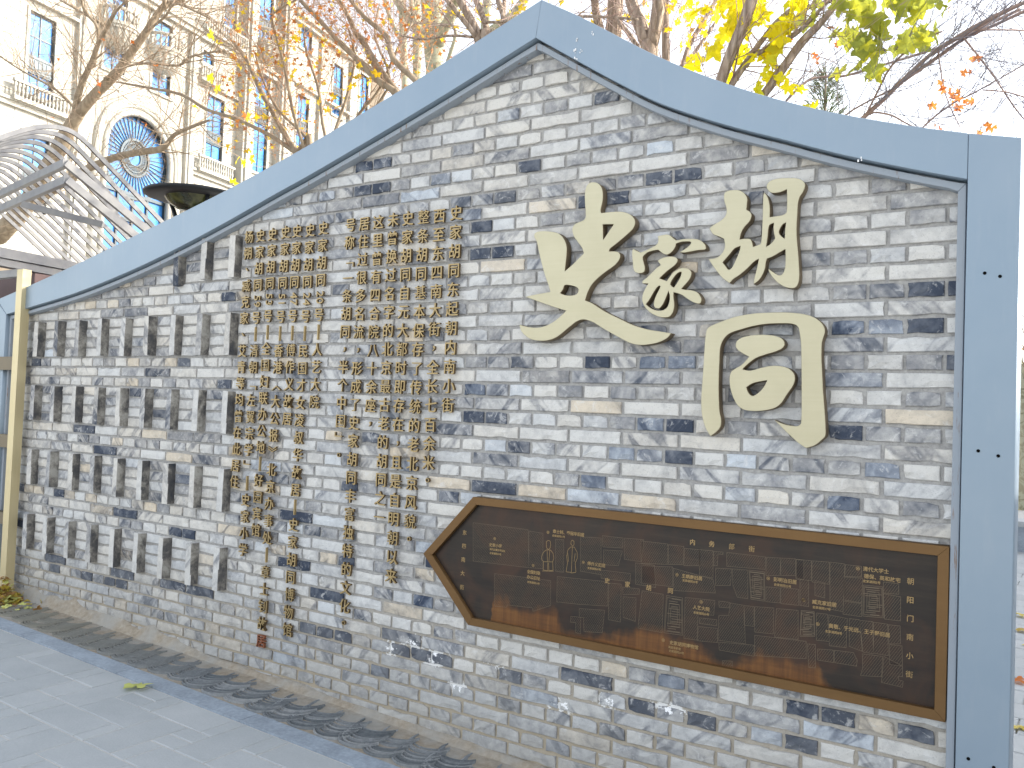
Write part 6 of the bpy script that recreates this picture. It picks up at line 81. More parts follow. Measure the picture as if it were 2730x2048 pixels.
sun.location = (20, 20, 20)
SC.view_settings.view_transform = 'Standard'; SC.view_settings.look = 'None'
SC.view_settings.gamma = 1; SC.view_settings.use_curve_mapping = False
SC.view_settings.exposure = 1.87
SC.render.engine = 'CYCLES'; SC.cycles.max_bounces = 6; SC.cycles.transparent_max_bounces = 8
# ------------------------------------------------------------------ helpers
def tag(o, label=None, cat=None, group=None, kind=None):
    if label: o['label'] = label
    if cat: o['category'] = cat
    if group: o['group'] = group
    if kind: o['kind'] = kind
    return o
def empty(name, loc=(0, 0, 0)):
    o = bpy.data.objects.new(name, None); COL.objects.link(o); o.location = loc; o.empty_display_size = .1; return o
def link(name, me, parent=None, mat=None, loc=None, rot=None, kind=None, world=True):
    o = bpy.data.objects.new(name, me); COL.objects.link(o)
    if mat is not None and me is not None and not me.materials:
        for m in (mat if isinstance(mat, (list, tuple)) else [mat]): me.materials.append(m)
    if parent is not None:
        o.parent = parent
        if world: o.matrix_parent_inverse = ROOTINV.get(parent.name) or Matrix.Identity(4)
    if loc is not None: o.location = loc
    if rot is not None: o.rotation_euler = rot
    if kind: o['kind'] = kind
    return o
ROOTINV = {}
def root(name, loc, label, cat, group=None):      # an Empty at the thing's base; children are given in world coordinates
    o = empty(name, loc); tag(o, label, cat, group)
    ROOTINV[o.name] = Matrix.Translation(-Vector(loc)); return o
class MB:
    def __init__(s): s.v = []; s.f = []; s.mi = []
    def add(s, vs, fs, mi=0):
        b = len(s.v); s.v += [tuple(v) for v in vs]
        for f in fs: s.f.append(tuple(b + i for i in f)); s.mi.append(mi)
    def box(s, lo, hi, mi=0, M=None):
        x0, y0, z0 = lo; x1, y1, z1 = hi
        vs = [Vector(p) for p in ((x0,y0,z0),(x1,y0,z0),(x1,y1,z0),(x0,y1,z0),(x0,y0,z1),(x1,y0,z1),(x1,y1,z1),(x0,y1,z1))]
        if M is not None: vs = [M @ v for v in vs]
        s.add(vs, [(0,3,2,1),(4,5,6,7),(0,1,5,4),(1,2,6,5),(2,3,7,6),(3,0,4,7)], mi)
    def bar(s, a, b, w, h, up=Vector((0,0,1)), mi=0):   # rectangular bar from a to b
        a = Vector(a); b = Vector(b); d = (b - a).normalized(); u = d.cross(up)
        if u.length < 1e-4: u = Vector((1,0,0))
        u.normalize(); n = u.cross(d).normalized()
        q = [a + u*w/2*i + n*h/2*j for i, j in ((-1,-1),(1,-1),(1,1),(-1,1))] + [b + u*w/2*i + n*h/2*j for i, j in ((-1,-1),(1,-1),(1,1),(-1,1))]
        s.add(q, [(0,1,2,3),(7,6,5,4),(0,4,5,1),(1,5,6,2),(2,6,7,3),(3,7,4,0)], mi)
    def tube(s, pts, rad, n=6, mi=0, rough=0., cap=True):
        P_ = [Vector(p) for p in pts]; b = len(s.v); N = len(P_); prev = None
        for i, p in enumerate(P_):
            d = (P_[min(i+1,N-1)] - P_[max(i-1,0)]).normalized()
            if prev is None: prev = d.orthogonal().normalized()
            u = (prev - d*prev.dot(d)); u = u.normalized() if u.length > 1e-6 else d.orthogonal().normalized(); prev = u; w = d.cross(u)
            for k in range(n):
                a = 2*math.pi*k/n; r = rad[i]
                if rough: r *= 1 + rough*noise.noise(p*3 + Vector((math.cos(a), math.sin(a), 0))*1.3)
                s.v.append(tuple(p + (u*math.cos(a) + w*math.sin(a))*r))
        for i in range(N-1):
            for k in range(n):
                s.f.append((b+i*n+k, b+i*n+(k+1)%n, b+(i+1)*n+(k+1)%n, b+(i+1)*n+k)); s.mi.append(mi)
        if cap:
            s.f.append(tuple(b+(N-1)*n+k for k in range(n))); s.mi.append(mi)
            s.f.append(tuple(b+n-1-k for k in range(n))); s.mi.append(mi)
    def lathe(s, prof, c, n=16, mi=0):     # prof: (r, z)
        b = len(s.v); c = Vector(c)
        for r, z in prof:
            for k in range(n):
                a = 2*math.pi*k/n; s.v.append((c.x + r*math.cos(a), c.y + r*math.sin(a), c.z + z))
        for i in range(len(prof)-1):
            for k in range(n): s.f.append((b+i*n+k, b+i*n+(k+1)%n, b+(i+1)*n+(k+1)%n, b+(i+1)*n+k)); s.mi.append(mi)
    def mesh(s, name, mats, smooth=False):
        me = bpy.data.meshes.new(name); me.from_pydata(s.v, [], s.f)
        for m in (mats if isinstance(mats, (list, tuple)) else [mats]): me.materials.append(m)
        if any(s.mi): me.polygons.foreach_set('material_index', s.mi)
        if smooth: me.polygons.foreach_set('use_smooth', [True]*len(me.polygons))
        me.update(); return me
    def build(s, name, mats, parent=None, smooth=False, kind=None):
        return link(name, s.mesh(name, mats, smooth), parent, kind=kind)
def evalmesh(o, mats):
    dg = bpy.context.evaluated_depsgraph_get(); dg.update()
    me = bpy.data.meshes.new_from_object(o.evaluated_get(dg)); me.materials.clear()
    for m in mats: me.materials.append(m)
    d = o.data; bpy.data.objects.remove(o)
    if isinstance(d, bpy.types.Curve): bpy.data.curves.remove(d)
    return me
def shape(polys, depth, mats, bev=0.):   # flat outline with holes (x, z) -> solid of thickness depth, front face towards -y at y=-depth
    cu = bpy.data.curves.new('outline', 'CURVE'); cu.dimensions = '2D'; cu.fill_mode = 'BOTH'; cu.extrude = depth/2 - bev
    cu.bevel_depth = bev; cu.bevel_resolution = 0; cu.offset = -bev
    for pl in polys:
        sp = cu.splines.new('POLY'); sp.points.add(len(pl)-1); sp.use_cyclic_u = True
        for q, p in zip(sp.points, pl): q.co = (p[0], p[1], 0, 1)
    o = bpy.data.objects.new('tmp', cu); COL.objects.link(o)
    me = evalmesh(o, mats)
    me.transform(Matrix(((1,0,0,0),(0,0,-1,-depth/2),(0,1,0,0),(0,0,0,1))))
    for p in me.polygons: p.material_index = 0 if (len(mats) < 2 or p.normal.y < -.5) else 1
    return me
_gl = {}
def glyph(ch, size, depth, off, mats, key=''):
    k = (ch, size, depth, off, key)
    if k in _gl: return _gl[k]
    def outline(of, ex):
        cu = bpy.data.curves.new('glyph', 'FONT'); cu.body = ch; cu.size = size; cu.extrude = ex; cu.offset = of; cu.resolution_u = 2; cu.align_x = 'CENTER'
        o = bpy.data.objects.new('tmp', cu); COL.objects.link(o); return evalmesh(o, mats)
    ar = lambda m_: sum(p.area for p in m_.polygons)/size**2
    # embolden the strokes as far as the outline stays sound
    a0 = ar(outline(0, 0)); best = 0
    for q in (.011, .008, .005, .003):
        if '街' in ch and q > .003: continue
        if q*size > off*1.01 and q != .003: continue
        if 4.5 < (ar(outline(q*size, 0)) - a0)/q/len(ch) < 10.2: best = q*size; break
    me = outline(best, depth/2)
    me.transform(Matrix(((1,0,0,0),(0,0,-1,-depth/2),(0,1,0,-size*.38),(0,0,0,1))))
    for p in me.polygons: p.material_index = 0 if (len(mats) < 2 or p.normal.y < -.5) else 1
    _gl[k] = me; return me
# ------------------------------------------------------------------ materials
class NT:
    def __init__(s, name):
        s.m = bpy.data.materials.new(name); s.m.use_nodes = True; s.t = s.m.node_tree; s.t.nodes.clear()
        s.out = s.n('ShaderNodeOutputMaterial')
    def n(s, t, **k):
        x = s.t.nodes.new(t)
        for a, b in k.items(): setattr(x, a, b)
        return x
    def l(s, a, b): s.t.links.new(a, b)
    def inp(s, sock, v):
        if isinstance(v, (int, float)): sock.default_value = v
        elif isinstance(v, (tuple, list)): sock.default_value = tuple(v) if len(v) != 3 or sock.type == 'VECTOR' else tuple(v) + (1,)
        else: s.l(v, sock)
    def pos(s): return s.n('ShaderNodeNewGeometry').outputs['Position']
    def noise(s, vec, scale, detail=3, rough=.55, dist=0.):
        x = s.n('ShaderNodeTexNoise'); s.l(vec, x.inputs['Vector']); s.inp(x.inputs['Scale'], scale)
        x.inputs['Detail'].default_value = detail; x.inputs['Roughness'].default_value = rough; x.inputs['Distortion'].default_value = dist
        return x.outputs['Fac']
    def math(s, op, a, b=0., c=0., clamp=False):
        x = s.n('ShaderNodeMath', operation=op, use_clamp=clamp); s.inp(x.inputs[0], a); s.inp(x.inputs[1], b)
        if len(x.inputs) > 2: s.inp(x.inputs[2], c)
        return x.outputs[0]
    def vm(s, op, a, b): 
        x = s.n('ShaderNodeVectorMath', operation=op); s.inp(x.inputs[0], a); s.inp(x.inputs[1], b); return x.outputs[0]
    def mapv(s, vec, scale=(1,1,1), rot=(0,0,0), loc=(0,0,0)):
        x = s.n('ShaderNodeMapping'); s.l(vec, x.inputs[0]); s.inp(x.inputs['Scale'], scale); s.inp(x.inputs['Rotation'], rot); s.inp(x.inputs['Location'], loc); return x.outputs[0]
    def ramp(s, f, st, interp='LINEAR'):
        x = s.n('ShaderNodeValToRGB'); s.l(f, x.inputs[0]); e = x.color_ramp.elements; x.color_ramp.interpolation = interp
        while len(e) < len(st): e.new(.5)
        for a, (p, c) in zip(e, st):
            a.position = p; a.color = (c, c, c, 1) if isinstance(c, (int, float)) else tuple(c) + (1,)
        return x.outputs[0]
    def mix(s, f, a, b, bt='MIX'):
        x = s.n('ShaderNodeMix', data_type='RGBA', blend_type=bt); s.inp(x.inputs[0], f); s.inp(x.inputs[6], a); s.inp(x.inputs[7], b); return x.outputs[2]
    def done(s, col, rough=.8, metal=0., bump=None, bs=.3, bd=.01, spec=.5, coat=0.):
        b = s.n('ShaderNodeBsdfPrincipled'); s.inp(b.inputs['Base Color'], col); s.inp(b.inputs['Roughness'], rough); s.inp(b.inputs['Metallic'], metal)
        b.inputs['Specular IOR Level'].default_value = spec; b.inputs['Coat Weight'].default_value = coat
        if bump is not None:
            bu = s.n('ShaderNodeBump'); bu.inputs['Strength'].default_value = bs; bu.inputs['Distance'].default_value = bd; s.l(bump, bu.inputs['Height']); s.l(bu.outputs[0], b.inputs['Normal'])
        s.l(b.outputs[0], s.out.inputs[0]); s.bsdf = b; return s.m
def simple(name, c, rough=.7, metal=0., ns=20, var=.15, bs=.15, bd=.004, spec=.5):
    t = NT(name); p = t.pos(); f = t.noise(p, ns, 4)
    f2 = t.noise(p, ns*.13, 3)
    c1 = tuple(x*(1-var) for x in c); c2 = tuple(min(1, x*(1+var)) for x in c)
    col = t.ramp(t.math('MULTIPLY_ADD', f, .5, t.math('MULTIPLY', f2, .5)), [(.3, c1), (.7, c2)])
    return t.done(col, rough, metal, f, bs, bd, spec)
def lime_fac(t, p, bias=0.):
    p0 = p; p = t.mapv(p, (1, 1, 1.9))
    lm = None
    for i, (lx, lz) in enumerate(D['lime']):
        d = t.n('ShaderNodeVectorMath', operation='DISTANCE'); t.l(p, d.inputs[0]); d.inputs[1].default_value = (lx, 0, lz*1.9)
        v = t.math('MULTIPLY_ADD', d.outputs['Value'], -10., 1.0 if i != 5 else .8); lm = v if lm is None else t.math('MAXIMUM', lm, v)
    return t.ramp(t.math('ADD', lm, t.math('MULTIPLY', t.math('SUBTRACT', t.noise(p0, 38, 5, .75), .5), 3.0)), [(.58 + bias, 0.), (.68 + bias, 1.)])
def brick_mat(src):
    t = NT('kiln_brick_' + src); p = t.pos()
    if src == 'single': c = t.n('ShaderNodeObjectInfo').outputs['Color']
    else: c = t.n('ShaderNodeAttribute', attribute_name='brick_tone').outputs['Color']
    sep = t.n('ShaderNodeSeparateColor'); t.l(c, sep.inputs[0]); tone, hue, seed = sep.outputs
    cs = t.n('ShaderNodeCombineXYZ'); t.l(t.math('MULTIPLY', seed, 37.3), cs.inputs[0]); t.l(t.math('MULTIPLY', seed, 11.7), cs.inputs[1]); t.l(t.math('MULTIPLY', seed, 23.1), cs.inputs[2])
    q = t.vm('ADD', p, cs.outputs[0])
    big = t.noise(q, 11, 3, .6, .6); mid = t.noise(q, 38, 5, .6, .3); fine = t.noise(q, 190, 3, .6)
    # kiln marbling: slanted bands with soft and sharp sides
    sgn = t.math('SUBTRACT', t.math('MULTIPLY', t.math('GREATER_THAN', seed, .5), 1.5), .75)
    ro = t.n('ShaderNodeCombineXYZ'); t.l(sgn, ro.inputs[1])
    wv = t.n('ShaderNodeTexNoise'); t.l(t.mapv(q, (20, 1, 2.4), (0, 0, 0)), wv.inputs[0])
    mp = t.n('ShaderNodeVectorRotate', rotation_type='Y_AXIS'); t.l(q, mp.inputs['Vector']); t.l(sgn, mp.inputs['Angle']); t.l(t.mapv(mp.outputs[0], (17, 2, 3)), wv.inputs[0])
    wv.inputs['Scale'].default_value = 1; wv.inputs['Detail'].default_value = 2; wv.inputs['Distortion'].default_value = .4
    band = t.ramp(wv.outputs[0], [(.50, 0.), (.56, .6), (.60, 1.), (.72, .4)])
    bandf = t.math('MULTIPLY', band, t.ramp(t.math('FRACT', t.math('MULTIPLY', seed, 7.13)), [(.45, 0.), (.6, 1.)]))
    f = t.math('ADD', tone, t.math('MULTIPLY', t.math('SUBTRACT', big, .5), 1.0))
    f = t.math('ADD', f, t.math('MULTIPLY', t.math('SUBTRACT', mid, .5), .45))
    f = t.math('ADD', f, t.math('MULTIPLY', bandf, .38), clamp=True)
    col = t.ramp(f, [(.0, (.60, .585, .55)), (.25, (.475, .465, .445)), (.50, (.275, .275, .28)), (.74, (.135, .145, .165)), (1., (.045, .056, .08))])
    warm = t.ramp(hue, [(.0, (.80, .93, 1.12)), (.25, (.95, .985, 1.04)), (.5, (1, 1, 1)), (.75, (1.04, 1.0, .94)), (1., (1.10, .92, .68))])
    col = t.mix(1., col, warm, 'MULTIPLY')
    # limewash skin worn off at places
    sk = t.ramp(t.noise(q, 24, 5, .7, .8), [(.56, 0.), (.66, 1.)])
    col = t.mix(t.math('MULTIPLY', sk, .5), col, (.66, .655, .64))
    spk = t.ramp(fine, [(.30, 1.), (.42, 0.)])
    col = t.mix(t.math('MULTIPLY', spk, .35), col, (.12, .12, .13))
    # soot and damp low on the wall, lime splashes near the plaque
    z = t.n('ShaderNodeSeparateXYZ'); t.l(p, z.inputs[0]); gn = t.noise(p, 3, 4)
    low = t.ramp(t.math('ADD', z.outputs[2], t.math('MULTIPLY', gn, .5)), [(.25, 1.), (.75, 0.)])
    col = t.mix(t.math('MULTIPLY', low, .55), col, (.27, .265, .25))
    ln = lime_fac(t, p, .24)
    col = t.mix(ln, col, (.85, .85, .85))
    b = t.math('ADD', t.math('MULTIPLY', mid, .7), t.math('MULTIPLY', fine, .35))
    return t.done(col, .86, 0, b, .55, .006, .3)
BR1 = brick_mat('single'); BRN = brick_mat('many')
def mortar_mat():
    t = NT('lime_mortar'); p = t.pos(); f = t.noise(p, 60, 5, .7); g = t.noise(p, 4, 4)
    z = t.n('ShaderNodeSeparateXYZ'); t.l(p, z.inputs[0])
    col = t.ramp(f, [(.3, (.255, .25, .245)), (.7, (.43, .42, .40))])
    low = t.ramp(t.math('ADD', z.outputs[2], t.math('MULTIPLY', g, .3)), [(.25, 1.), (.8, 0.)])
    col = t.mix(t.math('MULTIPLY', low, .8), col, (.40, .335, .24))
    col = t.mix(t.math('MULTIPLY', lime_fac(t, p, -.15), .85), col, (.78, .78, .77))
    return t.done(col, .95, 0, f, .6, .006, .2)
MORT = mortar_mat()
def fillet_mat():
    t = NT('sandy_mortar'); p = t.pos(); f = t.noise(p, 30, 6, .7); g = t.noise(p, 5, 4)
    col = t.ramp(f, [(.3, (.25, .205, .15)), (.6, (.36, .315, .25)), (.8, (.46, .42, .36))])
    col = t.mix(t.ramp(g, [(.4, 0.), (.65, .7)]), col, (.33, .33, .31))
    return t.done(col, .95, 0, f, .7, .01, .2)
FILL = fillet_mat()
def steel_mat():
    t = NT('blue_grey_paint'); p = t.pos(); f = t.noise(p, 2.2, 4, .6); g = t.noise(t.mapv(p, (30, 30, 4)), 1, 4, .6); k = t.noise(p, 120, 2)
    col = t.ramp(f, [(.3, (.21, .275, .34)), (.7, (.24, .30, .36))])
    col = t.mix(t.math('MULTIPLY', t.ramp(g, [(.55, 0.), (.8, 1.)]), .12), col, (.38, .40, .42))
    return t.done(col, .38, .25, k, .04, .002, .5)
STEEL = steel_mat()
def lipmat():
    t = NT('grey_paint_rust_edge'); p = t.pos(); f = t.noise(t.mapv(p, (60, 60, 6)), 1, 5, .7)
    col = t.mix(t.ramp(f, [(.60, 0.), (.68, 1.)]), (.27, .305, .345), (.20, .13, .09))
    return t.done(col, .6, 0, f, .1, .003)
LIPM = lipmat()
def brass(name, c1, c2, rough, metal, stretch=(3, 3, 90)):
    t = NT(name); p = t.pos(); f = t.noise(t.mapv(p, stretch), 1, 4, .6); g = t.noise(p, 6, 4); k = t.noise(t.mapv(p, (8, 8, 420)), 1, 2)
    col = t.mix(t.math('MULTIPLY_ADD', g, .6, t.math('MULTIPLY', f, .4)), c1, c2)
    return t.done(col, t.math('MULTIPLY_ADD', f, .15, rough), metal, k, .05, .002)
BRASS = brass('brushed_brass', (.37, .335, .22), (.53, .49, .35), .38, .55)
BRSIDE = brass('dark_side_brass', (.13, .095, .06), (.24, .185, .11), .5, .5, (20, 20, 20))  # darker colour for the sides of the large characters
GOLD = brass('gilt_bronze', (.30, .21, .09), (.42, .32, .16), .42, .55)
GOLDS = brass('dark_side_bronze', (.08, .055, .03), (.19, .125, .055), .5, .5, (30, 30, 30))  # darker colour for the sides of the small lettering
COPPER = brass('red_copper', (.20, .065, .035), (.30, .12, .06), .5, .5)
PFR = brass('bronze_moulding', (.105, .056, .022), (.20, .115, .045), .42, .65, (5, 5, 60))
def plaque_mat():
    t = NT('patinated_bronze_sheet'); p = t.pos(); s = t.n('ShaderNodeSeparateXYZ'); t.l(p, s.inputs[0])
    st = t.noise(t.mapv(p, (2.2, 1, 26)), 1, 5, .65); g = t.noise(p, 5, 5, .6, .6); dr = t.noise(t.mapv(p, (40, 1, 2)), 1, 4, .6); w = t.noise(t.mapv(p, (4.5, 1, 1)), 1, 4, .7)
    col = t.ramp(st, [(.3, (.017, .014, .013)), (.55, (.028, .022, .018)), (.75, (.046, .033, .025))])
    col = t.mix(t.ramp(g, [(.45, 0.), (.7, .8)]), col, (.062, .031, .019))
    # copper-coloured weathering rising from the lower edge
    h = t.math('SUBTRACT', s.outputs[2], .553)
    bh = t.ramp(t.math('ADD', t.math('MULTIPLY_ADD', s.outputs[0], .5, 1.), t.math('MULTIPLY', t.math('SUBTRACT', t.noise(p, 14, 3, .6), .5), .03)), [(.19, 0.), (.205, .40), (.36, .36), (.385, .10), (.46, .14), (.52, .34), (.66, .28), (.72, .08), (.75, .12), (.80, .30), (.905, .30), (.93, .0), (.96, 0.)])
    m = t.math('MULTIPLY', t.math('MULTIPLY_ADD', w, .9, -.02), t.math('MULTIPLY', bh, .62))
    m = t.math('ADD', m, t.math('MULTIPLY', t.math('SUBTRACT', t.noise(p, 22, 5, .75), .5), .055)); m = t.math('ADD', m, t.math('MULTIPLY', t.math('SUBTRACT', bh, .08), .045))
    k = t.ramp(t.math('MULTIPLY', t.math('SUBTRACT', m, h), 22.), [(.0, 0.), (1., 1.)])
    oc = t.ramp(t.math('MULTIPLY_ADD', dr, .5, t.math('MULTIPLY', st, .5)), [(.3, (.045, .022, .012)), (.5, (.14, .058, .018)), (.7, (.24, .11, .03))])
    col = t.mix(t.math('MULTIPLY', k, .85), col, oc)
    return t.done(col, t.math('MULTIPLY_ADD', g, .25, .28), .45, st, .05, .002)
PLAQ = plaque_mat()
ETCH = simple('bright_etched_line', (.15, .115, .075), .5, .3)
ETCHT = simple('gilt_etched_letter', (.33, .225, .10), .45, .4)
def paver_mat():
    t = NT('grey_paver'); p = t.pos(); f = t.noise(p, 90, 5, .7); g = t.noise(p, 1.6, 5); h = t.noise(p, 9, 4)
    rnd = t.n('ShaderNodeObjectInfo').outputs['Random']
    col = t.ramp(t.math('MULTIPLY_ADD', f, .3, t.math('MULTIPLY_ADD', g, .4, t.math('MULTIPLY_ADD', h, .2, t.math('MULTIPLY', rnd, .12)))), [(.32, (.32, .345, .355)), (.68, (.44, .46, .465))])
    return t.done(col, .85, 0, f, .4, .004, .3)
PAV = paver_mat()
JOINT = simple('pale_joint_sand', (.47, .46, .43), .95, 0, 80, .2, .5)
KERB = simple('blue_grey_granite', (.27, .315, .365), .75, 0, 60, .28, .4)
ASPH = simple('far_paving', (.36, .35, .32), .9, 0, 5, .12)
def tile_mat():
    t = NT('roof_tile_clay'); p = t.pos(); f = t.noise(p, 45, 5, .7); rnd = t.n('ShaderNodeObjectInfo').outputs['Random']; g = t.noise(p, 3, 3)
    col = t.ramp(t.math('MULTIPLY_ADD', f, .5, t.math('MULTIPLY', rnd, .45)), [(.2, (.105, .12, .13)), (.5, (.205, .22, .23)), (.78, (.37, .38, .38))])
    sx = t.n('ShaderNodeSeparateXYZ'); t.l(p, sx.inputs[0])
    dust = t.ramp(t.math('MULTIPLY_ADD', sx.outputs[0], -.4, t.math('MULTIPLY', g, .5)), [(1.35, 0.), (1.6, 1.)] if False else [(.2, 0.), (.9, 0.)])
    far = t.math('MULTIPLY_ADD', sx.outputs[0], -.6, -2.0, clamp=True)
    col = t.mix(t.math('MULTIPLY', far, t.math('MULTIPLY_ADD', g, .8, .3)), col, (.26, .24, .18))
    return t.done(col, .85, 0, f, .5, .004, .3)
TILE = tile_mat()
def stone_mat():
    t = NT('cream_limestone'); p = t.pos(); f = t.noise(p, 1.2, 5); g = t.noise(t.mapv(p, (3, 3, .5)), 1, 4); rnd = t.n('ShaderNodeObjectInfo').outputs['Random']
    col = t.ramp(t.math('MULTIPLY_ADD', f, .45, t.math('MULTIPLY_ADD', g, .35, t.math('MULTIPLY', rnd, .2))), [(.3, (.32, .305, .265)), (.7, (.41, .395, .35))])
    return t.done(col, .85, 0, f, .2, .02, .3)
STONE = stone_mat()
STJ = simple('stone_joint_mortar', (.15, .12, .085), .9, 0, 3, .1)
def glass_mat():
    t = NT('sky_blue_glass'); p = t.pos(); f = t.noise(p, .8, 2)
    col = t.ramp(f, [(.4, (.035, .15, .40)), (.6, (.06, .22, .50))])  # reflected sky painted in as a blue base colour
    return t.done(col, .22, 0, None, spec=.25)
GLASS = glass_mat()
DARK = simple('dark_bronze_frame', (.035, .05, .06), .4, .3, 30, .2)
BLACK = simple('black_lamp_paint', (.012, .014, .017), .5, 0, 30, .2, .02, .004, .3)
def rib_mat():
    t = NT('champagne_metal'); p = t.pos(); f = t.noise(p, 6, 4)
    col = t.ramp(f, [(.3, (.17, .17, .18)), (.7, (.25, .245, .235))])
    return t.done(col, .45, .3, None)
RIB = rib_mat()
GPOST = brass('gold_anodised_post', (.50, .41, .22), (.64, .56, .36), .38, .5, (60, 60, 3))
GBAR = brass('weathered_bronze_rail', (.13, .105, .07), (.20, .16, .10), .45, .4, (3, 60, 60))
MAROON = simple('maroon_fascia', (.055, .022, .022), .6, 0, 10, .3)
def bark(name, a, b, c=None, sc=18, st=(1, 1, .18), bs=.9, bd=.03, flaky=False):
    t = NT(name); p = t.pos()
    if flaky:
        f = t.noise(p, 3.2, 4, .6, 1.2); g = t.noise(p, 30, 3)
        col = t.ramp(f, [(.40, a), (.46, b), (.55, b), (.60, c)])
        return t.done(col, .8, 0, g, .2, .01, .2)
    v = t.n('ShaderNodeTexVoronoi', feature='DISTANCE_TO_EDGE'); t.l(t.mapv(p, (st[0]*sc, st[1]*sc, st[2]*sc)), v.inputs['Vector']); v.inputs['Scale'].default_value = 1.
    f = t.noise(p, 40, 4, .7); g = t.noise(t.mapv(p, (sc, sc, sc*.2)), 1.5, 4)
    e = t.math('MULTIPLY', v.outputs['Distance'], 3., clamp=True)
    col = t.mix(t.math('MULTIPLY_ADD', e, .5, t.math('MULTIPLY', f, .5)), a, b)
    h = t.math('ADD', e, t.math('MULTIPLY', g, .6))
    return t.done(col, .9, 0, h, bs, bd, .2)
B_BROWN = bark('furrowed_brown_bark', (.20, .14, .10), (.48, .39, .31))
B_TAN = bark('smooth_tan_bark', (.19, .145, .10), (.36, .295, .21), sc=9, bs=.3)
B_SYC = bark('peeling_sycamore_bark', (.20, .19, .12), (.36, .35, .25), (.27, .25, .17), flaky=True)
B_PURP = simple('thin_branch_bark', (.34, .24, .20), .8, 0, 30, .3)
T_PALE = simple('pale_twig_bark', (.27, .205, .14), .85, 0, 20, .3)
T_RED = simple('reddish_twig_bark', (.27, .175, .11), .85, 0, 20, .3)
T_BLUE = simple('slate_twig_bark', (.22, .21, .24), .85, 0, 20, .3)
def leaf_mat(name, a, b, c, tr=.6):
    t = NT(name); p = t.pos(); f = t.noise(p, 14, 3, .6); rnd = t.n('ShaderNodeObjectInfo').outputs['Random']; g = t.noise(p, 1.9, 2)
    col = t.ramp(t.math('MULTIPLY_ADD', f, .5, t.math('MULTIPLY_ADD', g, .3, t.math('MULTIPLY', rnd, .3))), [(.3, a), (.55, b), (.8, c)])
    d = t.n('ShaderNodeBsdfPrincipled'); t.l(col, d.inputs['Base Color']); d.inputs['Roughness'].default_value = .55; d.inputs['Specular IOR Level'].default_value = .3
    x = t.n('ShaderNodeBsdfTranslucent'); t.l(col, x.inputs[0]); m = t.n('ShaderNodeMixShader'); m.inputs[0].default_value = tr
    t.l(d.outputs[0], m.inputs[1]); t.l(x.outputs[0], m.inputs[2]); t.l(m.outputs[0], t.out.inputs[0]); return t.m
L_YEL = leaf_mat('yellow_plane_leaf', (.62, .54, .01), (.80, .68, .01), (.66, .66, .04))
L_GRN = leaf_mat('yellow_green_plane_leaf', (.24, .28, .06), (.40, .42, .06), (.70, .64, .02), .55)
L_ORA = leaf_mat('orange_maple_leaf', (.36, .095, .025), (.46, .18, .045), (.52, .32, .09))
L_AMB = leaf_mat('amber_leaf', (.60, .36, .02), (.66, .48, .02), (.55, .22, .03))
L_RED = leaf_mat('red_orange_leaf', (.60, .12, .02), (.68, .25, .05), (.50, .20, .12))
L_DRY = leaf_mat('fallen_yellow_leaf', (.30, .17, .04), (.52, .40, .07), (.62, .52, .12), .25)
L_LIM = leaf_mat('fresh_fallen_leaf', (.42, .46, .12), (.55, .56, .18), (.60, .58, .22), .15)
# ------------------------------------------------------------------ the ground
def gz(x): return -.032 * (max(-12., min(6., x)) + 2.9)
def slab_strip(y0, y1, x0, x1, z, name, mat, nx=40):
    m = MB(); vs = []; fs = []
    for i in range(nx+1):
        x = x0 + (x1-x0)*i/nx; vs += [(x, y0, gz(x)+z), (x, y1, gz(x)+z)]
    for i in range(nx): fs.append((2*i, 2*i+2, 2*i+3, 2*i+1))
    m.add(vs, fs); return m.mesh(name, mat)
gm = MB(); xs = [-900, -12, -9, -6, -3, 0, 3, 6, 900]
vs = []
for x in xs: vs += [(x, -900, gz(x)-.055), (x, 900, gz(x)-.055)]
gm.add(vs, [(2*i, 2*i+2, 2*i+3, 2*i+1) for i in range(len(xs)-1)])
tag(gm.build('ground', ASPH), kind='structure')
pave = empty('pavement', (0, 0, 0)); tag(pave, 'blue-grey paved footway of interlocking slabs in front of the brick wall', kind='structure')
ROOTINV[pave.name] = Matrix.Identity(4)
link('joint_bed', slab_strip(-6, -.49, -12, 2.5, -.004, 'joint_bed', JOINT), pave)
_pv = {}
def paver(par, x0, y0, x1, y1, g=.007, h=.05):
    k = (round(x1-x0, 3), round(y1-y0, 3))
    if k not in _pv:
        w, d = k[0]-g, k[1]-g; m = MB(); b = .004
        o = [(-w/2,-d/2),(w/2,-d/2),(w/2,d/2),(-w/2,d/2)]; i_ = [(a-math.copysign(b,a), c-math.copysign(b,c)) for a, c in o]
        vs = [(a, c, -h) for a, c in o] + [(a, c, -b) for a, c in o] + [(a, c, 0) for a, c in i_]
        fs = [(8,9,10,11)] + [(q, (q+1)%4, 4+(q+1)%4, 4+q) for q in range(4)] + [(4+q, 4+(q+1)%4, 8+(q+1)%4, 8+q) for q in range(4)]
        m.add(vs, fs); _pv[k] = m.mesh('paver', PAV)
    cx = (x0+x1)/2; rr = random.Random(int(cx*977+y0*3571))
    link('paver', _pv[k], par, loc=(cx, (y0+y1)/2, gz(cx) + rr.uniform(-.0012, .0012)), rot=(rr.uniform(-.003, .003), R(1.83) + rr.uniform(-.003, .003), 0))
S = .193; PER = .925; Y0 = -.500
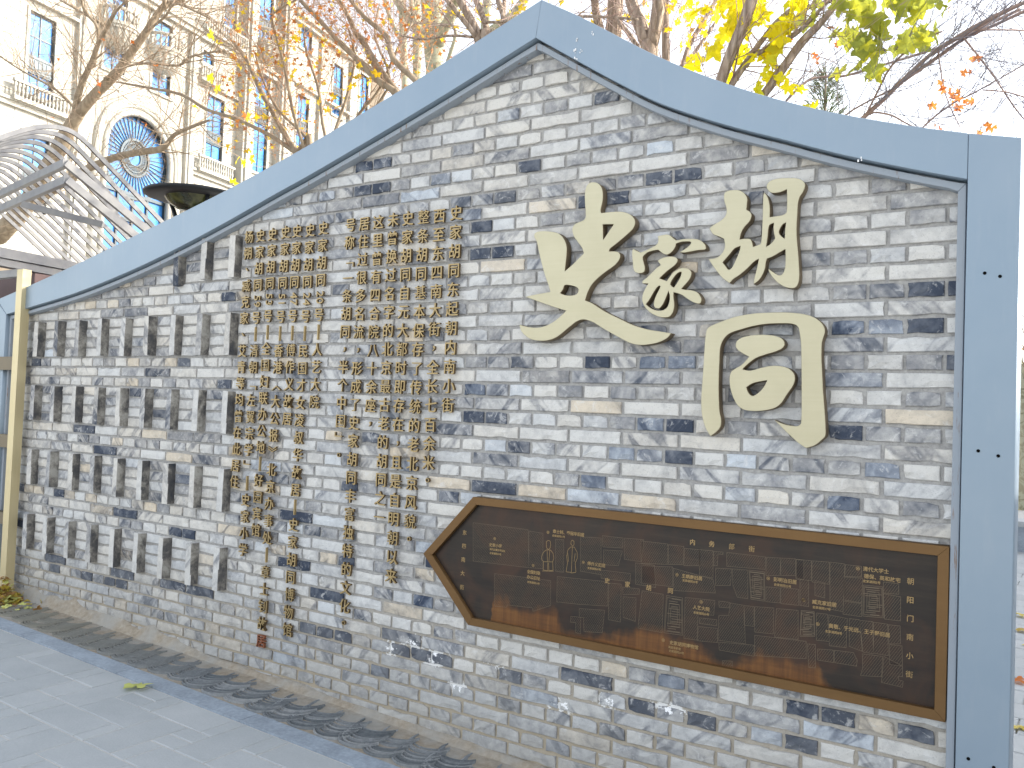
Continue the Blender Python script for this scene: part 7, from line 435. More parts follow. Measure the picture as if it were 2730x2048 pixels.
def fillrow(y1, y0, a, b, k):
    # split a stretch of a course into large, square and narrow slabs
    w = b - a; rr = random.Random(int(a*100) + int(y0*1000)); x = a
    pat = {0: (.095, .37, .095, .185), 1: (.37, .185), 2: (.185, .095, .37), 3: (.37, .095, .185)}[k % 4]
    i = 0
    while x < b - .02:
        s = pat[i % len(pat)]; i += 1
        if x + s > b - .05: s = b - x
        if .15 < s < .2 and rr.random() < .5:
            paver(pave, x, y0, x+s, (y0+y1)/2); paver(pave, x, (y0+y1)/2, x+s, y1)
        else: paver(pave, x, y0, x+s, y1)
        x += s
NR = 9
bo = [-3.554, -2.985, -3.70+.725, -3.20, -2.80, -2.3, -3.0, -2.6, -3.3, -2.9]
def crosses(i):
    if i < 0 or i >= NR: return []
    return [bo[i] + PER*k for k in range(-3, 5) if i % 2 == 0 or i % 2 == 1]
owned = {}
for i in range(NR):
    for x in crosses(i):
        if x < -5.6 or x > 1.2: continue
        # a slab standing across courses i and i+1 unless another already stands there
        if any(abs(x - q) < .24 for q in owned.get(i, [])): continue
        owned.setdefault(i, []).append(x); owned.setdefault(i+1, []).append(x)
        paver(pave, x, Y0 - S*(i+2), x+.197, Y0 - S*i)
for i in range(NR):
    oc = sorted(owned.get(i, [])); edges = [-5.8] + [v for x in oc for v in (x, x+.197)] + [1.4]
    for j in range(0, len(edges), 2):
        a, b = edges[j], edges[j+1]
        if b - a > .03: fillrow(Y0 - S*i, Y0 - S*(i+1), a, b, i + j)
# kerb of long granite strips
kb = empty('kerb_strip', (0, 0, 0)); tag(kb, 'narrow blue-grey stone strip between the paving and the tile bed', kind='structure'); ROOTINV[kb.name] = Matrix.Identity(4)
x = -6.6
while x < .6:
    w = .98; m = MB(); g = .004
    m.box((-w/2+g/2, -.055, -.08), (w/2-g/2, .055, .006)); bmx = m.mesh('kerb_stone', KERB)
    link('kerb_stone', bmx, kb, loc=(x + w/2, -.440, gz(x + w/2)), rot=(0, R(1.83), 0)); x += w
# tile bed
tb = empty('tile_bed', (0, 0, 0)); tag(tb, 'bed of grey roof tiles set on edge in fish-scale waves along the foot of the brick wall', kind='structure'); ROOTINV[tb.name] = Matrix.Identity(4)
link('sand_bed', slab_strip(-.385, .12, -7, 1.2, .0005, 'sand_bed', FILL), tb)
rr = random.Random(3)
def arc_tile(rad, a0, a1, th, h, seed):
    m = MB(); n = 10; vs = []; q = random.Random(seed)
    for i in range(n+1):
        a = a0 + (a1-a0)*i/n; t = th*(1 - .5*abs(2*i/n-1)**3); w = q.uniform(-.0012, .0012)
        for rd, z in ((rad-t+w, -.03), (rad+w, -.03), (rad-.001+w, h), (rad-t+w, h-.003)): vs.append((rd*math.cos(a), rd*math.sin(a), z))
    fs = []
    for i in range(n):
        for k in range(4): fs.append((4*i+k, 4*i+(k+1)%4, 4*i+4+(k+1)%4, 4*i+4+k))
    fs += [(0,3,2,1), (4*n, 4*n+1, 4*n+2, 4*n+3)]
    m.add(vs, fs); return m.mesh('roof_tile', TILE)
tiles = [arc_tile(.112, R(182), R(352), .0105, .0, k) for k in range(6)]
tl_ = []
fan = 0; xf = .40
while xf > -6.0:
    fan += 1; fr = rr.uniform(-8, 8); fy = rr.uniform(-.012, .012); fx = rr.uniform(-.010, .010); sc_ = rr.uniform(.92, 1.08); tr_x, tr_y = rr.uniform(-1.5, 1.5), rr.uniform(-.8, .8)
    for k in range(13):
        if k > 1 and rr.random() < .05: continue
        tl_.append(((xf + fx - k*.0045 + rr.uniform(-.002, .002), -.262 + fy + k*.0165 + rr.uniform(-.0015, .0015), gz(xf) + .0125 - k*.00025 + rr.uniform(-.0012, .0012)), (R(tr_x), R(1.8 + tr_y - 1.6), R(rr.uniform(-3, 3) - 6 + fr)), sc_*rr.uniform(.94, 1.03), rr.randrange(6)))
    xf -= .158
for lo, ro, sc_, k in tl_[:300]:
    o = link('roof_tile', tiles[k], tb, loc=lo, rot=ro); o.scale = (sc_, sc_, 1)
m = MB()
from mathutils import Euler
for lo, ro, sc_, k in tl_[300:]:
    T = Matrix.Translation(lo) @ Euler(ro).to_matrix().to_4x4() @ Matrix.Diagonal((sc_, sc_, 1, 1))
    m.add([T @ v.co for v in tiles[k].vertices], [tuple(p.vertices) for p in tiles[k].polygons])
m.build('roof_tiles', TILE, tb, kind='stuff')
# mortar fillet against the wall foot
m = MB(); vs = []; N = 90
for i in range(N+1):
    x = -5.9 + 6.35*i/N; q = Vector((x*3, 0, 0)); hgt = .022 + .02*noise.noise(q) + .07*max(0, min(1, (-3.6-x)*2))*(.6 + noise.noise(q*2)); wd = .02 + .02*noise.noise(q+Vector((9,0,0)))
    z = gz(x); vs += [(x, -wd-.05, z-.01), (x, -wd*.45-.02, z+hgt*.30), (x, -.014, z+hgt*.75), (x, .004, z+hgt), (x, .03, z+hgt)]
m.add(vs, [(5*i+k, 5*i+5+k, 5*i+6+k, 5*i+1+k) for i in range(N) for k in range(4)])
m.build('mortar_fillet', FILL, tb, smooth=True)
# ------------------------------------------------------------------ the gable wall
wall = root('gable_wall', (-2.8, .1, gz(-2.8)), 'grey brick gable-shaped wall framed in blue-grey steel, its peak left of centre', 'brick wall')
OL, IL, OR_, IR = (D['frame'][k] for k in ('OL', 'IL', 'OR', 'IR'))
def clean(pts):   # smooth the traced line a little
    o = [pts[0]]
    for i in range(1, len(pts)-1): o.append([pts[i][0], .25*pts[i-1][1] + .5*pts[i][1] + .25*pts[i+1][1] - .25*((pts[i-1][1]-pts[i][1]) + (pts[i+1][1]-pts[i][1]))*1.0])
    o.append(pts[-1]); return o
left_top = [(-1.437, 3.297), (-1.79, 3.179), (-2.151, 3.058), (-2.783, 2.868), (-3.10, 2.781), (-3.628, 2.648), (-4.35, 2.487), (-4.849, 2.375), (-5.254, 2.292), (-5.555, 2.233), (-5.99, 2.15)]
left_in = [(-1.46, 3.132), (-2.047, 2.932), (-2.773, 2.704), (-3.10, 2.610), (-3.526, 2.484), (-4.02, 2.352), (-4.472, 2.249), (-5.0, 2.152), (-5.575, 2.075), (-5.85, 2.040)]
right_top = [(-1.437, 3.297), (-1.247, 3.183), (-1.047, 3.050), (-.877, 2.938), (-.69, 2.83), (-.458, 2.712), (-.196, 2.602), (.069, 2.512), (.2545, 2.458)]
right_in = [(-1.46, 3.132), (-1.192, 2.952), (-1.03, 2.846), (-.871, 2.748), (-.70, 2.664), (-.53, 2.590), (-.364, 2.525), (-.137, 2.435), (.122, 2.346), (.2545, 2.304)]
def crom(pts, n=4):
    o = []
    for i in range(len(pts)-1):
        p0 = Vector(pts[max(i-1,0)]); p1 = Vector(pts[i]); p2 = Vector(pts[i+1]); p3 = Vector(pts[min(i+2,len(pts)-1)])
        for k in range(n):
            t = k/n; o.append(tuple(.5*((2*p1) + (p2-p0)*t + (2*p0-5*p1+4*p2-p3)*t*t + (3*p1-p0-3*p2+p3)*t**3)))
    o.append(tuple(pts[-1])); return o
LT, LI, RT, RI = crom(left_top), crom(left_in), crom(right_top), crom(right_in)
def prism(poly, y0, y1, name, mat, parent):
    me = shape([poly], y1 - y0, [mat], .0015); me.transform(Matrix.Translation((0, y1, 0))); return link(name, me, parent)
FF = -.070   # face of the frame
prism(LT + LI[::-1], FF, .13, 'coping_beam', STEEL, wall)
prism(RT + RI[::-1], FF, .13, 'coping_beam', STEEL, wall)
prism([(.2555, gz(.3)-.05), (.405, gz(.3)-.05), (.408, 2.421), (.2555, 2.457)], FF-.0015, .13, 'end_post', STEEL, wall)
prism([(-6.0, gz(-6)-.05), (-5.852, gz(-6)-.05), (-5.852, 2.0385), (-6.0, 2.146)], FF, .13, 'end_post', STEEL, wall)
def offs(line, d):
    o = []
    for i, p in enumerate(line):
        a = Vector(line[max(i-1,0)]); b = Vector(line[min(i+1,len(line)-1)]); t = (b-a).normalized(); n = Vector((-t.y, t.x))
        if n.y > 0: n = -n
        o.append((p[0]+n.x*d, p[1]+n.y*d))
    return o
def lip(line, name):
    a = [p for p in offs(line, .007) if p[0] < .249]; b = [p for p in offs(line, .036) if p[0] < .232]
    me = a + b[::-1]; prism(me, -.046, .1, name, LIPM, wall)
ll = [p for p in LI if p[0] <= -1.46]; l_a = offs(LI, .011); l_b = offs(LI, .034)
ap = (-1.46, 3.132-.013); ap2 = (-1.466, 3.132-.042)
l_a = [ap] + [p for p in l_a if p[0] < -1.475 and p[0] > -5.846] + [(-5.846, 2.033)]; l_b = [ap2] + [p for p in l_b if p[0] < -1.50 and p[0] > -5.82] + [(-5.820, 2.005)]
prism(l_a + l_b[::-1], -.046, .1, 'inner_trim', LIPM, wall)
r_a = offs(RI, .010); r_b = offs(RI, .034)
r_a = [ap] + [p for p in r_a if -1.44 < p[0] < .249] + [(.249, 2.298)]; r_b = [ap2] + [p for p in r_b if -1.43 < p[0] < .22] + [(.2245, 2.272)]
prism(r_a + r_b[::-1], -.0455, .1, 'inner_trim', LIPM, wall)
prism([(.2245, gz(.3)-.05), (.2492, gz(.3)-.05), (.2492, 2.297), (.2245, 2.271)], -.0462, .1, 'inner_trim', LIPM, wall)
prism([(-5.846, gz(-6)-.05), (-5.820, gz(-6)-.05), (-5.820, 2.004), (-5.846, 2.032)], -.0462, .1, 'inner_trim', LIPM, wall)
# dark backing behind the shadow gap and the back of the wall
def topz(x, L, Rr):
    a = L if x < -1.45 else Rr
    if a[-1][0] > a[0][0] and x < a[0][0]: return a[0][1]
    if a[-1][0] < a[0][0] and x > a[0][0]: return a[0][1]
    for i in range(len(a)-1):
        x0, x1 = a[i][0], a[i+1][0]
        if min(x0, x1) <= x <= max(x0, x1): t = (x-x0)/(x1-x0+1e-9); return a[i][1] + t*(a[i+1][1]-a[i][1])
    return -1
inner = [(-5.85, gz(-6)-.04)] + [p for p in LI[::-1]] + [p for p in RI if p[0] > -1.45] + [(.2545, gz(.3)-.04)]
me = shape([inner], .11, [MORT], 0); me.transform(Matrix.Translation((0, .119, 0))); link('mortar', me, wall)
# bricks
U = .2525; V = .063; ZC = 1.64
rr = random.Random(11)
def brick_mesh(w, h, seed, dep=.014):
    q = random.Random(seed); m = MB(); nx = 5 if w > .15 else 3; nz = 2; c = .0035; vs = []
    for j in range(nz+1):
        for i in range(nx+1):
            fx = i/nx; fz = j/nz; ex = i in (0, nx); ez = j in (0, nz)
            x = -w/2 + c + (w-2*c)*fx; z = -h/2 + c + (h-2*c)*fz; y = q.uniform(-.0012, .0012)
            if ex: x += q.uniform(-.0015, .0015); y += .001
            if ez: z += q.uniform(-.0016, .0016); y += .001
            if (ex or ez) and q.random() < .16: x -= math.copysign(.004, x)*ex; z -= math.copysign(.005, z)*ez; y += .004
            vs.append((x, y, z))
    fs = [(j*(nx+1)+i, j*(nx+1)+i+1, (j+1)*(nx+1)+i+1, (j+1)*(nx+1)+i) for j in range(nz) for i in range(nx)]
    ring = [i for i in range(nx+1)] + [(j+1)*(nx+1)-1 for j in range(1, nz+1)] + [nz*(nx+1)+i for i in range(nx-1, -1, -1)] + [j*(nx+1) for j in range(nz-1, 0, -1)]
    n = len(ring); b = len(vs)
    for k in ring:
        x, y, z = vs[k]; vs.append((max(-w/2, min(w/2, x + math.copysign(c*.9, x))), .0045, max(-h/2, min(h/2, z + math.copysign(c*.9, z)))))
    for k in ring:
        x, y, z = vs[b + ring.index(k)]; vs.append((x, dep + .004, z))
    for k in range(n):
        fs.append((ring[k], b+k, b+(k+1)%n, ring[(k+1)%n])); fs.append((b+k, b+n+k, b+n+(k+1)%n, b+(k+1)%n))
    return vs, fs
GJ = .0115
var = {}
def bvar(w, kind, nvar=8):
    k = (round(w, 3),)
    if k not in var: var[k] = [brick_mesh(w, V-GJ+.0005, hash(k) % 1000 + i) for i in range(nvar)]
    i = rr.randrange(nvar); return k, i, var[k][i]
_bm = {}
def bmesh_of(k, i):
    if (k, i) not in _bm:
        me = bpy.data.meshes.new('brick'); v, f = var[k][i]; me.from_pydata(v, [], f); me.materials.append(BR1); _bm[(k, i)] = me
    return _bm[(k, i)]
PINS = D['pins']; tones = {'D': (.86, .30), 'G': (.46, .45), 'B': (.58, .08), 'T': (.18, .86), 'L': (.02, .5), 'W': (0, .5)}
def tone_for(x, z, w):
    best = None
    for px, pz, c in PINS:
        if abs(px-x) < w/2+.002 and abs(pz-z) < .031: best = c
    if best: a, h = tones[best]; return (max(0, min(1, a + rr.uniform(-.06, .06))), h, rr.random())
    cl = noise.noise(Vector((x*1.3, z*1.9, 4.2)))
    left = x < -3.3
    u = rr.random() + cl*.28
    if z < .42: a = rr.uniform(.12, .38)
    elif u > 1.0: a = rr.uniform(.55, .8)
    elif u > .80: a = rr.uniform(.32, .48)
    elif u > .5: a = rr.uniform(.15, .28)
    else: a = rr.uniform(0, .15)
    h = rr.gauss(.42 if not left else .52, .13)
    if rr.random() < (.02 if not left else .04): h = rr.uniform(.75, .9)
    return (a, max(0, min(1, h)), rr.random())
bricks = []   # (x, z, w, key, idx, tone)
zones = [(9, 12, -16, -14), (2, 5, -22, -14), (-5, -2, -22, -14), (-12, -9, -22, -14), (-19, -16, -22, -14)]
def inwall(x, z, w):
    for xx in (x-w/2, x, x+w/2):
        if xx < -5.93 or xx > .33: return False
        if z + .03 > min(topz(max(-5.95, min(.25, xx)), LT, RT) - .02, topz(max(-5.845, min(.25, xx)), LI, RI) + .10): return False
    return z > gz(x) - .03
prot = []
for c in range(-29, 28):
    z = ZC + c*V; items = []
    zone = next((q for q in zones if q[0] <= c <= q[1]), None)
    if c % 2 == 0:
        for j in range(-25, 3): items.append((j*U, (j+1)*U))
    else:
        for j in range(-50, 5): items.append(((j*.5+.25)*U, (j*.5+.75)*U))
    if zone:
        zl = (zone[2]-.82)*U if zone[2] < -20 else (zone[2]-.45)*U; zr = (zone[3]+.39)*U; ni = []
        zl = -6.1 if zone[2] < -20 else zl
        for a, b in items:
            if b <= zl + .02 or a >= zr - .02: ni.append((a, b))
            elif a < zl: ni.append((a, zl))
            elif b > zr: ni.append((zr, b))
        for n_ in range(zone[2]-1, zone[3]+1):
            a = (n_-1+.39)*U; b = (n_+.39)*U - .0605
            if n_ == zone[2]-1 and zone[2] > -20: continue
            ni.append((a, b))
            if c == zone[0]: prot.append(((n_+.39)*U - .0305, ZC + (zone[0]+1.5)*V, n_)) if n_ >= zone[2] else None
        items = [q for q in ni if q[1]-q[0] > .02]
    for a, b in items:
        w = b - a - GJ; x = (a+b)/2
        if w < .015: continue
        w = round(w, 2) if w < .1 else round(w*200)/200.
        if not inwall(x, z, w): continue
        k, i, vf = bvar(w, 0)
        d = (Vector((x, 0, z)) - CAM); area = w*.05*abs(d.y)/d.length**3
        bricks.append((area, x, z, w, k, i, tone_for(x, z, w), rr.uniform(-.0035, .0015), rr.uniform(-.004, .004), rr.uniform(-.012, .012)))
bricks.sort(key=lambda q: -q[0])
for n_, (ar, x, z, w, k, i, tn, dy, r1, r2) in enumerate(bricks[:300]):
    o = link('brick', bmesh_of(k, i), wall, loc=(x, dy, z), rot=(r1*.5, r1, r2*.3)); o.color = tn + (1,)
m = MB(); cols = []
for ar, x, z, w, k, i, tn, dy, r1, r2 in bricks[300:]:
    v, f = var[k][i]; c_, s_ = math.cos(r1), math.sin(r1)
    m.add([(x + a*c_ + d_*s_, dy + b, z - a*s_ + d_*c_) for a, b, d_ in v], f); cols += [tn + (1,)]*len(v)
me = m.mesh('brickwork', BRN); at = me.color_attributes.new('brick_tone', 'FLOAT_COLOR', 'POINT'); at.data.foreach_set('color', [q for c in cols for q in c])
tag(link('brickwork', me, wall), kind='stuff')
# upright bricks that stand proud of the wall
def proud(seed):
    q = random.Random(seed); m = MB(); w, h, d = .052, .238, .045; vs = []; nz = 4
    for j in range(nz+1):
        z = -h/2 + h*j/nz; e = .0
        for x, y in ((-w/2, .02), (-w/2+.001, -d+.003), (-w/2+.004, -d), (w/2-.004, -d), (w/2-.001, -d+.003), (w/2, .02)):
            vs.append((x + q.uniform(-.0012, .0012), y + q.uniform(-.0015, .0015) * (y < 0), z + q.uniform(-.002, .002)))
    fs = [(6*j+k, 6*j+k+1, 6*j+7+k, 6*j+6+k) for j in range(nz) for k in range(5)] + [(5,4,3,2,1,0), tuple(6*nz+k for k in range(6))]
    m.add(vs, fs); return m.mesh('projecting_brick', BR1)
def dark_side_mat():
    t = NT('dark_brick_side'); p = t.pos(); f = t.noise(p, 7, 4, .6, .5); g = t.noise(p, 60, 4, .7)
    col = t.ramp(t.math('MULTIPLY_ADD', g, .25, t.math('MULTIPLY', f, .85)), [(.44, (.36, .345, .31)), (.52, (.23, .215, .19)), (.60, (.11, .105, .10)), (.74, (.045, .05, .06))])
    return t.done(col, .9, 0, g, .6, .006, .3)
DKSIDE = dark_side_mat()  # darker brick colour, set on right-facing sides only
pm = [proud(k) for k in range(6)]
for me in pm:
    me.materials.append(DKSIDE)
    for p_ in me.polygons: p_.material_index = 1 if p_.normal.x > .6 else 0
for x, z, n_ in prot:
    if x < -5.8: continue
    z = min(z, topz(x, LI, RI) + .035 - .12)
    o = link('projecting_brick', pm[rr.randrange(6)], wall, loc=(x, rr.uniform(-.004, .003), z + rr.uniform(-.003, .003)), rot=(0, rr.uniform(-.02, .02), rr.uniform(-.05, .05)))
    t = rr.choice([.05, .15, .25, .4, .1]); 
    if n_ == -16 and z > 2.1: t = .85
    if n_ == -19 and 1.0 < z < 1.4: t = .9
    o.color = (t, rr.uniform(.4, .65), rr.random(), 1)
HOLE = simple('hole_black', (.006, .006, .006), 1, 0, 20, .1, .05, .004, 0.)  # flat black discs paint in the darkness of the screw holes
# screw holes and paint flecks on the frame
for x, z in D['holes']:
    m = MB(); m.lathe([(0.0001, .0012), (.0055, .0012), (.0055, -.004)], (0, 0, 0), 12); mm = m.mesh('screw_hole', HOLE); mm.transform(Matrix.Rotation(R(90), 4, 'X')); link('screw_hole', mm, wall, loc=(x, FF - .0018, z))
m = MB()
for x, z in D['flecks']:
    for k in range(3):
        a, b = x + rr.uniform(-.006, .006), z + rr.uniform(-.008, .008); s_ = rr.uniform(.001, .003); m.box((a-s_, FF-.0025, b-s_*1.8), (a+s_, FF-.0012, b+s_*1.8))
m.build('paint_fleck', simple('white_paint_fleck', (.8, .8, .8)), wall, kind='stuff')
# ------------------------------------------------------------------ large calligraphy
for key, lab in (('shi', 'wide brass calligraphy character standing leftmost of the four on the brick wall'), ('jia', 'smallest brass calligraphy character, between the big left one and the tall upper right one'),
                 ('hu', 'tall brass calligraphy character at the top right of the wall, under the curved frame'), ('tong', 'box-shaped brass calligraphy character, lowest of the four, above the map plaque')):
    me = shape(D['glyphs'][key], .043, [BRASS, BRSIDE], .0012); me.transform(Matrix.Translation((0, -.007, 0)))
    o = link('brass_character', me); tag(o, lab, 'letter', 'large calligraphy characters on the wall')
    cx_ = sum(v.co.x for v in me.vertices)/len(me.vertices); cz_ = min(v.co.z for v in me.vertices)
    me.transform(Matrix.Translation((-cx_, 0, -cz_))); o.location = (cx_, 0, cz_)
# ------------------------------------------------------------------ small bronze lettering
nums = dict(A='20', B='24', C='47', D='51', E='53', F='59')
ins = [root('bronze_inscription', (-2.2, 0, .3), 'right block of small gilt bronze characters in eight columns beside the big calligraphy', 'inscription'),
       root('bronze_inscription', (-3.1, 0, .1), 'left block of small gilt bronze characters in seven columns next to the upright bricks', 'inscription')]
for ci, (s, u0, v0, du, dv) in enumerate(D['text']):
    par = ins[0 if ci < 8 else 1]; last = len(s)-1
    for n_, ch in enumerate(s):
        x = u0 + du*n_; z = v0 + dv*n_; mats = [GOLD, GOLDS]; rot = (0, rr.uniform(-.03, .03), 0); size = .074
        if ci == 10 and False: pass
        if ci == 11 and n_ == 24: mats = [COPPER, COPPER]
        key = 'c' if mats[0] is COPPER else 'g'
        if ch in nums:
            me = glyph(nums[ch], .072, .013, .0008, mats, key); rot = (0, R(90), 0)
            o = link('numeral', me, par, loc=(x + .004, -.010, z + .0), rot=rot); continue
        if ch == '—':
            m = MB(); m.box((-.003, -.014, -.040), (.003, 0, .040)); link('dash', m.mesh('dash', mats[1:] if False else mats), par, loc=(x, -.010, z)); continue
        if ch == '，': x += .022; z += .022
        elif ch == '。': x += .022; z += .030 if ci not in (1,) else .030
        elif ch == '、': x += .02; z += .022
        if ch in '︽︾': ch = {'︽': '︿', '︾': '︾'}[ch]
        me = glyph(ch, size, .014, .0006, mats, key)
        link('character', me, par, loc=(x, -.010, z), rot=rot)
# ------------------------------------------------------------------ map plaque
pq = root('map_plaque', (-.75, 0, .50), 'dark bronze arrow-shaped map plaque pointing left, low on the brick wall', 'plaque')
X0, X1, ZT, ZB, TX, TZ = -1.715, .222, 1.091, .518, -1.988, .804
fw = .034; sl = fw*1.25
outl = [(X0, ZT), (X1, ZT), (X1, ZB), (X0, ZB), (TX, TZ)]; inn = [(X0+.018, ZT-fw), (X1-fw, ZT-fw), (X1-fw, ZB+fw), (X0+.018, ZB+fw), (TX+.052, TZ)]
for k in range(5):
    a, b = k, (k+1) % 5
    me = shape([[outl[a], outl[b], inn[b], inn[a]]], .048, [PFR], .0008); me.transform(Matrix.Translation((0, -.002, 0))); link('frame_rail', me, pq)
me = shape([[(p[0]*1.0, p[1]) for p in inn]], .022, [PLAQ], 0); me.transform(Matrix.Translation((0, -.006, 0))); link('map_panel', me, pq)
PF = -.0285
def ribbon(m, a, b, w=.0009):
    a = Vector((a[0], a[1])); b = Vector((b[0], b[1])); d = b-a
    if d.length < 1e-5: return
    n = Vector((-d.y, d.x)).normalized()*w/2
    m.add([(a.x-n.x, PF, a.y-n.y), (b.x-n.x, PF, b.y-n.y), (b.x+n.x, PF, b.y+n.y), (a.x+n.x, PF, a.y+n.y)], [(0,1,2,3)])
m = MB(); mh = MB()
an = R(58); dirv = Vector((math.cos(an), math.sin(an))); nv = Vector((-dirv.y, dirv.x))
for pl in D['polys']:
    P_ = [Vector(p) for p in pl]
    for i in range(len(P_)): ribbon(m, P_[i], P_[(i+1)%len(P_)], .0010)
    t0 = min(p.dot(nv) for p in P_); t1 = max(p.dot(nv) for p in P_); t = math.floor(t0/.0072)*.0072
    while t < t1:
        xs_ = []
        for i in range(len(P_)):
            a, b = P_[i], P_[(i+1)%len(P_)]; da, db = a.dot(nv)-t, b.dot(nv)-t
            if da*db < 0: q = a + (b-a)*(da/(da-db)); xs_.append(q.dot(dirv))
        xs_.sort()
        for i in range(0, len(xs_)-1, 2): ribbon(mh, nv*t + dirv*xs_[i], nv*t + dirv*xs_[i+1], .0007)
        t += .0072
m.build('map_outlines', ETCH, pq, kind='stuff'); mh.build('map_hatching', ETCH, pq, kind='stuff')
for fg in (D['figs'][:6], D['figs'][6:]):
    m = MB()
    for pl in fg:
        for i in range(len(pl)-1): ribbon(m, pl[i], pl[i+1], .0014)
    for v in range(len(m.v)): m.v[v] = (m.v[v][0], PF-.0004, m.v[v][2])
    m.build('engraved_figure', ETCHT, pq)
for cq, pl in enumerate(D['courts']):
    m = MB(); P_ = [Vector(p) for p in pl]; c_ = sum(P_, Vector((0, 0)))/4; qq = random.Random(cq)
    for s_ in (1, .9, .62, .4):
        for i in range(4): ribbon(m, c_ + (P_[i]-c_)*s_, c_ + (P_[(i+1)%4]-c_)*s_, .0012)
    for k in range(14):
        f1 = (k+1)/15; a = P_[0].lerp(P_[3], f1); b = P_[1].lerp(P_[2], f1); u1 = qq.uniform(0, .4); u2 = qq.uniform(.6, 1); ribbon(m, a.lerp(b, u1), a.lerp(b, u2), .0018)
    for v in range(len(m.v)): m.v[v] = (m.v[v][0], PF-.0003, m.v[v][2])
    m.build('courtyard_plan', ETCH, pq)
for s, x, z, size, bold in D['labels']:
    me = glyph(s, size, .0006, size*.018, [ETCHT], 'e'); link('map_lettering', me, pq, loc=(x, PF - .0003, z))
for x, z in D['marks']:
    m = MB(); n = 14
    for r0, r1 in ((.0048, .0062), (.0001, .0022)):
        b = len(m.v); m.add([(r*math.cos(2*math.pi*k/n), 0, r*math.sin(2*math.pi*k/n)) for k in range(n) for r in (r0, r1)], [(2*k, 2*k+1, (2*k+3) % (2*n), (2*k+2) % (2*n)) for k in range(n)])
    link('map_marker', m.mesh('map_marker', ETCHT), pq, loc=(x, PF - .0009, z))
# ------------------------------------------------------------------ gold screen at the left
gs = root('gold_screen_frame', (-5.62, -.07, gz(-5.6)), 'gold metal screen frame with dark cross rails standing at the left edge of the picture', 'screen')
m = MB(); m.box((-5.676, -.10, gz(-5.6)-.02), (-5.60, -.04, 2.345)); m.build('post', GPOST, gs)
m = MB(); m.box((-6.9, -.10, gz(-6)-.02), (-6.824, -.04, 2.345)); m.build('post', GPOST, gs)
for z0, z1, mt in ((2.30, 2.352, RIB), (1.643, 1.736, GBAR), (1.10, 1.19, GBAR), (.57, .65, GBAR)):
    m = MB(); m.box((-6.822, -.092, z0), (-5.678, -.045, z1)); m.build('rail', mt, gs)
# ------------------------------------------------------------------ pavilion with curved ribs behind the wall
G_ = D['perg']; C0 = Vector(G_['crest']); AX = Vector(G_['ax']); EE = Vector(G_['e'])
pav = root('ribbed_pavilion', (C0.x-1, C0.y+.3, gz(C0.x)), 'pavilion roof of curved pale metal ribs behind the left end of the brick wall', 'pavilion')
prof = G_['prof']; prf = []
for i in range(len(prof)-1):
    p0, p1, p2, p3 = (Vector(prof[max(0, min(len(prof)-1, i+k))]) for k in (-1, 0, 1, 2))
    for k in range(3):
        t = k/3; prf.append(.5*((2*p1) + (p2-p0)*t + (2*p0-5*p1+4*p2-p3)*t*t + (3*p1-p0-3*p2+p3)*t**3))
prf.append(Vector(prof[-1]))
UNDER = simple('shaded_underside', (.055, .038, .033), .6, 0, 10, .2)  # shade beneath the ribs, put into the colour as dark brown
def rib_mesh(w, h):
    m = MB(); vs = []
    for i, p in enumerate(prf):
        t = (prf[min(i+1, len(prf)-1)] - prf[max(i-1, 0)]).normalized(); n = Vector((-t.y, t.x))
        for a, b in ((-1, 0), (1, 0), (1, -1), (-1, -1)):
            q = p + n*h*b; v = EE*q.x + AX*(w/2*a); vs.append((v.x, v.y, q.y))
    fs = [(4*i+k, 4*i+(k+1)%4, 4*i+4+(k+1)%4, 4*i+4+k) for i in range(len(prf)-1) for k in range(4)] + [(0,3,2,1), tuple(4*(len(prf)-1)+k for k in range(4))]
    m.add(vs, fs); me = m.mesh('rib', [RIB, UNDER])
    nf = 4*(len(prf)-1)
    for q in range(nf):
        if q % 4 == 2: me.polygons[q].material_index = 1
    return me
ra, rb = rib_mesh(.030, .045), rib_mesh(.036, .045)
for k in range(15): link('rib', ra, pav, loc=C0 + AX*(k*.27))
for k in range(0): link('rib', rb, pav, loc=C0 + AX*(k*.9 + .13) + Vector((0, 0, -.10)))
Ba, Bb, Bc, Bc2 = (Vector(G_[k]) for k in ('Ba', 'Bb', 'Bc', 'Bc2'))
sl_ = (EE*.9 + Vector((0, 0, -.56))).normalized()
for B_, L_ in ((Ba, 2.6), (Bb, 2.4)):
    m = MB(); m.bar(B_, B_ + AX*2.6, .05, .075); m.build('ridge_rail', RIB, pav)
    m = MB(); m.bar(B_, B_ + sl_*L_, .05, .07); m.build('slope_rail', RIB, pav)
m = MB(); m.bar(Bc, Bc2, .05, .06); m.build('brace', RIB, pav)
b0, b1 = Vector(G_['beam'][0]), Vector(G_['beam'][1]); dd = (b1-b0).normalized()
m = MB(); m.bar(b0 - dd*.5, b1 + dd*.6, .10, .075); m.build('eave_beam', RIB, pav)
m = MB(); m.bar(b0 - dd*.5 + Vector((-.02, 0, -.07)), b1 + dd*.6 + Vector((-.02, 0, -.07)), .10, .055); m.build('eave_beam', RIB, pav)
m = MB(); m.box((-9.5, .20, 2.08), (-6.01, 1.9, 2.385)); m.build('fascia', MAROON, pav)
for px_, py_ in ((-9.4, .4), (-9.4, 3.0), (-6.5, 3.0), (-9.4, 1.8)):
    m = MB(); m.box((px_-.05, py_-.05, gz(px_)-.02), (px_+.05, py_+.05, 2.11 if py_ < 2 else 2.9)); m.build('column', RIB, pav)
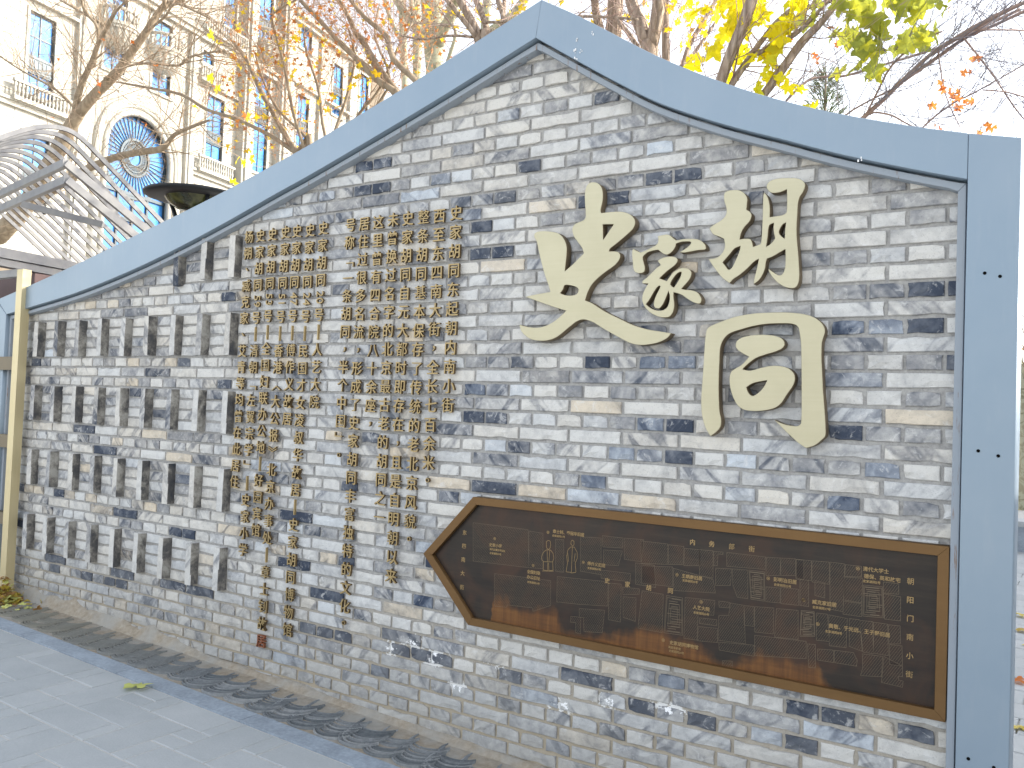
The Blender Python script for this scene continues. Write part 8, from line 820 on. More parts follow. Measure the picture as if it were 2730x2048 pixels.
# ------------------------------------------------------------------ lamp
lp = D['lamp']; c_ = Vector(lp['c']); rad = abs(c_.x - lp['tip'][0])
la = root('garden_lamp', (c_.x, c_.y, gz(c_.x)), 'black dish-shaped lamp rising behind the sloping left frame of the wall', 'street lamp')
m = MB(); m.lathe([(.001, .07), (rad*.4, .055), (rad*.8, .02), (rad, .0), (rad, -.018), (rad*.9, -.03), (rad*.55, -.034), (.001, -.034)], c_ + Vector((0, 0, .02)), 40); m.build('lamp_shade', BLACK, la, smooth=True)
m = MB(); m.lathe([(rad*.60, -.014), (rad*.50, -.06), (rad*.34, -.098), (rad*.16, -.118), (.001, -.122)], c_, 32)
gl = NT('smoked_lamp_glass'); f_ = gl.noise(gl.pos(), 9, 3); m.build('lamp_bowl', gl.done(gl.ramp(f_, [(.4, (.012, .018, .010)), (.65, (.09, .095, .035))]), .12, 0, None), la, smooth=True)
for s_ in (-1, 1):
    m = MB(); a = c_ + Vector((s_*rad*.62, -.06, -.005)); m.tube([a, a + Vector((-s_*.07, .02, -.16)), c_ + Vector((s_*.03, 0, -.42))], [.016, .018, .018], 8); m.build('arm', BLACK, la, smooth=True)
m = MB(); m.tube([c_ + Vector((0, 0, -.38)), Vector((c_.x, c_.y, gz(c_.x)))], [.045, .05], 14); m.build('lamp_post', BLACK, la, smooth=True)
# ------------------------------------------------------------------ building far behind
K = 1.5; th = R(11.6)
e_ = Vector((-math.sin(th), math.cos(th), 0)); n_v = Vector((math.cos(th), math.sin(th), 0))
O_ = Vector((CAM.x, CAM.y, 0)) + K*(Vector((-24, 0, 0)) - Vector((CAM.x, CAM.y, 0)))
def H(h): return CAM.z + (h - CAM.z)*K
BM = Matrix(((n_v.x, e_.x, 0, O_.x), (n_v.y, e_.y, 0, O_.y), (0, 0, 1, 0), (0, 0, 0, 1)))   # local: (out, along, up)
bld = root('stone_building', tuple(O_ + e_*26), 'tall cream limestone building with blue windows and scalloped balconies behind bare branches', 'building')
def bbox(m, o0, o1, s0, s1, h0, h1, mi=0, scale=True):
    m.box((o0, s0*K, H(h0)), (o1, s1*K, H(h1)), mi, BM)
def sub(rects, cut):
    out = []
    for a0, a1, b0, b1 in rects:
        c0, c1, d0, d1 = cut
        if c1 <= a0 or c0 >= a1 or d1 <= b0 or d0 >= b1: out.append((a0, a1, b0, b1)); continue
        if c0 > a0: out.append((a0, c0, b0, b1))
        if c1 < a1: out.append((c1, a1, b0, b1))
        x0, x1 = max(a0, c0), min(a1, c1)
        if d0 > b0: out.append((x0, x1, b0, d0))
        if d1 < b1: out.append((x0, x1, d1, b1))
    return out
# windows: s0, s1, sill, head, (spandrel low, high) or None
WIN = [(10.4, 11.3, 10.45, 13.0, (11.15, 11.7)), (10.4, 11.3, 7.0, 9.3, (7.9, 8.3)), (13.15, 14.03, 12.35, 13.1, None), (15.25, 16.12, 12.35, 13.1, None), (13.15, 14.03, 13.8, 14.9, None), (15.25, 16.12, 13.8, 14.9, None),
 (18.05, 19.0, 10.65, 13.2, (11.35, 11.85)), (18.1, 19.0, 8.0, 9.6, None), (17.7, 18.3, 14.3, 14.75, None), (18.75, 19.45, 15.9, 18.6, (16.55, 17.05)), (20.8, 21.7, 11.0, 15.1, (13.05, 13.75)), (20.8, 21.7, 16.4, 19.4, (16.95, 17.5)), (20.8, 21.7, 7.4, 10.2, (8.6, 9.1)),
 (23.65, 24.5, 12.6, 15.2, (13.6, 14.1)), (23.65, 24.5, 17.3, 18.3, None), (23.65, 24.5, 8.6, 11.6, (9.8, 10.3)), (26.3, 27.1, 11.2, 14.0, (12.4, 12.8)), (26.3, 27.1, 15.2, 17.6, (16.2, 16.6)), (28.6, 29.4, 12.0, 14.6, None), (28.6, 29.4, 16.0, 18.0, None),
 (10.4, 11.3, 14.6, 17.0, (15.4, 15.9)), (8.0, 8.9, 10.45, 13.0, (11.15, 11.7)), (8.0, 8.9, 14.6, 17.0, None), (8.0, 8.9, 7.0, 9.3, None), (13.15, 14.03, 15.9, 17.4, None), (15.25, 16.12, 15.9, 17.4, None)]
AC = (14.85, 9.80); AR = 1.46; AO = 1.90
arch_rect = (AC[0]-AO, AC[0]+AO, 5.0, AC[1]+AO)
cuts = [(a, b, c, d) for a, b, c, d, _ in WIN] + [arch_rect]
S0, S1, HB, HT = 6.5, 31.0, 1.5, 20.0
rects = [(S0, 22.9, HB, HT), (22.9, S1, HB, 18.9)]
for c in cuts: rects = sum((sub([q], c) for q in rects), [])
m = MB()
for a, b, c, d in rects: bbox(m, -.45, -.03, a, b, c, d)
m.build('wall', STJ, bld)
m = MB(); bbox(m, -12, -.46, S0, 22.9, 0.9, HT); bbox(m, -12, -.46, 22.9, S1, .9, 18.9); bbox(m, -.455, .0, S0, S1, 0.9, HB); m.build('core', STJ, bld)
# stone panels
pans = []
hh = 5.2; row = 0
while hh < HT:
    h1 = hh + .40; ss = 8.8 - (row % 2)*.42
    while ss < 29.5:
        q = [(ss, min(ss+.84, 29.6), hh, h1)]
        for c in cuts: q = sum((sub([z_], c) for z_ in q), [])
        pans += [z_ for z_ in q if z_[1]-z_[0] > .06 and z_[3]-z_[2] > .04 and not (z_[0] > 22.6 and z_[2] > 18.4)]
        ss += .84
    hh = h1; row += 1
def parea(q):
    v = Vector(BM @ Vector((0, (q[0]+q[1])/2*K, H((q[2]+q[3])/2)))) - CAM; return (q[1]-q[0])*(q[3]-q[2])*abs(v.normalized().dot(n_v))/v.length_squared
def inview(q):
    v = cam.matrix_world.inverted() @ (BM @ Vector((0, (q[0]+q[1])/2*K, H((q[2]+q[3])/2)))); return v.z < 0 and abs(v.x/v.z) < .60 and abs(v.y/v.z) < .46
pans.sort(key=lambda q: -(parea(q) if inview(q) else 0))
def panel_mesh(q, m=None):
    m2 = MB() if m is None else m; g = .006; bbox(m2, -.028, .0, q[0]+g, q[1]-g, q[2]+g, q[3]-g); return m2
for q in pans[:300]: panel_mesh(q).build('stone_panel', STONE, bld)
m = MB()
for q in pans[300:]: panel_mesh(q, m)
m.build('stone_cladding', STONE, bld, kind='stuff')
# arch
def arcp(r, a0, a1, n): return [(AC[0]*K + r*K*math.cos(a0 + (a1-a0)*k/n), H(AC[1]) + r*K*math.sin(a0 + (a1-a0)*k/n)) for k in range(n+1)]
def face_solid(polys, o0, o1, name, mat, par):
    me = shape(polys, o1-o0, [mat], 0)     # x=along, z=up, front at -y
    T = Matrix(((0, -1, 0, o0), (1, 0, 0, 0), (0, 0, 1, 0), (0, 0, 0, 1))); me.transform(BM @ T); me.flip_normals() if (BM @ T).determinant() < 0 else None
    return link(name, me, par)
ro = [(arch_rect[0]*K, H(5.0)), (arch_rect[0]*K, H(arch_rect[3])), (arch_rect[1]*K, H(arch_rect[3])), (arch_rect[1]*K, H(5.0))]
opening = [((AC[0]+AR)*K, H(5.0))] + arcp(AR, 0, math.pi, 24) + [((AC[0]-AR)*K, H(5.0))]
poly = [ro[0], ro[1], ro[2], ro[3]] + opening
face_solid([poly], -.6, .03, 'arch_wall', STONE, bld)
for r0, o in ((AR+.02, .16), (AR+.26, .12), (AO-.06, .20)):
    m = MB(); pts = arcp(r0, 0, math.pi, 28); P3 = [BM @ Vector((.03, a, b)) for a, b in pts]; P3 = [BM @ Vector((.03, (AC[0]+r0)*K, H(5.2)))] + P3 + [BM @ Vector((.03, (AC[0]-r0)*K, H(5.2)))]
    m.tube(P3, [o]*len(P3), 6); m.build('arch_moulding', STONE, bld, smooth=True)
aw = face_solid([opening], -.36, -.30, 'arch_window', GLASS, bld)
m = MB()
def sp(a, b, w=.05): m.bar(BM @ Vector((-.26, a[0], a[1])), BM @ Vector((-.26, b[0], b[1])), w, w, n_v)
cx0, cz0 = AC[0]*K, H(AC[1]); ri, ro2 = .62*K, AR*K
for k in range(44):
    a = 2*math.pi*k/44
    if math.sin(a) > -.55 or True: sp((cx0+ri*math.cos(a), cz0+ri*math.sin(a)), (cx0+ro2*.985*math.cos(a), cz0+ro2*.985*math.sin(a)), .035)
    sp((cx0+ri*math.cos(a), cz0+ri*math.sin(a)), (cx0+ri*.45*math.cos(a+.5), cz0+ri*.45*math.sin(a+.5)), .03)
    sp((cx0+ri*math.cos(a), cz0+ri*math.sin(a)), (cx0+ri*.45*math.cos(a-.5), cz0+ri*.45*math.sin(a-.5)), .03)
for r0, w in ((.62*K, .13), (.5*K, .05), (.28*K, .05), (AR*K*.97, .14)):
    for k in range(48): a, b = 2*math.pi*k/48, 2*math.pi*(k+1)/48; sp((cx0+r0*math.cos(a), cz0+r0*math.sin(a)), (cx0+r0*math.cos(b), cz0+r0*math.sin(b)), w)
for dx in (-AR, -AR*.45, 0, AR*.45, AR): sp((cx0+dx*K, H(8.55)), (cx0+dx*K, H(5.1)), .12)
for hz_ in (8.5, 7.6, 6.4): sp((cx0-AR*K, H(hz_)), (cx0+AR*K, H(hz_)), .16)
m.build('grille', DARK, aw)
# windows
for a, b, c, d, spn in WIN:
    m = MB(); t = .045
    bbox(m, -.19, -.10, a, a+t, c, d); bbox(m, -.19, -.10, b-t, b, c, d); bbox(m, -.19, -.10, a+t, b-t, d-t, d); bbox(m, -.19, -.10, a+t, b-t, c, c+t)
    mid = a + (b-a)*.5; bbox(m, -.185, -.105, mid-.02, mid+.02, c+t, d-t); trn = c + (d-c)*.72; bbox(m, -.18, -.11, a+t, b-t, trn-.02, trn+.02)
    if spn:
        bbox(m, -.20, -.06, a+.001, b-.001, spn[0], spn[1]); bbox(m, -.065, -.03, a+.04, b-.04, spn[0]+.05, spn[0]+.09); bbox(m, -.065, -.03, a+.04, b-.04, spn[1]-.09, spn[1]-.05)
        for k in range(5): q = a + .1 + (b-a-.2)*k/5; bbox(m, -.065, -.04, q+.02, q+.10, spn[0]+.13, spn[1]-.13)
    f = m.build('window', DARK, bld)
    m = MB(); bbox(m, -.165, -.145, a+.01, b-.01, c+.01, d-.01); m.build('pane', GLASS, f)
    m = MB(); w_ = .10; bbox(m, .0, .045, a-w_, a, c-.1, d+w_); bbox(m, .0, .045, b, b+w_, c-.1, d+w_); bbox(m, .0, .05, a, b, d, d+w_); bbox(m, -.02, .12, a-.14, b+.14, c-.12, c-.02); m.build('window_surround', STONE, bld)
# cornices and pilasters
m0 = None
for h0, h1, o, s0, s1 in ((10.05, 10.14, .30, 8.5, 12.2), (9.92, 10.05, .18, 8.5, 12.2), (10.05, 10.14, .30, 17.1, 22.6), (9.92, 10.05, .18, 17.1, 22.6), (13.30, 13.40, .22, 8.5, 12.5), (15.25, 15.36, .42, 8.5, 22.8), (15.08, 15.25, .26, 8.5, 22.8), (13.45, 13.58, .2, 17.1, 20.1), (18.9, 19.05, .5, 8.5, 22.8), (18.75, 18.9, .3, 8.5, 22.8), (15.5, 15.62, .3, 23.0, 29.5), (18.4, 18.6, .6, 22.9, 29.5), (18.2, 18.4, .35, 22.9, 29.5), (11.9, 12.0, .2, 22.9, 29.5)):
    m = MB(); bbox(m, .001, o, s0, s1, h0, h1); m.build('cornice', STONE, bld)
for s0, s1, h0, h1, o in ((12.05, 12.5, 5, 15.0, .22), (12.15, 12.4, 5, 15.0, .30), (16.95, 17.35, 5, 15.0, .22), (17.05, 17.25, 5, 15.0, .30), (19.75, 20.35, 5, 20, .55), (22.1, 22.7, 5, 20, .55), (19.88, 20.2, 5, 20, .68), (22.25, 22.55, 5, 20, .68), (11.6, 11.8, 15.4, 18.7, .2), (25.1, 25.5, 8, 18.1, .25), (27.6, 28.0, 8, 18.1, .25), (23.0, 23.2, 5, 18.1, .2)):
    m = MB(); bbox(m, .0015, o, s0, s1, h0, h1); m.build('pilaster', STONE, bld)
def balcony(s, h, rad, shell=True, flat=None):
    rk = rad*K; m = MB(); n = 22; T = lambda x, y, z: BM @ Vector((x, s*K + y, H(h) + z))
    def half(r, z0, z1):
        b = len(m.v); m.v += [tuple(T(r*math.sin(math.pi*k/n)*1., -r*math.cos(math.pi*k/n), z)) for k in range(n+1) for z in (z0, z1)]
        m.f += [(b+2*k, b+2*k+2, b+2*k+3, b+2*k+1) for k in range(n)] + [tuple(b+2*k+1 for k in range(n+1)), tuple(b+2*k for k in range(n, -1, -1))]; m.mi += [0]*(n+2)
    half(rk*1.06, -.16, 0.); half(rk, -.30, -.16); m.build('balcony_slab', STONE, bld)
    m = MB(); half(rk*.98, .62, .74); m.v = [v for v in m.v]; 
    m2 = MB()
    pts = [T((rk*.95)*math.sin(math.pi*k/n)*1., -(rk*.95)*math.cos(math.pi*k/n), .68) for k in range(n+1)]; m2.tube(pts, [.085]*(n+1), 6)
    m2.build('balcony_rail', STONE, bld)
    m3 = MB()
    for k in range(12):
        a = math.pi*(k+.5)/12; c0 = T((rk*.95)*math.sin(a)*1., -(rk*.95)*math.cos(a), 0)
        m3.lathe([(.075, 0), (.075, .06), (.04, .1), (.085, .26), (.05, .42), (.035, .52), (.07, .6), (.07, .66)], c0, 6)
    m3.build('baluster', STONE, bld, smooth=True, kind='stuff')
    if shell:
        m4 = MB(); NP, NT_ = 80, 10; b = 0
        for j in range(NT_+1):
            ph = (math.pi/2)*j/NT_
            for k in range(NP+1):
                a = math.pi*k/NP; r = rk*.93*math.cos(ph)*(1 + .035*math.cos(a*20)) ; m4.v.append(tuple(T(r*math.sin(a)*1., -r*math.cos(a), -.30 - rk*.85*math.sin(ph))))
        m4.f = [(j*(NP+1)+k, (j+1)*(NP+1)+k, (j+1)*(NP+1)+k+1, j*(NP+1)+k+1) for j in range(NT_) for k in range(NP)]; m4.mi = [0]*len(m4.f)
        m4.build('scallop_bracket', STONE, bld, smooth=True)
        m5 = MB(); c0 = T(.12, 0, -.34 - rk*.85); m5.lathe([(.001, .16), (.11, .11), (.16, 0), (.11, -.11), (.001, -.16)], c0, 10); m5.build('boss', STONE, bld, smooth=True)
balcony(13.6, 13.80, .72); balcony(15.7, 13.80, .72); balcony(21.25, 16.35, .70)
def balus(s0, s1, h, o):
    m = MB(); bbox(m, .0, o+.12, s0, s1, h-.12, h); m.build('balcony_slab', STONE, bld)
    m = MB(); bbox(m, o-.08, o+.08, s0, s1, h+.42, h+.50); m.build('balcony_rail', STONE, bld)
    m = MB(); k = s0 + .06
    while k < s1: m.lathe([(.07, 0), (.04, .1), (.08, .26), (.04, .42), (.06, .62)], BM @ Vector((o, k*K, H(h))), 6); k += .13
    m.build('baluster', STONE, bld, smooth=True, kind='stuff')
balus(17.4, 19.7, 15.45, .5); balus(17.5, 19.5, 10.2, .35); balus(17.4, 18.7, 13.6, .35); balus(9.8, 11.9, 10.2, .35)
# ------------------------------------------------------------------ trees
def twig_grow(out, tips, p, d, L, r, lev, rg, droop=0., nseg=4):
    pts = [p.copy()]; rad = [r]; cur = p.copy(); dd = d.copy()
    for k in range(nseg):
        dd = (dd + Vector((rg.uniform(-1, 1), rg.uniform(-1, 1), rg.uniform(-1, 1)))*.26 + Vector((0, 0, .05 - droop))).normalized(); cur = cur + dd*L/nseg; pts.append(cur.copy()); rad.append(r*(1 - .75*(k+1)/nseg))
    out.append((pts, rad)); tips += pts[2:]
    if lev > 0:
        for _ in range(rg.choice([2, 3, 3, 4])):
            i = rg.randrange(1, nseg+1); q = pts[i]; a = (dd + Vector((rg.uniform(-1, 1), rg.uniform(-1, 1), rg.uniform(-.8, 1)))*.9).normalized()
            twig_grow(out, tips, q, a, L*rg.uniform(.45, .75), max(rad[i]*.7, .0018), lev-1, rg, droop, nseg)
def tree(name, key, label, cat, bark_, tmat, nt=8, tl=.8, tr=.006, lev=2, seed=1, droop=0., group=None, ground=True, skip0=0, spread=1.0, smooth=True):
    L = D['trees'][key]; b = L[0][0]; rt = root(name, (b[0], b[1], gz(b[0])), label, cat, group); rg = random.Random(seed); out = []; tips = []
    for li, lb in enumerate(L):
        P_ = [Vector(q[:3]) for q in lb]; rd = [q[3] for q in lb]
        if li == 0: P_ = [Vector((P_[0].x, P_[0].y, gz(b[0]) - .1))] + P_; rd = [rd[0]*1.25] + rd
        # refine
        P2 = []; r2 = []
        for i in range(len(P_)-1):
            p0, p1, p2, p3 = P_[max(i-1,0)], P_[i], P_[i+1], P_[min(i+2,len(P_)-1)]
            for k in range(3):
                t = k/3; P2.append(.5*((2*p1) + (p2-p0)*t + (2*p0-5*p1+4*p2-p3)*t*t + (3*p1-p0-3*p2+p3)*t**3)); r2.append(rd[i]*(1-t) + rd[i+1]*t)
        P2.append(P_[-1]); r2.append(rd[-1])
        m = MB(); m.tube(P2, r2, 14 if r2[0] > .05 else 8, rough=.16); m.build('trunk' if li == 0 else 'limb', bark_, rt, smooth=True)
        for i in range(1 if li else 4, len(P2)-1):
            d = (P2[i+1]-P2[i]); nn = nt*min(1.5, d.length/.35); nn = int(nn) + (rg.random() < nn - int(nn))
            if rd[0] > .11 and li == 0: nn = nn//4
            for _ in range(nn):
                q = P2[i] + d*rg.random(); a = (d.normalized()*.7 + Vector((rg.uniform(-1, 1), rg.uniform(-1, 1), rg.uniform(-.7, 1)))*spread).normalized()
                twig_grow(out, tips, q, a, tl*rg.uniform(.5, 1.3), min(tr, r2[i]*.6), lev, rg, droop)
    m = MB()
    for pts, rad in out: m.tube(pts, rad, 3, cap=False)
    if out: m.build('twigs', tmat, rt, kind='stuff')
    return rt, tips
def leaf_shape(lobes=5, seed=0):
    q = random.Random(seed); out = []; n = lobes*4; lobe = [q.uniform(.65, 1.25) for _ in range(lobes)]; fold = q.uniform(.1, .5)
    for k in range(n+1):
        a = R(-70) + R(320)*k/n; ph = (k/4.) % 1; tip = 1 - abs(ph-.5)*2
        r = .30 + .24*tip**1.1*(1.15 - .35*abs(k/n-.5)*2)*lobe[min(lobes-1, k//4)] + q.uniform(-.045, .045)
        if k in (0, n): r = .22
        out.append((r*math.cos(a + R(0)), r*math.sin(a)))
    vs = [(0, 0, 0)] + [(x, y, .12*abs(x) + fold*max(0, x)*.5 + q.uniform(-.05, .05) - .45*(x*x+y*y)) for x, y in out]
    fs = [(0, k, k+1) for k in range(1, n+1)]
    vs += [(-.005, -.02, 0), (.005, -.02, 0), (.02, -.55, .03)]; b = len(vs)-3; fs.append((b, b+1, b+2))
    return vs, fs
LV = [leaf_shape(5, k) for k in range(6)]
SML = [([(0, -.5, 0), (.22, -.1, .08), (.5, .1, .05), (.15, .2, .03), (0, .55, -.05), (-.15, .2, .06), (-.5, .08, -.04), (-.2, -.12, .05)], [(0, 1, 7), (1, 2, 3), (7, 1, 3), (7, 3, 5), (3, 4, 5), (5, 6, 7)])]
def rotm(rg, facing=None):
    if facing is None: return Matrix.Rotation(rg.uniform(0, 6.28), 3, 'Z') @ Matrix.Rotation(rg.uniform(0, 3.1), 3, 'X') @ Matrix.Rotation(rg.uniform(0, 6.28), 3, 'Z')
    # roughly hanging leaves whose blades tend to face out from the branch
    return Matrix.Rotation(R(-25) + rg.gauss(0, .55), 3, 'Z') @ Matrix.Rotation(R(90) + rg.gauss(0, .5), 3, 'X') @ Matrix.Rotation(rg.uniform(0, 6.28), 3, 'Z')
def leaf_objs(par, pts, mat, seed):
    rg = random.Random(seed); mm = []
    for v, f in LV: m = MB(); m.add(v, f); mm.append(m.mesh('leaf', mat, True))
    for x, y, z, s in pts:
        o = link('leaf', rg.choice(mm), par, loc=(x, y, z)); o.rotation_euler = rotm(rg, 1).to_euler(); o.scale = (s, s, s)
def leaf_stuff(par, pts, mat, seed, name='foliage', big=False):
    rg = random.Random(seed); m = MB()
    for x, y, z, s in pts:
        v, f = rg.choice(LV) if big else SML[0]; T = rotm(rg); m.add([Vector((x, y, z)) + T @ (Vector(q)*s) for q in v], f)
    m.build(name, mat, par, kind='stuff')
LF = D['leaves']
t1, tips = tree('plane_tree', 'left', 'bare tan plane tree forking in front of the cream building, trunk behind the ribbed pavilion', 'tree', B_TAN, T_PALE, nt=4, tl=1.7, tr=.008, lev=2, seed=4)
rg = random.Random(8)
leaf_stuff(t1, [tuple(rg.choice(tips)) + (rg.uniform(.06, .12),) for _ in range(60)], L_RED, 3)
t2, tips = tree('maple_tree', 'maple', 'many-stemmed maple thick with small orange leaves behind the left slope of the wall', 'tree', B_TAN, T_RED, nt=4, tl=1.2, tr=.0042, lev=2, seed=9, spread=.8)
rg = random.Random(2); tips = [t for t in tips if t.z > 2.6]
def near(t, s): return (t.x + rg.gauss(0, .10), t.y + rg.gauss(0, .10), t.z + rg.gauss(0, .10), s)
right_tips = [t for t in tips if (t.x - CAM.x)/(t.y - CAM.y) > -1.30]
leaf_stuff(t2, [near(rg.choice(right_tips), rg.uniform(.03, .075)) for _ in range(1700)], L_ORA, 5)
leaf_stuff(t2, LF['amber'][:76] + [near(rg.choice(right_tips), rg.uniform(.04, .09)) for _ in range(480)], L_AMB, 6)
leaf_objs(t2, LF['left'], L_YEL, 7)
syc = 'sycamores with peeling pale bark behind the wall'
tree('sycamore_tree', 'sycamore', 'stoutest pale sycamore with peeling bark, standing left of the wall peak', 'tree', B_SYC, T_PALE, nt=3, tl=1.1, tr=.008, lev=2, seed=12, group=syc)
tree('sycamore_tree', 'sycamore2', 'slim pale sycamore trunk immediately left of the stoutest one', 'tree', B_SYC, T_PALE, nt=2, tl=1.3, tr=.009, lev=1, seed=13, group=syc)
tree('sycamore_tree', 'sycamore3', 'thinnest and farthest pale sycamore trunk, leftmost of the group', 'tree', B_SYC, T_PALE, nt=3, tl=1.5, tr=.009, lev=2, seed=14, group=syc)
tree('sycamore_tree', 'sycamore4', 'pale sycamore forking close to the peak of the wall', 'tree', B_SYC, T_PALE, nt=3, tl=1.2, tr=.009, lev=2, seed=15, group=syc)
brn = 'brown-barked trees behind the wall'
tree('brown_tree', 'brown', 'brown tree of several thin leaning stems directly left of the wall peak', 'tree', B_BROWN, B_PURP, nt=3, tl=.7, tr=.005, lev=2, seed=16, group=brn)
tb_, tp = tree('brown_tree', 'multi', 'brown tree with one straight furrowed trunk and a thinner stem, right of the wall peak', 'tree', B_BROWN, B_PURP, nt=2, tl=.8, tr=.005, lev=2, seed=17, group=brn)
leaf_stuff(tb_, [p for p in LF['amber'][76:100]], L_AMB, 11, big=True)
tree('brown_tree', 'fork', 'thick furrowed brown trunk that forks into a V above the frame', 'tree', B_BROWN, B_PURP, nt=1, tl=.6, tr=.005, lev=2, seed=18, group=brn)
tpz, tp = tree('brown_tree', 'pole', 'slim straight brown trunk just right of the forked one, with amber leaves', 'tree', B_BROWN, B_PURP, nt=4, tl=1.0, tr=.006, lev=2, seed=19, group=brn)
leaf_objs(tpz, LF['amber'][100:], L_AMB, 12)
ts, tp = tree('plane_tree', 'slant', 'brown plane tree leaning right, full of big glowing yellow leaves', 'tree', B_BROWN, B_PURP, nt=3, tl=.9, tr=.006, lev=2, seed=20)
leaf_objs(ts, LF['yellow'], L_YEL, 13)
tr_, tp = tree('plane_tree', 'right', 'long purple-brown branches sweeping to the top right corner, with green-yellow leaves', 'tree', B_PURP, T_BLUE, nt=5, tl=.95, tr=.0045, lev=2, seed=21, spread=1.1)
leaf_objs(tr_, LF['green'], L_GRN, 14); leaf_objs(tr_, LF['red'], L_RED, 15)
# small pine tip over the frame
pz = Vector(D['pine']); pt = root('pine_tree', (pz.x, pz.y, gz(pz.x)), 'tip of a young pine showing over the curved right frame', 'tree')
m = MB(); m.tube([Vector((pz.x, pz.y, gz(pz.x))), pz + Vector((0, 0, .25))], [.05, .012], 8); m.build('trunk', B_BROWN, pt, smooth=True)
m = MB(); rg = random.Random(31)
for k in range(1500):
    h = rg.uniform(-1.4, .28); wd = .10 + .22*(.3 - h); a = rg.uniform(0, 6.28); q = pz + Vector((math.cos(a)*wd*rg.random(), math.sin(a)*wd*rg.random(), h)); d = Vector((math.cos(a), math.sin(a), rg.uniform(.2, 1.6))).normalized()*rg.uniform(.06, .13)
    m.tube([q, q + d], [.005, .002], 3, cap=False)
m.build('needles', simple('pine_needle', (.13, .16, .07), .7, 0, 20, .4), pt, kind='stuff')
# ------------------------------------------------------------------ fallen leaves
def fallen(loc, s, label, mat, seed, name='fallen_leaf'):
    rg = random.Random(seed); v, f = LV[seed % 6]; m = MB(); m.add([(a*s*1.1, b*s, max(.002, (c+.12)*s*1.1)) for a, b, c in v], f); o = m.build(name, mat, smooth=True); o.location = loc; o.rotation_euler = (0, 0, rg.uniform(0, 6)); tag(o, label, 'leaf', 'leaves fallen on the paving'); return o
g0 = D['leafg']; fallen((g0[0], g0[1], gz(g0[0])+.003), .135, 'yellow-green leaf lying alone on the grey slabs at lower left', L_LIM, 1)
labs = ['pale yellow leaf on the far paving, farthest of the three right of the end post', 'yellow leaf on the paving right of the end post, middle of the three', 'reddish brown leaf on the paving right of the end post, nearest of the three']
for k, (q, mt) in enumerate(zip(D['leafr'], (L_DRY, L_DRY, L_RED))): fallen((q[0]+.02, q[1], gz(q[0])+.006), .13, labs[k], mt, 2+k)
rg = random.Random(77); m = MB(); q0 = D['pile']
for k in range(190):
    a = rg.uniform(0, 6.28); r0 = abs(rg.gauss(0, .5)); x = q0[0] - .14 + r0*.34*math.cos(a); y = q0[1] + .03 + r0*.22*math.sin(a); h = max(0, .16 - .42*r0)*rg.random() + .006; s = rg.uniform(.03, .06)
    v, f = LV[k % 6]; T = Matrix.Rotation(rg.uniform(0, 6.28), 3, 'Z') @ Matrix.Rotation(rg.gauss(0, .6), 3, 'X'); m.add([Vector((x, y, gz(x) + h)) + T @ (Vector(w)*s*1.4) for w in v], f, rg.choice([0, 0, 1, 2]))
o = m.build('leaf_litter', [L_DRY, L_LIM, leaf_mat('withered_brown_leaf', (.16, .08, .03), (.30, .17, .06), (.42, .28, .12), .1)], kind='stuff'); tag(o, 'heap of dry yellow leaves swept against the foot of the gold post', 'leaves')
# ------------------------------------------------------------------ right of the wall
sp_ = empty('side_pavement', (0, 0, 0)); tag(sp_, 'paving that runs back past the right end of the wall', kind='structure'); ROOTINV[sp_.name] = Matrix.Identity(4)
link('joint_bed', slab_strip(-.49, 60, .6, 3.9, -.012, 'joint_bed', JOINT), sp_); link('joint_bed', slab_strip(.16, 60, -2.5, .6, -.014, 'joint_bed', JOINT), sp_)
y = .3; k = 0
while y < 13:
    x = -.9 - .3*(k % 2)
    while x < 1.3: paver(sp_, x, y, x+.6, y+.3); x += .6
    y += .3; k += 1
sb = root('stone_block', (.3, 10.3, gz(.3)), 'grey stone block seat on the paving beyond the right end post', 'bench')
m = MB(); m.box((-.30, 10.1, gz(.3)-.01), (.9, 10.55, .24)); m.build('base', KERB, sb); m = MB(); m.box((-.33, 10.07, .242), (.93, 10.58, .31)); m.build('seat', PAV, sb)
rg = random.Random(19); m = MB()
for k in range(110):
    x = rg.uniform(-1.2, 1.0); y = rg.uniform(1.2, 16) if k < 70 else rg.uniform(16, 30); s = rg.uniform(.05, .09); v, f = LV[k % 6]
    T = Matrix.Rotation(rg.uniform(0, 6.28), 3, 'Z'); m.add([Vector((x, y, gz(x) + .012)) + T @ (Vector(w)*s*1.3) for w in v], f)
o = m.build('scattered_leaves', L_DRY, kind='stuff'); tag(o, 'dry leaves scattered over the paving past the end post', 'leaves')
# unseen grey house, added to cast shade on the paving
ch = root('shade_house', (8, 15, gz(8)), 'long grey house right of the paving, out of view, added to shade it', 'house')
HW = simple('grey_house_brick', (.24, .245, .25), .9, 0, 14, .2, .4); HR = simple('grey_roof_tile', (.11, .115, .12), .85, 0, 14, .2, .4)
m = MB(); m.box((4.2, 1.2, -.35), (12, 30.5, 3.6)); m.build('wall', HW, ch)
m = MB(); m.add([(3.7, .9, 3.5), (12.5, .9, 3.5), (12.5, 30.8, 3.5), (3.7, 30.8, 3.5), (8.1, .9, 5.6), (8.1, 30.8, 5.6)], [(0,3,2,1), (0,1,4), (2,3,5), (1,2,5,4), (3,0,4,5)]); m.build('roof', HR, ch)
for k in range(5):
    y0 = 3.5 + k*5.2; m = MB(); m.box((4.13, y0, .7), (4.19, y0+2.2, 2.6)); f = m.build('window', DARK, ch); m = MB(); m.box((4.10, y0+.12, .82), (4.125, y0+2.08, 2.48)); m.build('pane', GLASS, f)
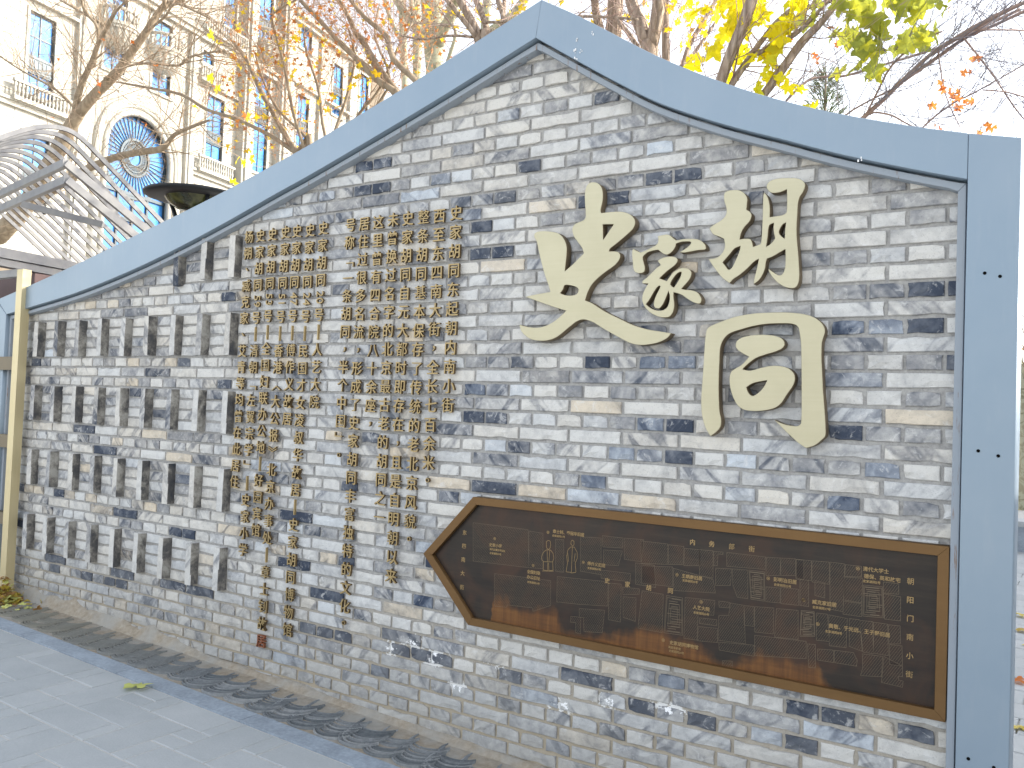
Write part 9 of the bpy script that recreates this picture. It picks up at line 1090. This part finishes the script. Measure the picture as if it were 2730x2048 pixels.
# hedge, garden wall and blue bicycle far off
hd = root('clipped_hedge', (-6, 52, 0), 'yellow-green hedge in front of a pale garden wall at the right edge', 'hedge')
m = MB(); rg = random.Random(6)
for k in range(2600):
    x = rg.uniform(-12, 6); y = 52 + rg.uniform(-.9, .9); z = -.2 + 1.9*rg.random()**.7; s = rg.uniform(.10, .24); T = rotm(rg); m.add([Vector((x, y, z)) + T @ (Vector(w)*s) for w in SML[0][0]], SML[0][1])
m.build('foliage', leaf_mat('hedge_leaf', (.22, .19, .04), (.36, .30, .07), (.45, .36, .10), .3), hd, kind='stuff')
m = MB(); m.box((-14, 51.6, -.4), (8, 52.4, 1.2)); m.build('stems', simple('hedge_stem', (.16, .12, .05), .9), hd)
gw = root('garden_wall', (-5, 60, 0), 'long pale rendered garden wall behind the hedge', 'wall')
m = MB(); m.box((-30, 59.8, -.4), (20, 60.2, 2.6)); m.build('wall', simple('pale_render', (.55, .51, .45), .9, 0, 2, .1), gw); m = MB(); m.box((-30, 59.6, 2.6), (20, 60.4, 2.8)); m.build('coping', HR, gw)
bk = Vector(D['bike']); bc = root('blue_bicycle', (bk.x, bk.y, gz(bk.x)), 'blue bicycle parked in the distance just right of the end post', 'bicycle')
BLU = simple('blue_enamel', (.03, .25, .50), .35, 0, 20, .1); zb = gz(bk.x)
def ring(c, r, w, name, mat, par):
    m = MB(); n = 24; m.tube([c + Vector((r*math.cos(2*math.pi*k/n), 0, r*math.sin(2*math.pi*k/n))) for k in range(n+1)], [w]*(n+1), 6); return m.build(name, mat, par, smooth=True)
for dx in (-.52, .52):
    w = ring(Vector((bk.x+dx, bk.y, zb+.34)), .32, .025, 'wheel', BLACK, bc); m = MB()
    for k in range(8): a = math.pi*k/8; m.tube([Vector((bk.x+dx-.31*math.cos(a), bk.y, zb+.34-.31*math.sin(a))), Vector((bk.x+dx+.31*math.cos(a), bk.y, zb+.34+.31*math.sin(a)))], [.004, .004], 3)
    m.build('spokes', RIB, w); m = MB(); n = 10; m.tube([Vector((bk.x+dx+.37*math.cos(R(20)+R(140)*k/n), bk.y, zb+.34+.37*math.sin(R(20)+R(140)*k/n))) for k in range(n+1)], [.03]*(n+1), 6); m.build('mudguard', BLU, bc, smooth=True)
m = MB(); A_, B2, C_, E2 = Vector((bk.x-.52, bk.y, zb+.34)), Vector((bk.x-.1, bk.y, zb+.3)), Vector((bk.x-.22, bk.y, zb+.85)), Vector((bk.x+.38, bk.y, zb+.85))
for a, b in ((A_, B2), (A_, C_), (B2, C_), (B2, E2), (C_, E2 - Vector((0, 0, .1))), (E2, Vector((bk.x+.52, bk.y, zb+.34))), (E2, E2 + Vector((-.06, 0, .18)))): m.tube([a, b], [.022, .022], 6)
m.build('frame', BLU, bc, smooth=True)
m = MB(); m.box((C_.x-.13, bk.y-.07, C_.z+.03), (C_.x+.12, bk.y+.07, C_.z+.09)); m.build('saddle', BLACK, bc); m = MB(); m.tube([E2 + Vector((-.06, -.28, .18)), E2 + Vector((-.06, .28, .18))], [.015, .015], 6); m.build('handlebar', BLACK, bc)
m = MB(); m.box((E2.x+.04, bk.y-.17, E2.z-.08), (E2.x+.36, bk.y+.17, E2.z+.17)); m.build('basket', BLU, bc)
# person in a dark coat
pk = Vector(D['person']); pr = root('person', (pk.x, pk.y, gz(pk.x)), 'person in a long black coat and dark trousers walking away at the right edge', 'person')
zb = gz(pk.x)
verts = [(0,0,.95),(0,.01,1.15),(0,0,1.38),(0,0,1.50),(0,-.01,1.62),(0,-.01,1.72),(-.17,0,1.40),(-.22,.02,1.13),(-.24,-.05,.88),(-.25,-.07,.79),(.17,0,1.40),(.22,-.02,1.13),(.24,.03,.88),(.25,.04,.79),(-.09,0,.90),(-.10,.06,.50),(-.10,.02,.09),(-.10,-.12,.03),(.09,0,.90),(.10,-.10,.50),(.10,-.02,.09),(.10,-.16,.03)]
rads = [.15,.15,.15,.06,.09,.095,.07,.05,.035,.04,.07,.05,.035,.04,.10,.065,.045,.04,.10,.065,.045,.04]
eds = [(0,1),(1,2),(2,3),(3,4),(4,5),(2,6),(6,7),(7,8),(8,9),(2,10),(10,11),(11,12),(12,13),(0,14),(14,15),(15,16),(16,17),(0,18),(18,19),(19,20),(20,21)]
me = bpy.data.meshes.new('body'); me.from_pydata([(pk.x+a, pk.y+b, zb+c) for a, b, c in verts], eds, [])
o = bpy.data.objects.new('tmp', me); COL.objects.link(o); sk = o.modifiers.new('s', 'SKIN')
for k, v in enumerate(me.skin_vertices[0].data): v.radius = (rads[k], rads[k]); v.use_root = (k == 0)
ss = o.modifiers.new('d', 'SUBSURF'); ss.levels = 2
sm = NT('skin_and_trousers'); q = sm.n('ShaderNodeSeparateXYZ'); sm.l(sm.pos(), q.inputs[0])
body = evalmesh(o, [sm.done(sm.ramp(sm.math('MULTIPLY', q.outputs[2], .5), [(.0, (.02, .02, .025)), (.70, (.02, .02, .025)), (.72, (.45, .28, .20)), (1., (.45, .28, .20))], 'CONSTANT'), .7)])
link('body', body, pr)
CO = simple('black_wool', (.012, .012, .016), .9, 0, 40, .3)
m = MB(); m.lathe([(.30, .62), (.27, .85), (.22, 1.05), (.23, 1.25), (.24, 1.38), (.17, 1.47), (.09, 1.52)], Vector((pk.x, pk.y, zb)), 20); m.build('coat', CO, pr, smooth=True)
for s_ in (-1, 1): m = MB(); m.tube([Vector((pk.x+s_*.18, pk.y, zb+1.42)), Vector((pk.x+s_*.26, pk.y, zb+1.12)), Vector((pk.x+s_*.27, pk.y-.04, zb+.86))], [.09, .075, .06], 10); m.build('sleeve', CO, pr, smooth=True)
m = MB(); m.lathe([(.001, .13), (.07, .11), (.105, .05), (.108, -.02), (.09, -.09)], Vector((pk.x, pk.y+.02, zb+1.68)), 16); m.build('hair', CO, pr, smooth=True)
# bare street tree at the right edge
D['trees']['street'] = [[[-.45, 17.5, .2, .19], [-.62, 17.5, 2.6, .16], [-.86, 17.6, 3.2, .13], [-.72, 17.6, 4.2, .11], [-.95, 17.8, 6.0, .09]], [[-.62, 17.5, 2.6, .1], [-.2, 17.2, 3.4, .08], [.3, 17.0, 4.6, .06]], [[-.86, 17.6, 3.2, .07], [-1.5, 17.2, 3.9, .05], [-2.1, 17, 5.0, .03]]]
st, tp = tree('street_tree', 'street', 'bare pale street tree beyond the paving at the right edge of the picture', 'tree', B_SYC, T_PALE, nt=7, tl=1.6, tr=.014, lev=2, seed=41)
rg = random.Random(4); leaf_stuff(st, [tuple(rg.choice(tp)) + (rg.uniform(.05, .10),) for _ in range(160)], L_ORA, 9)
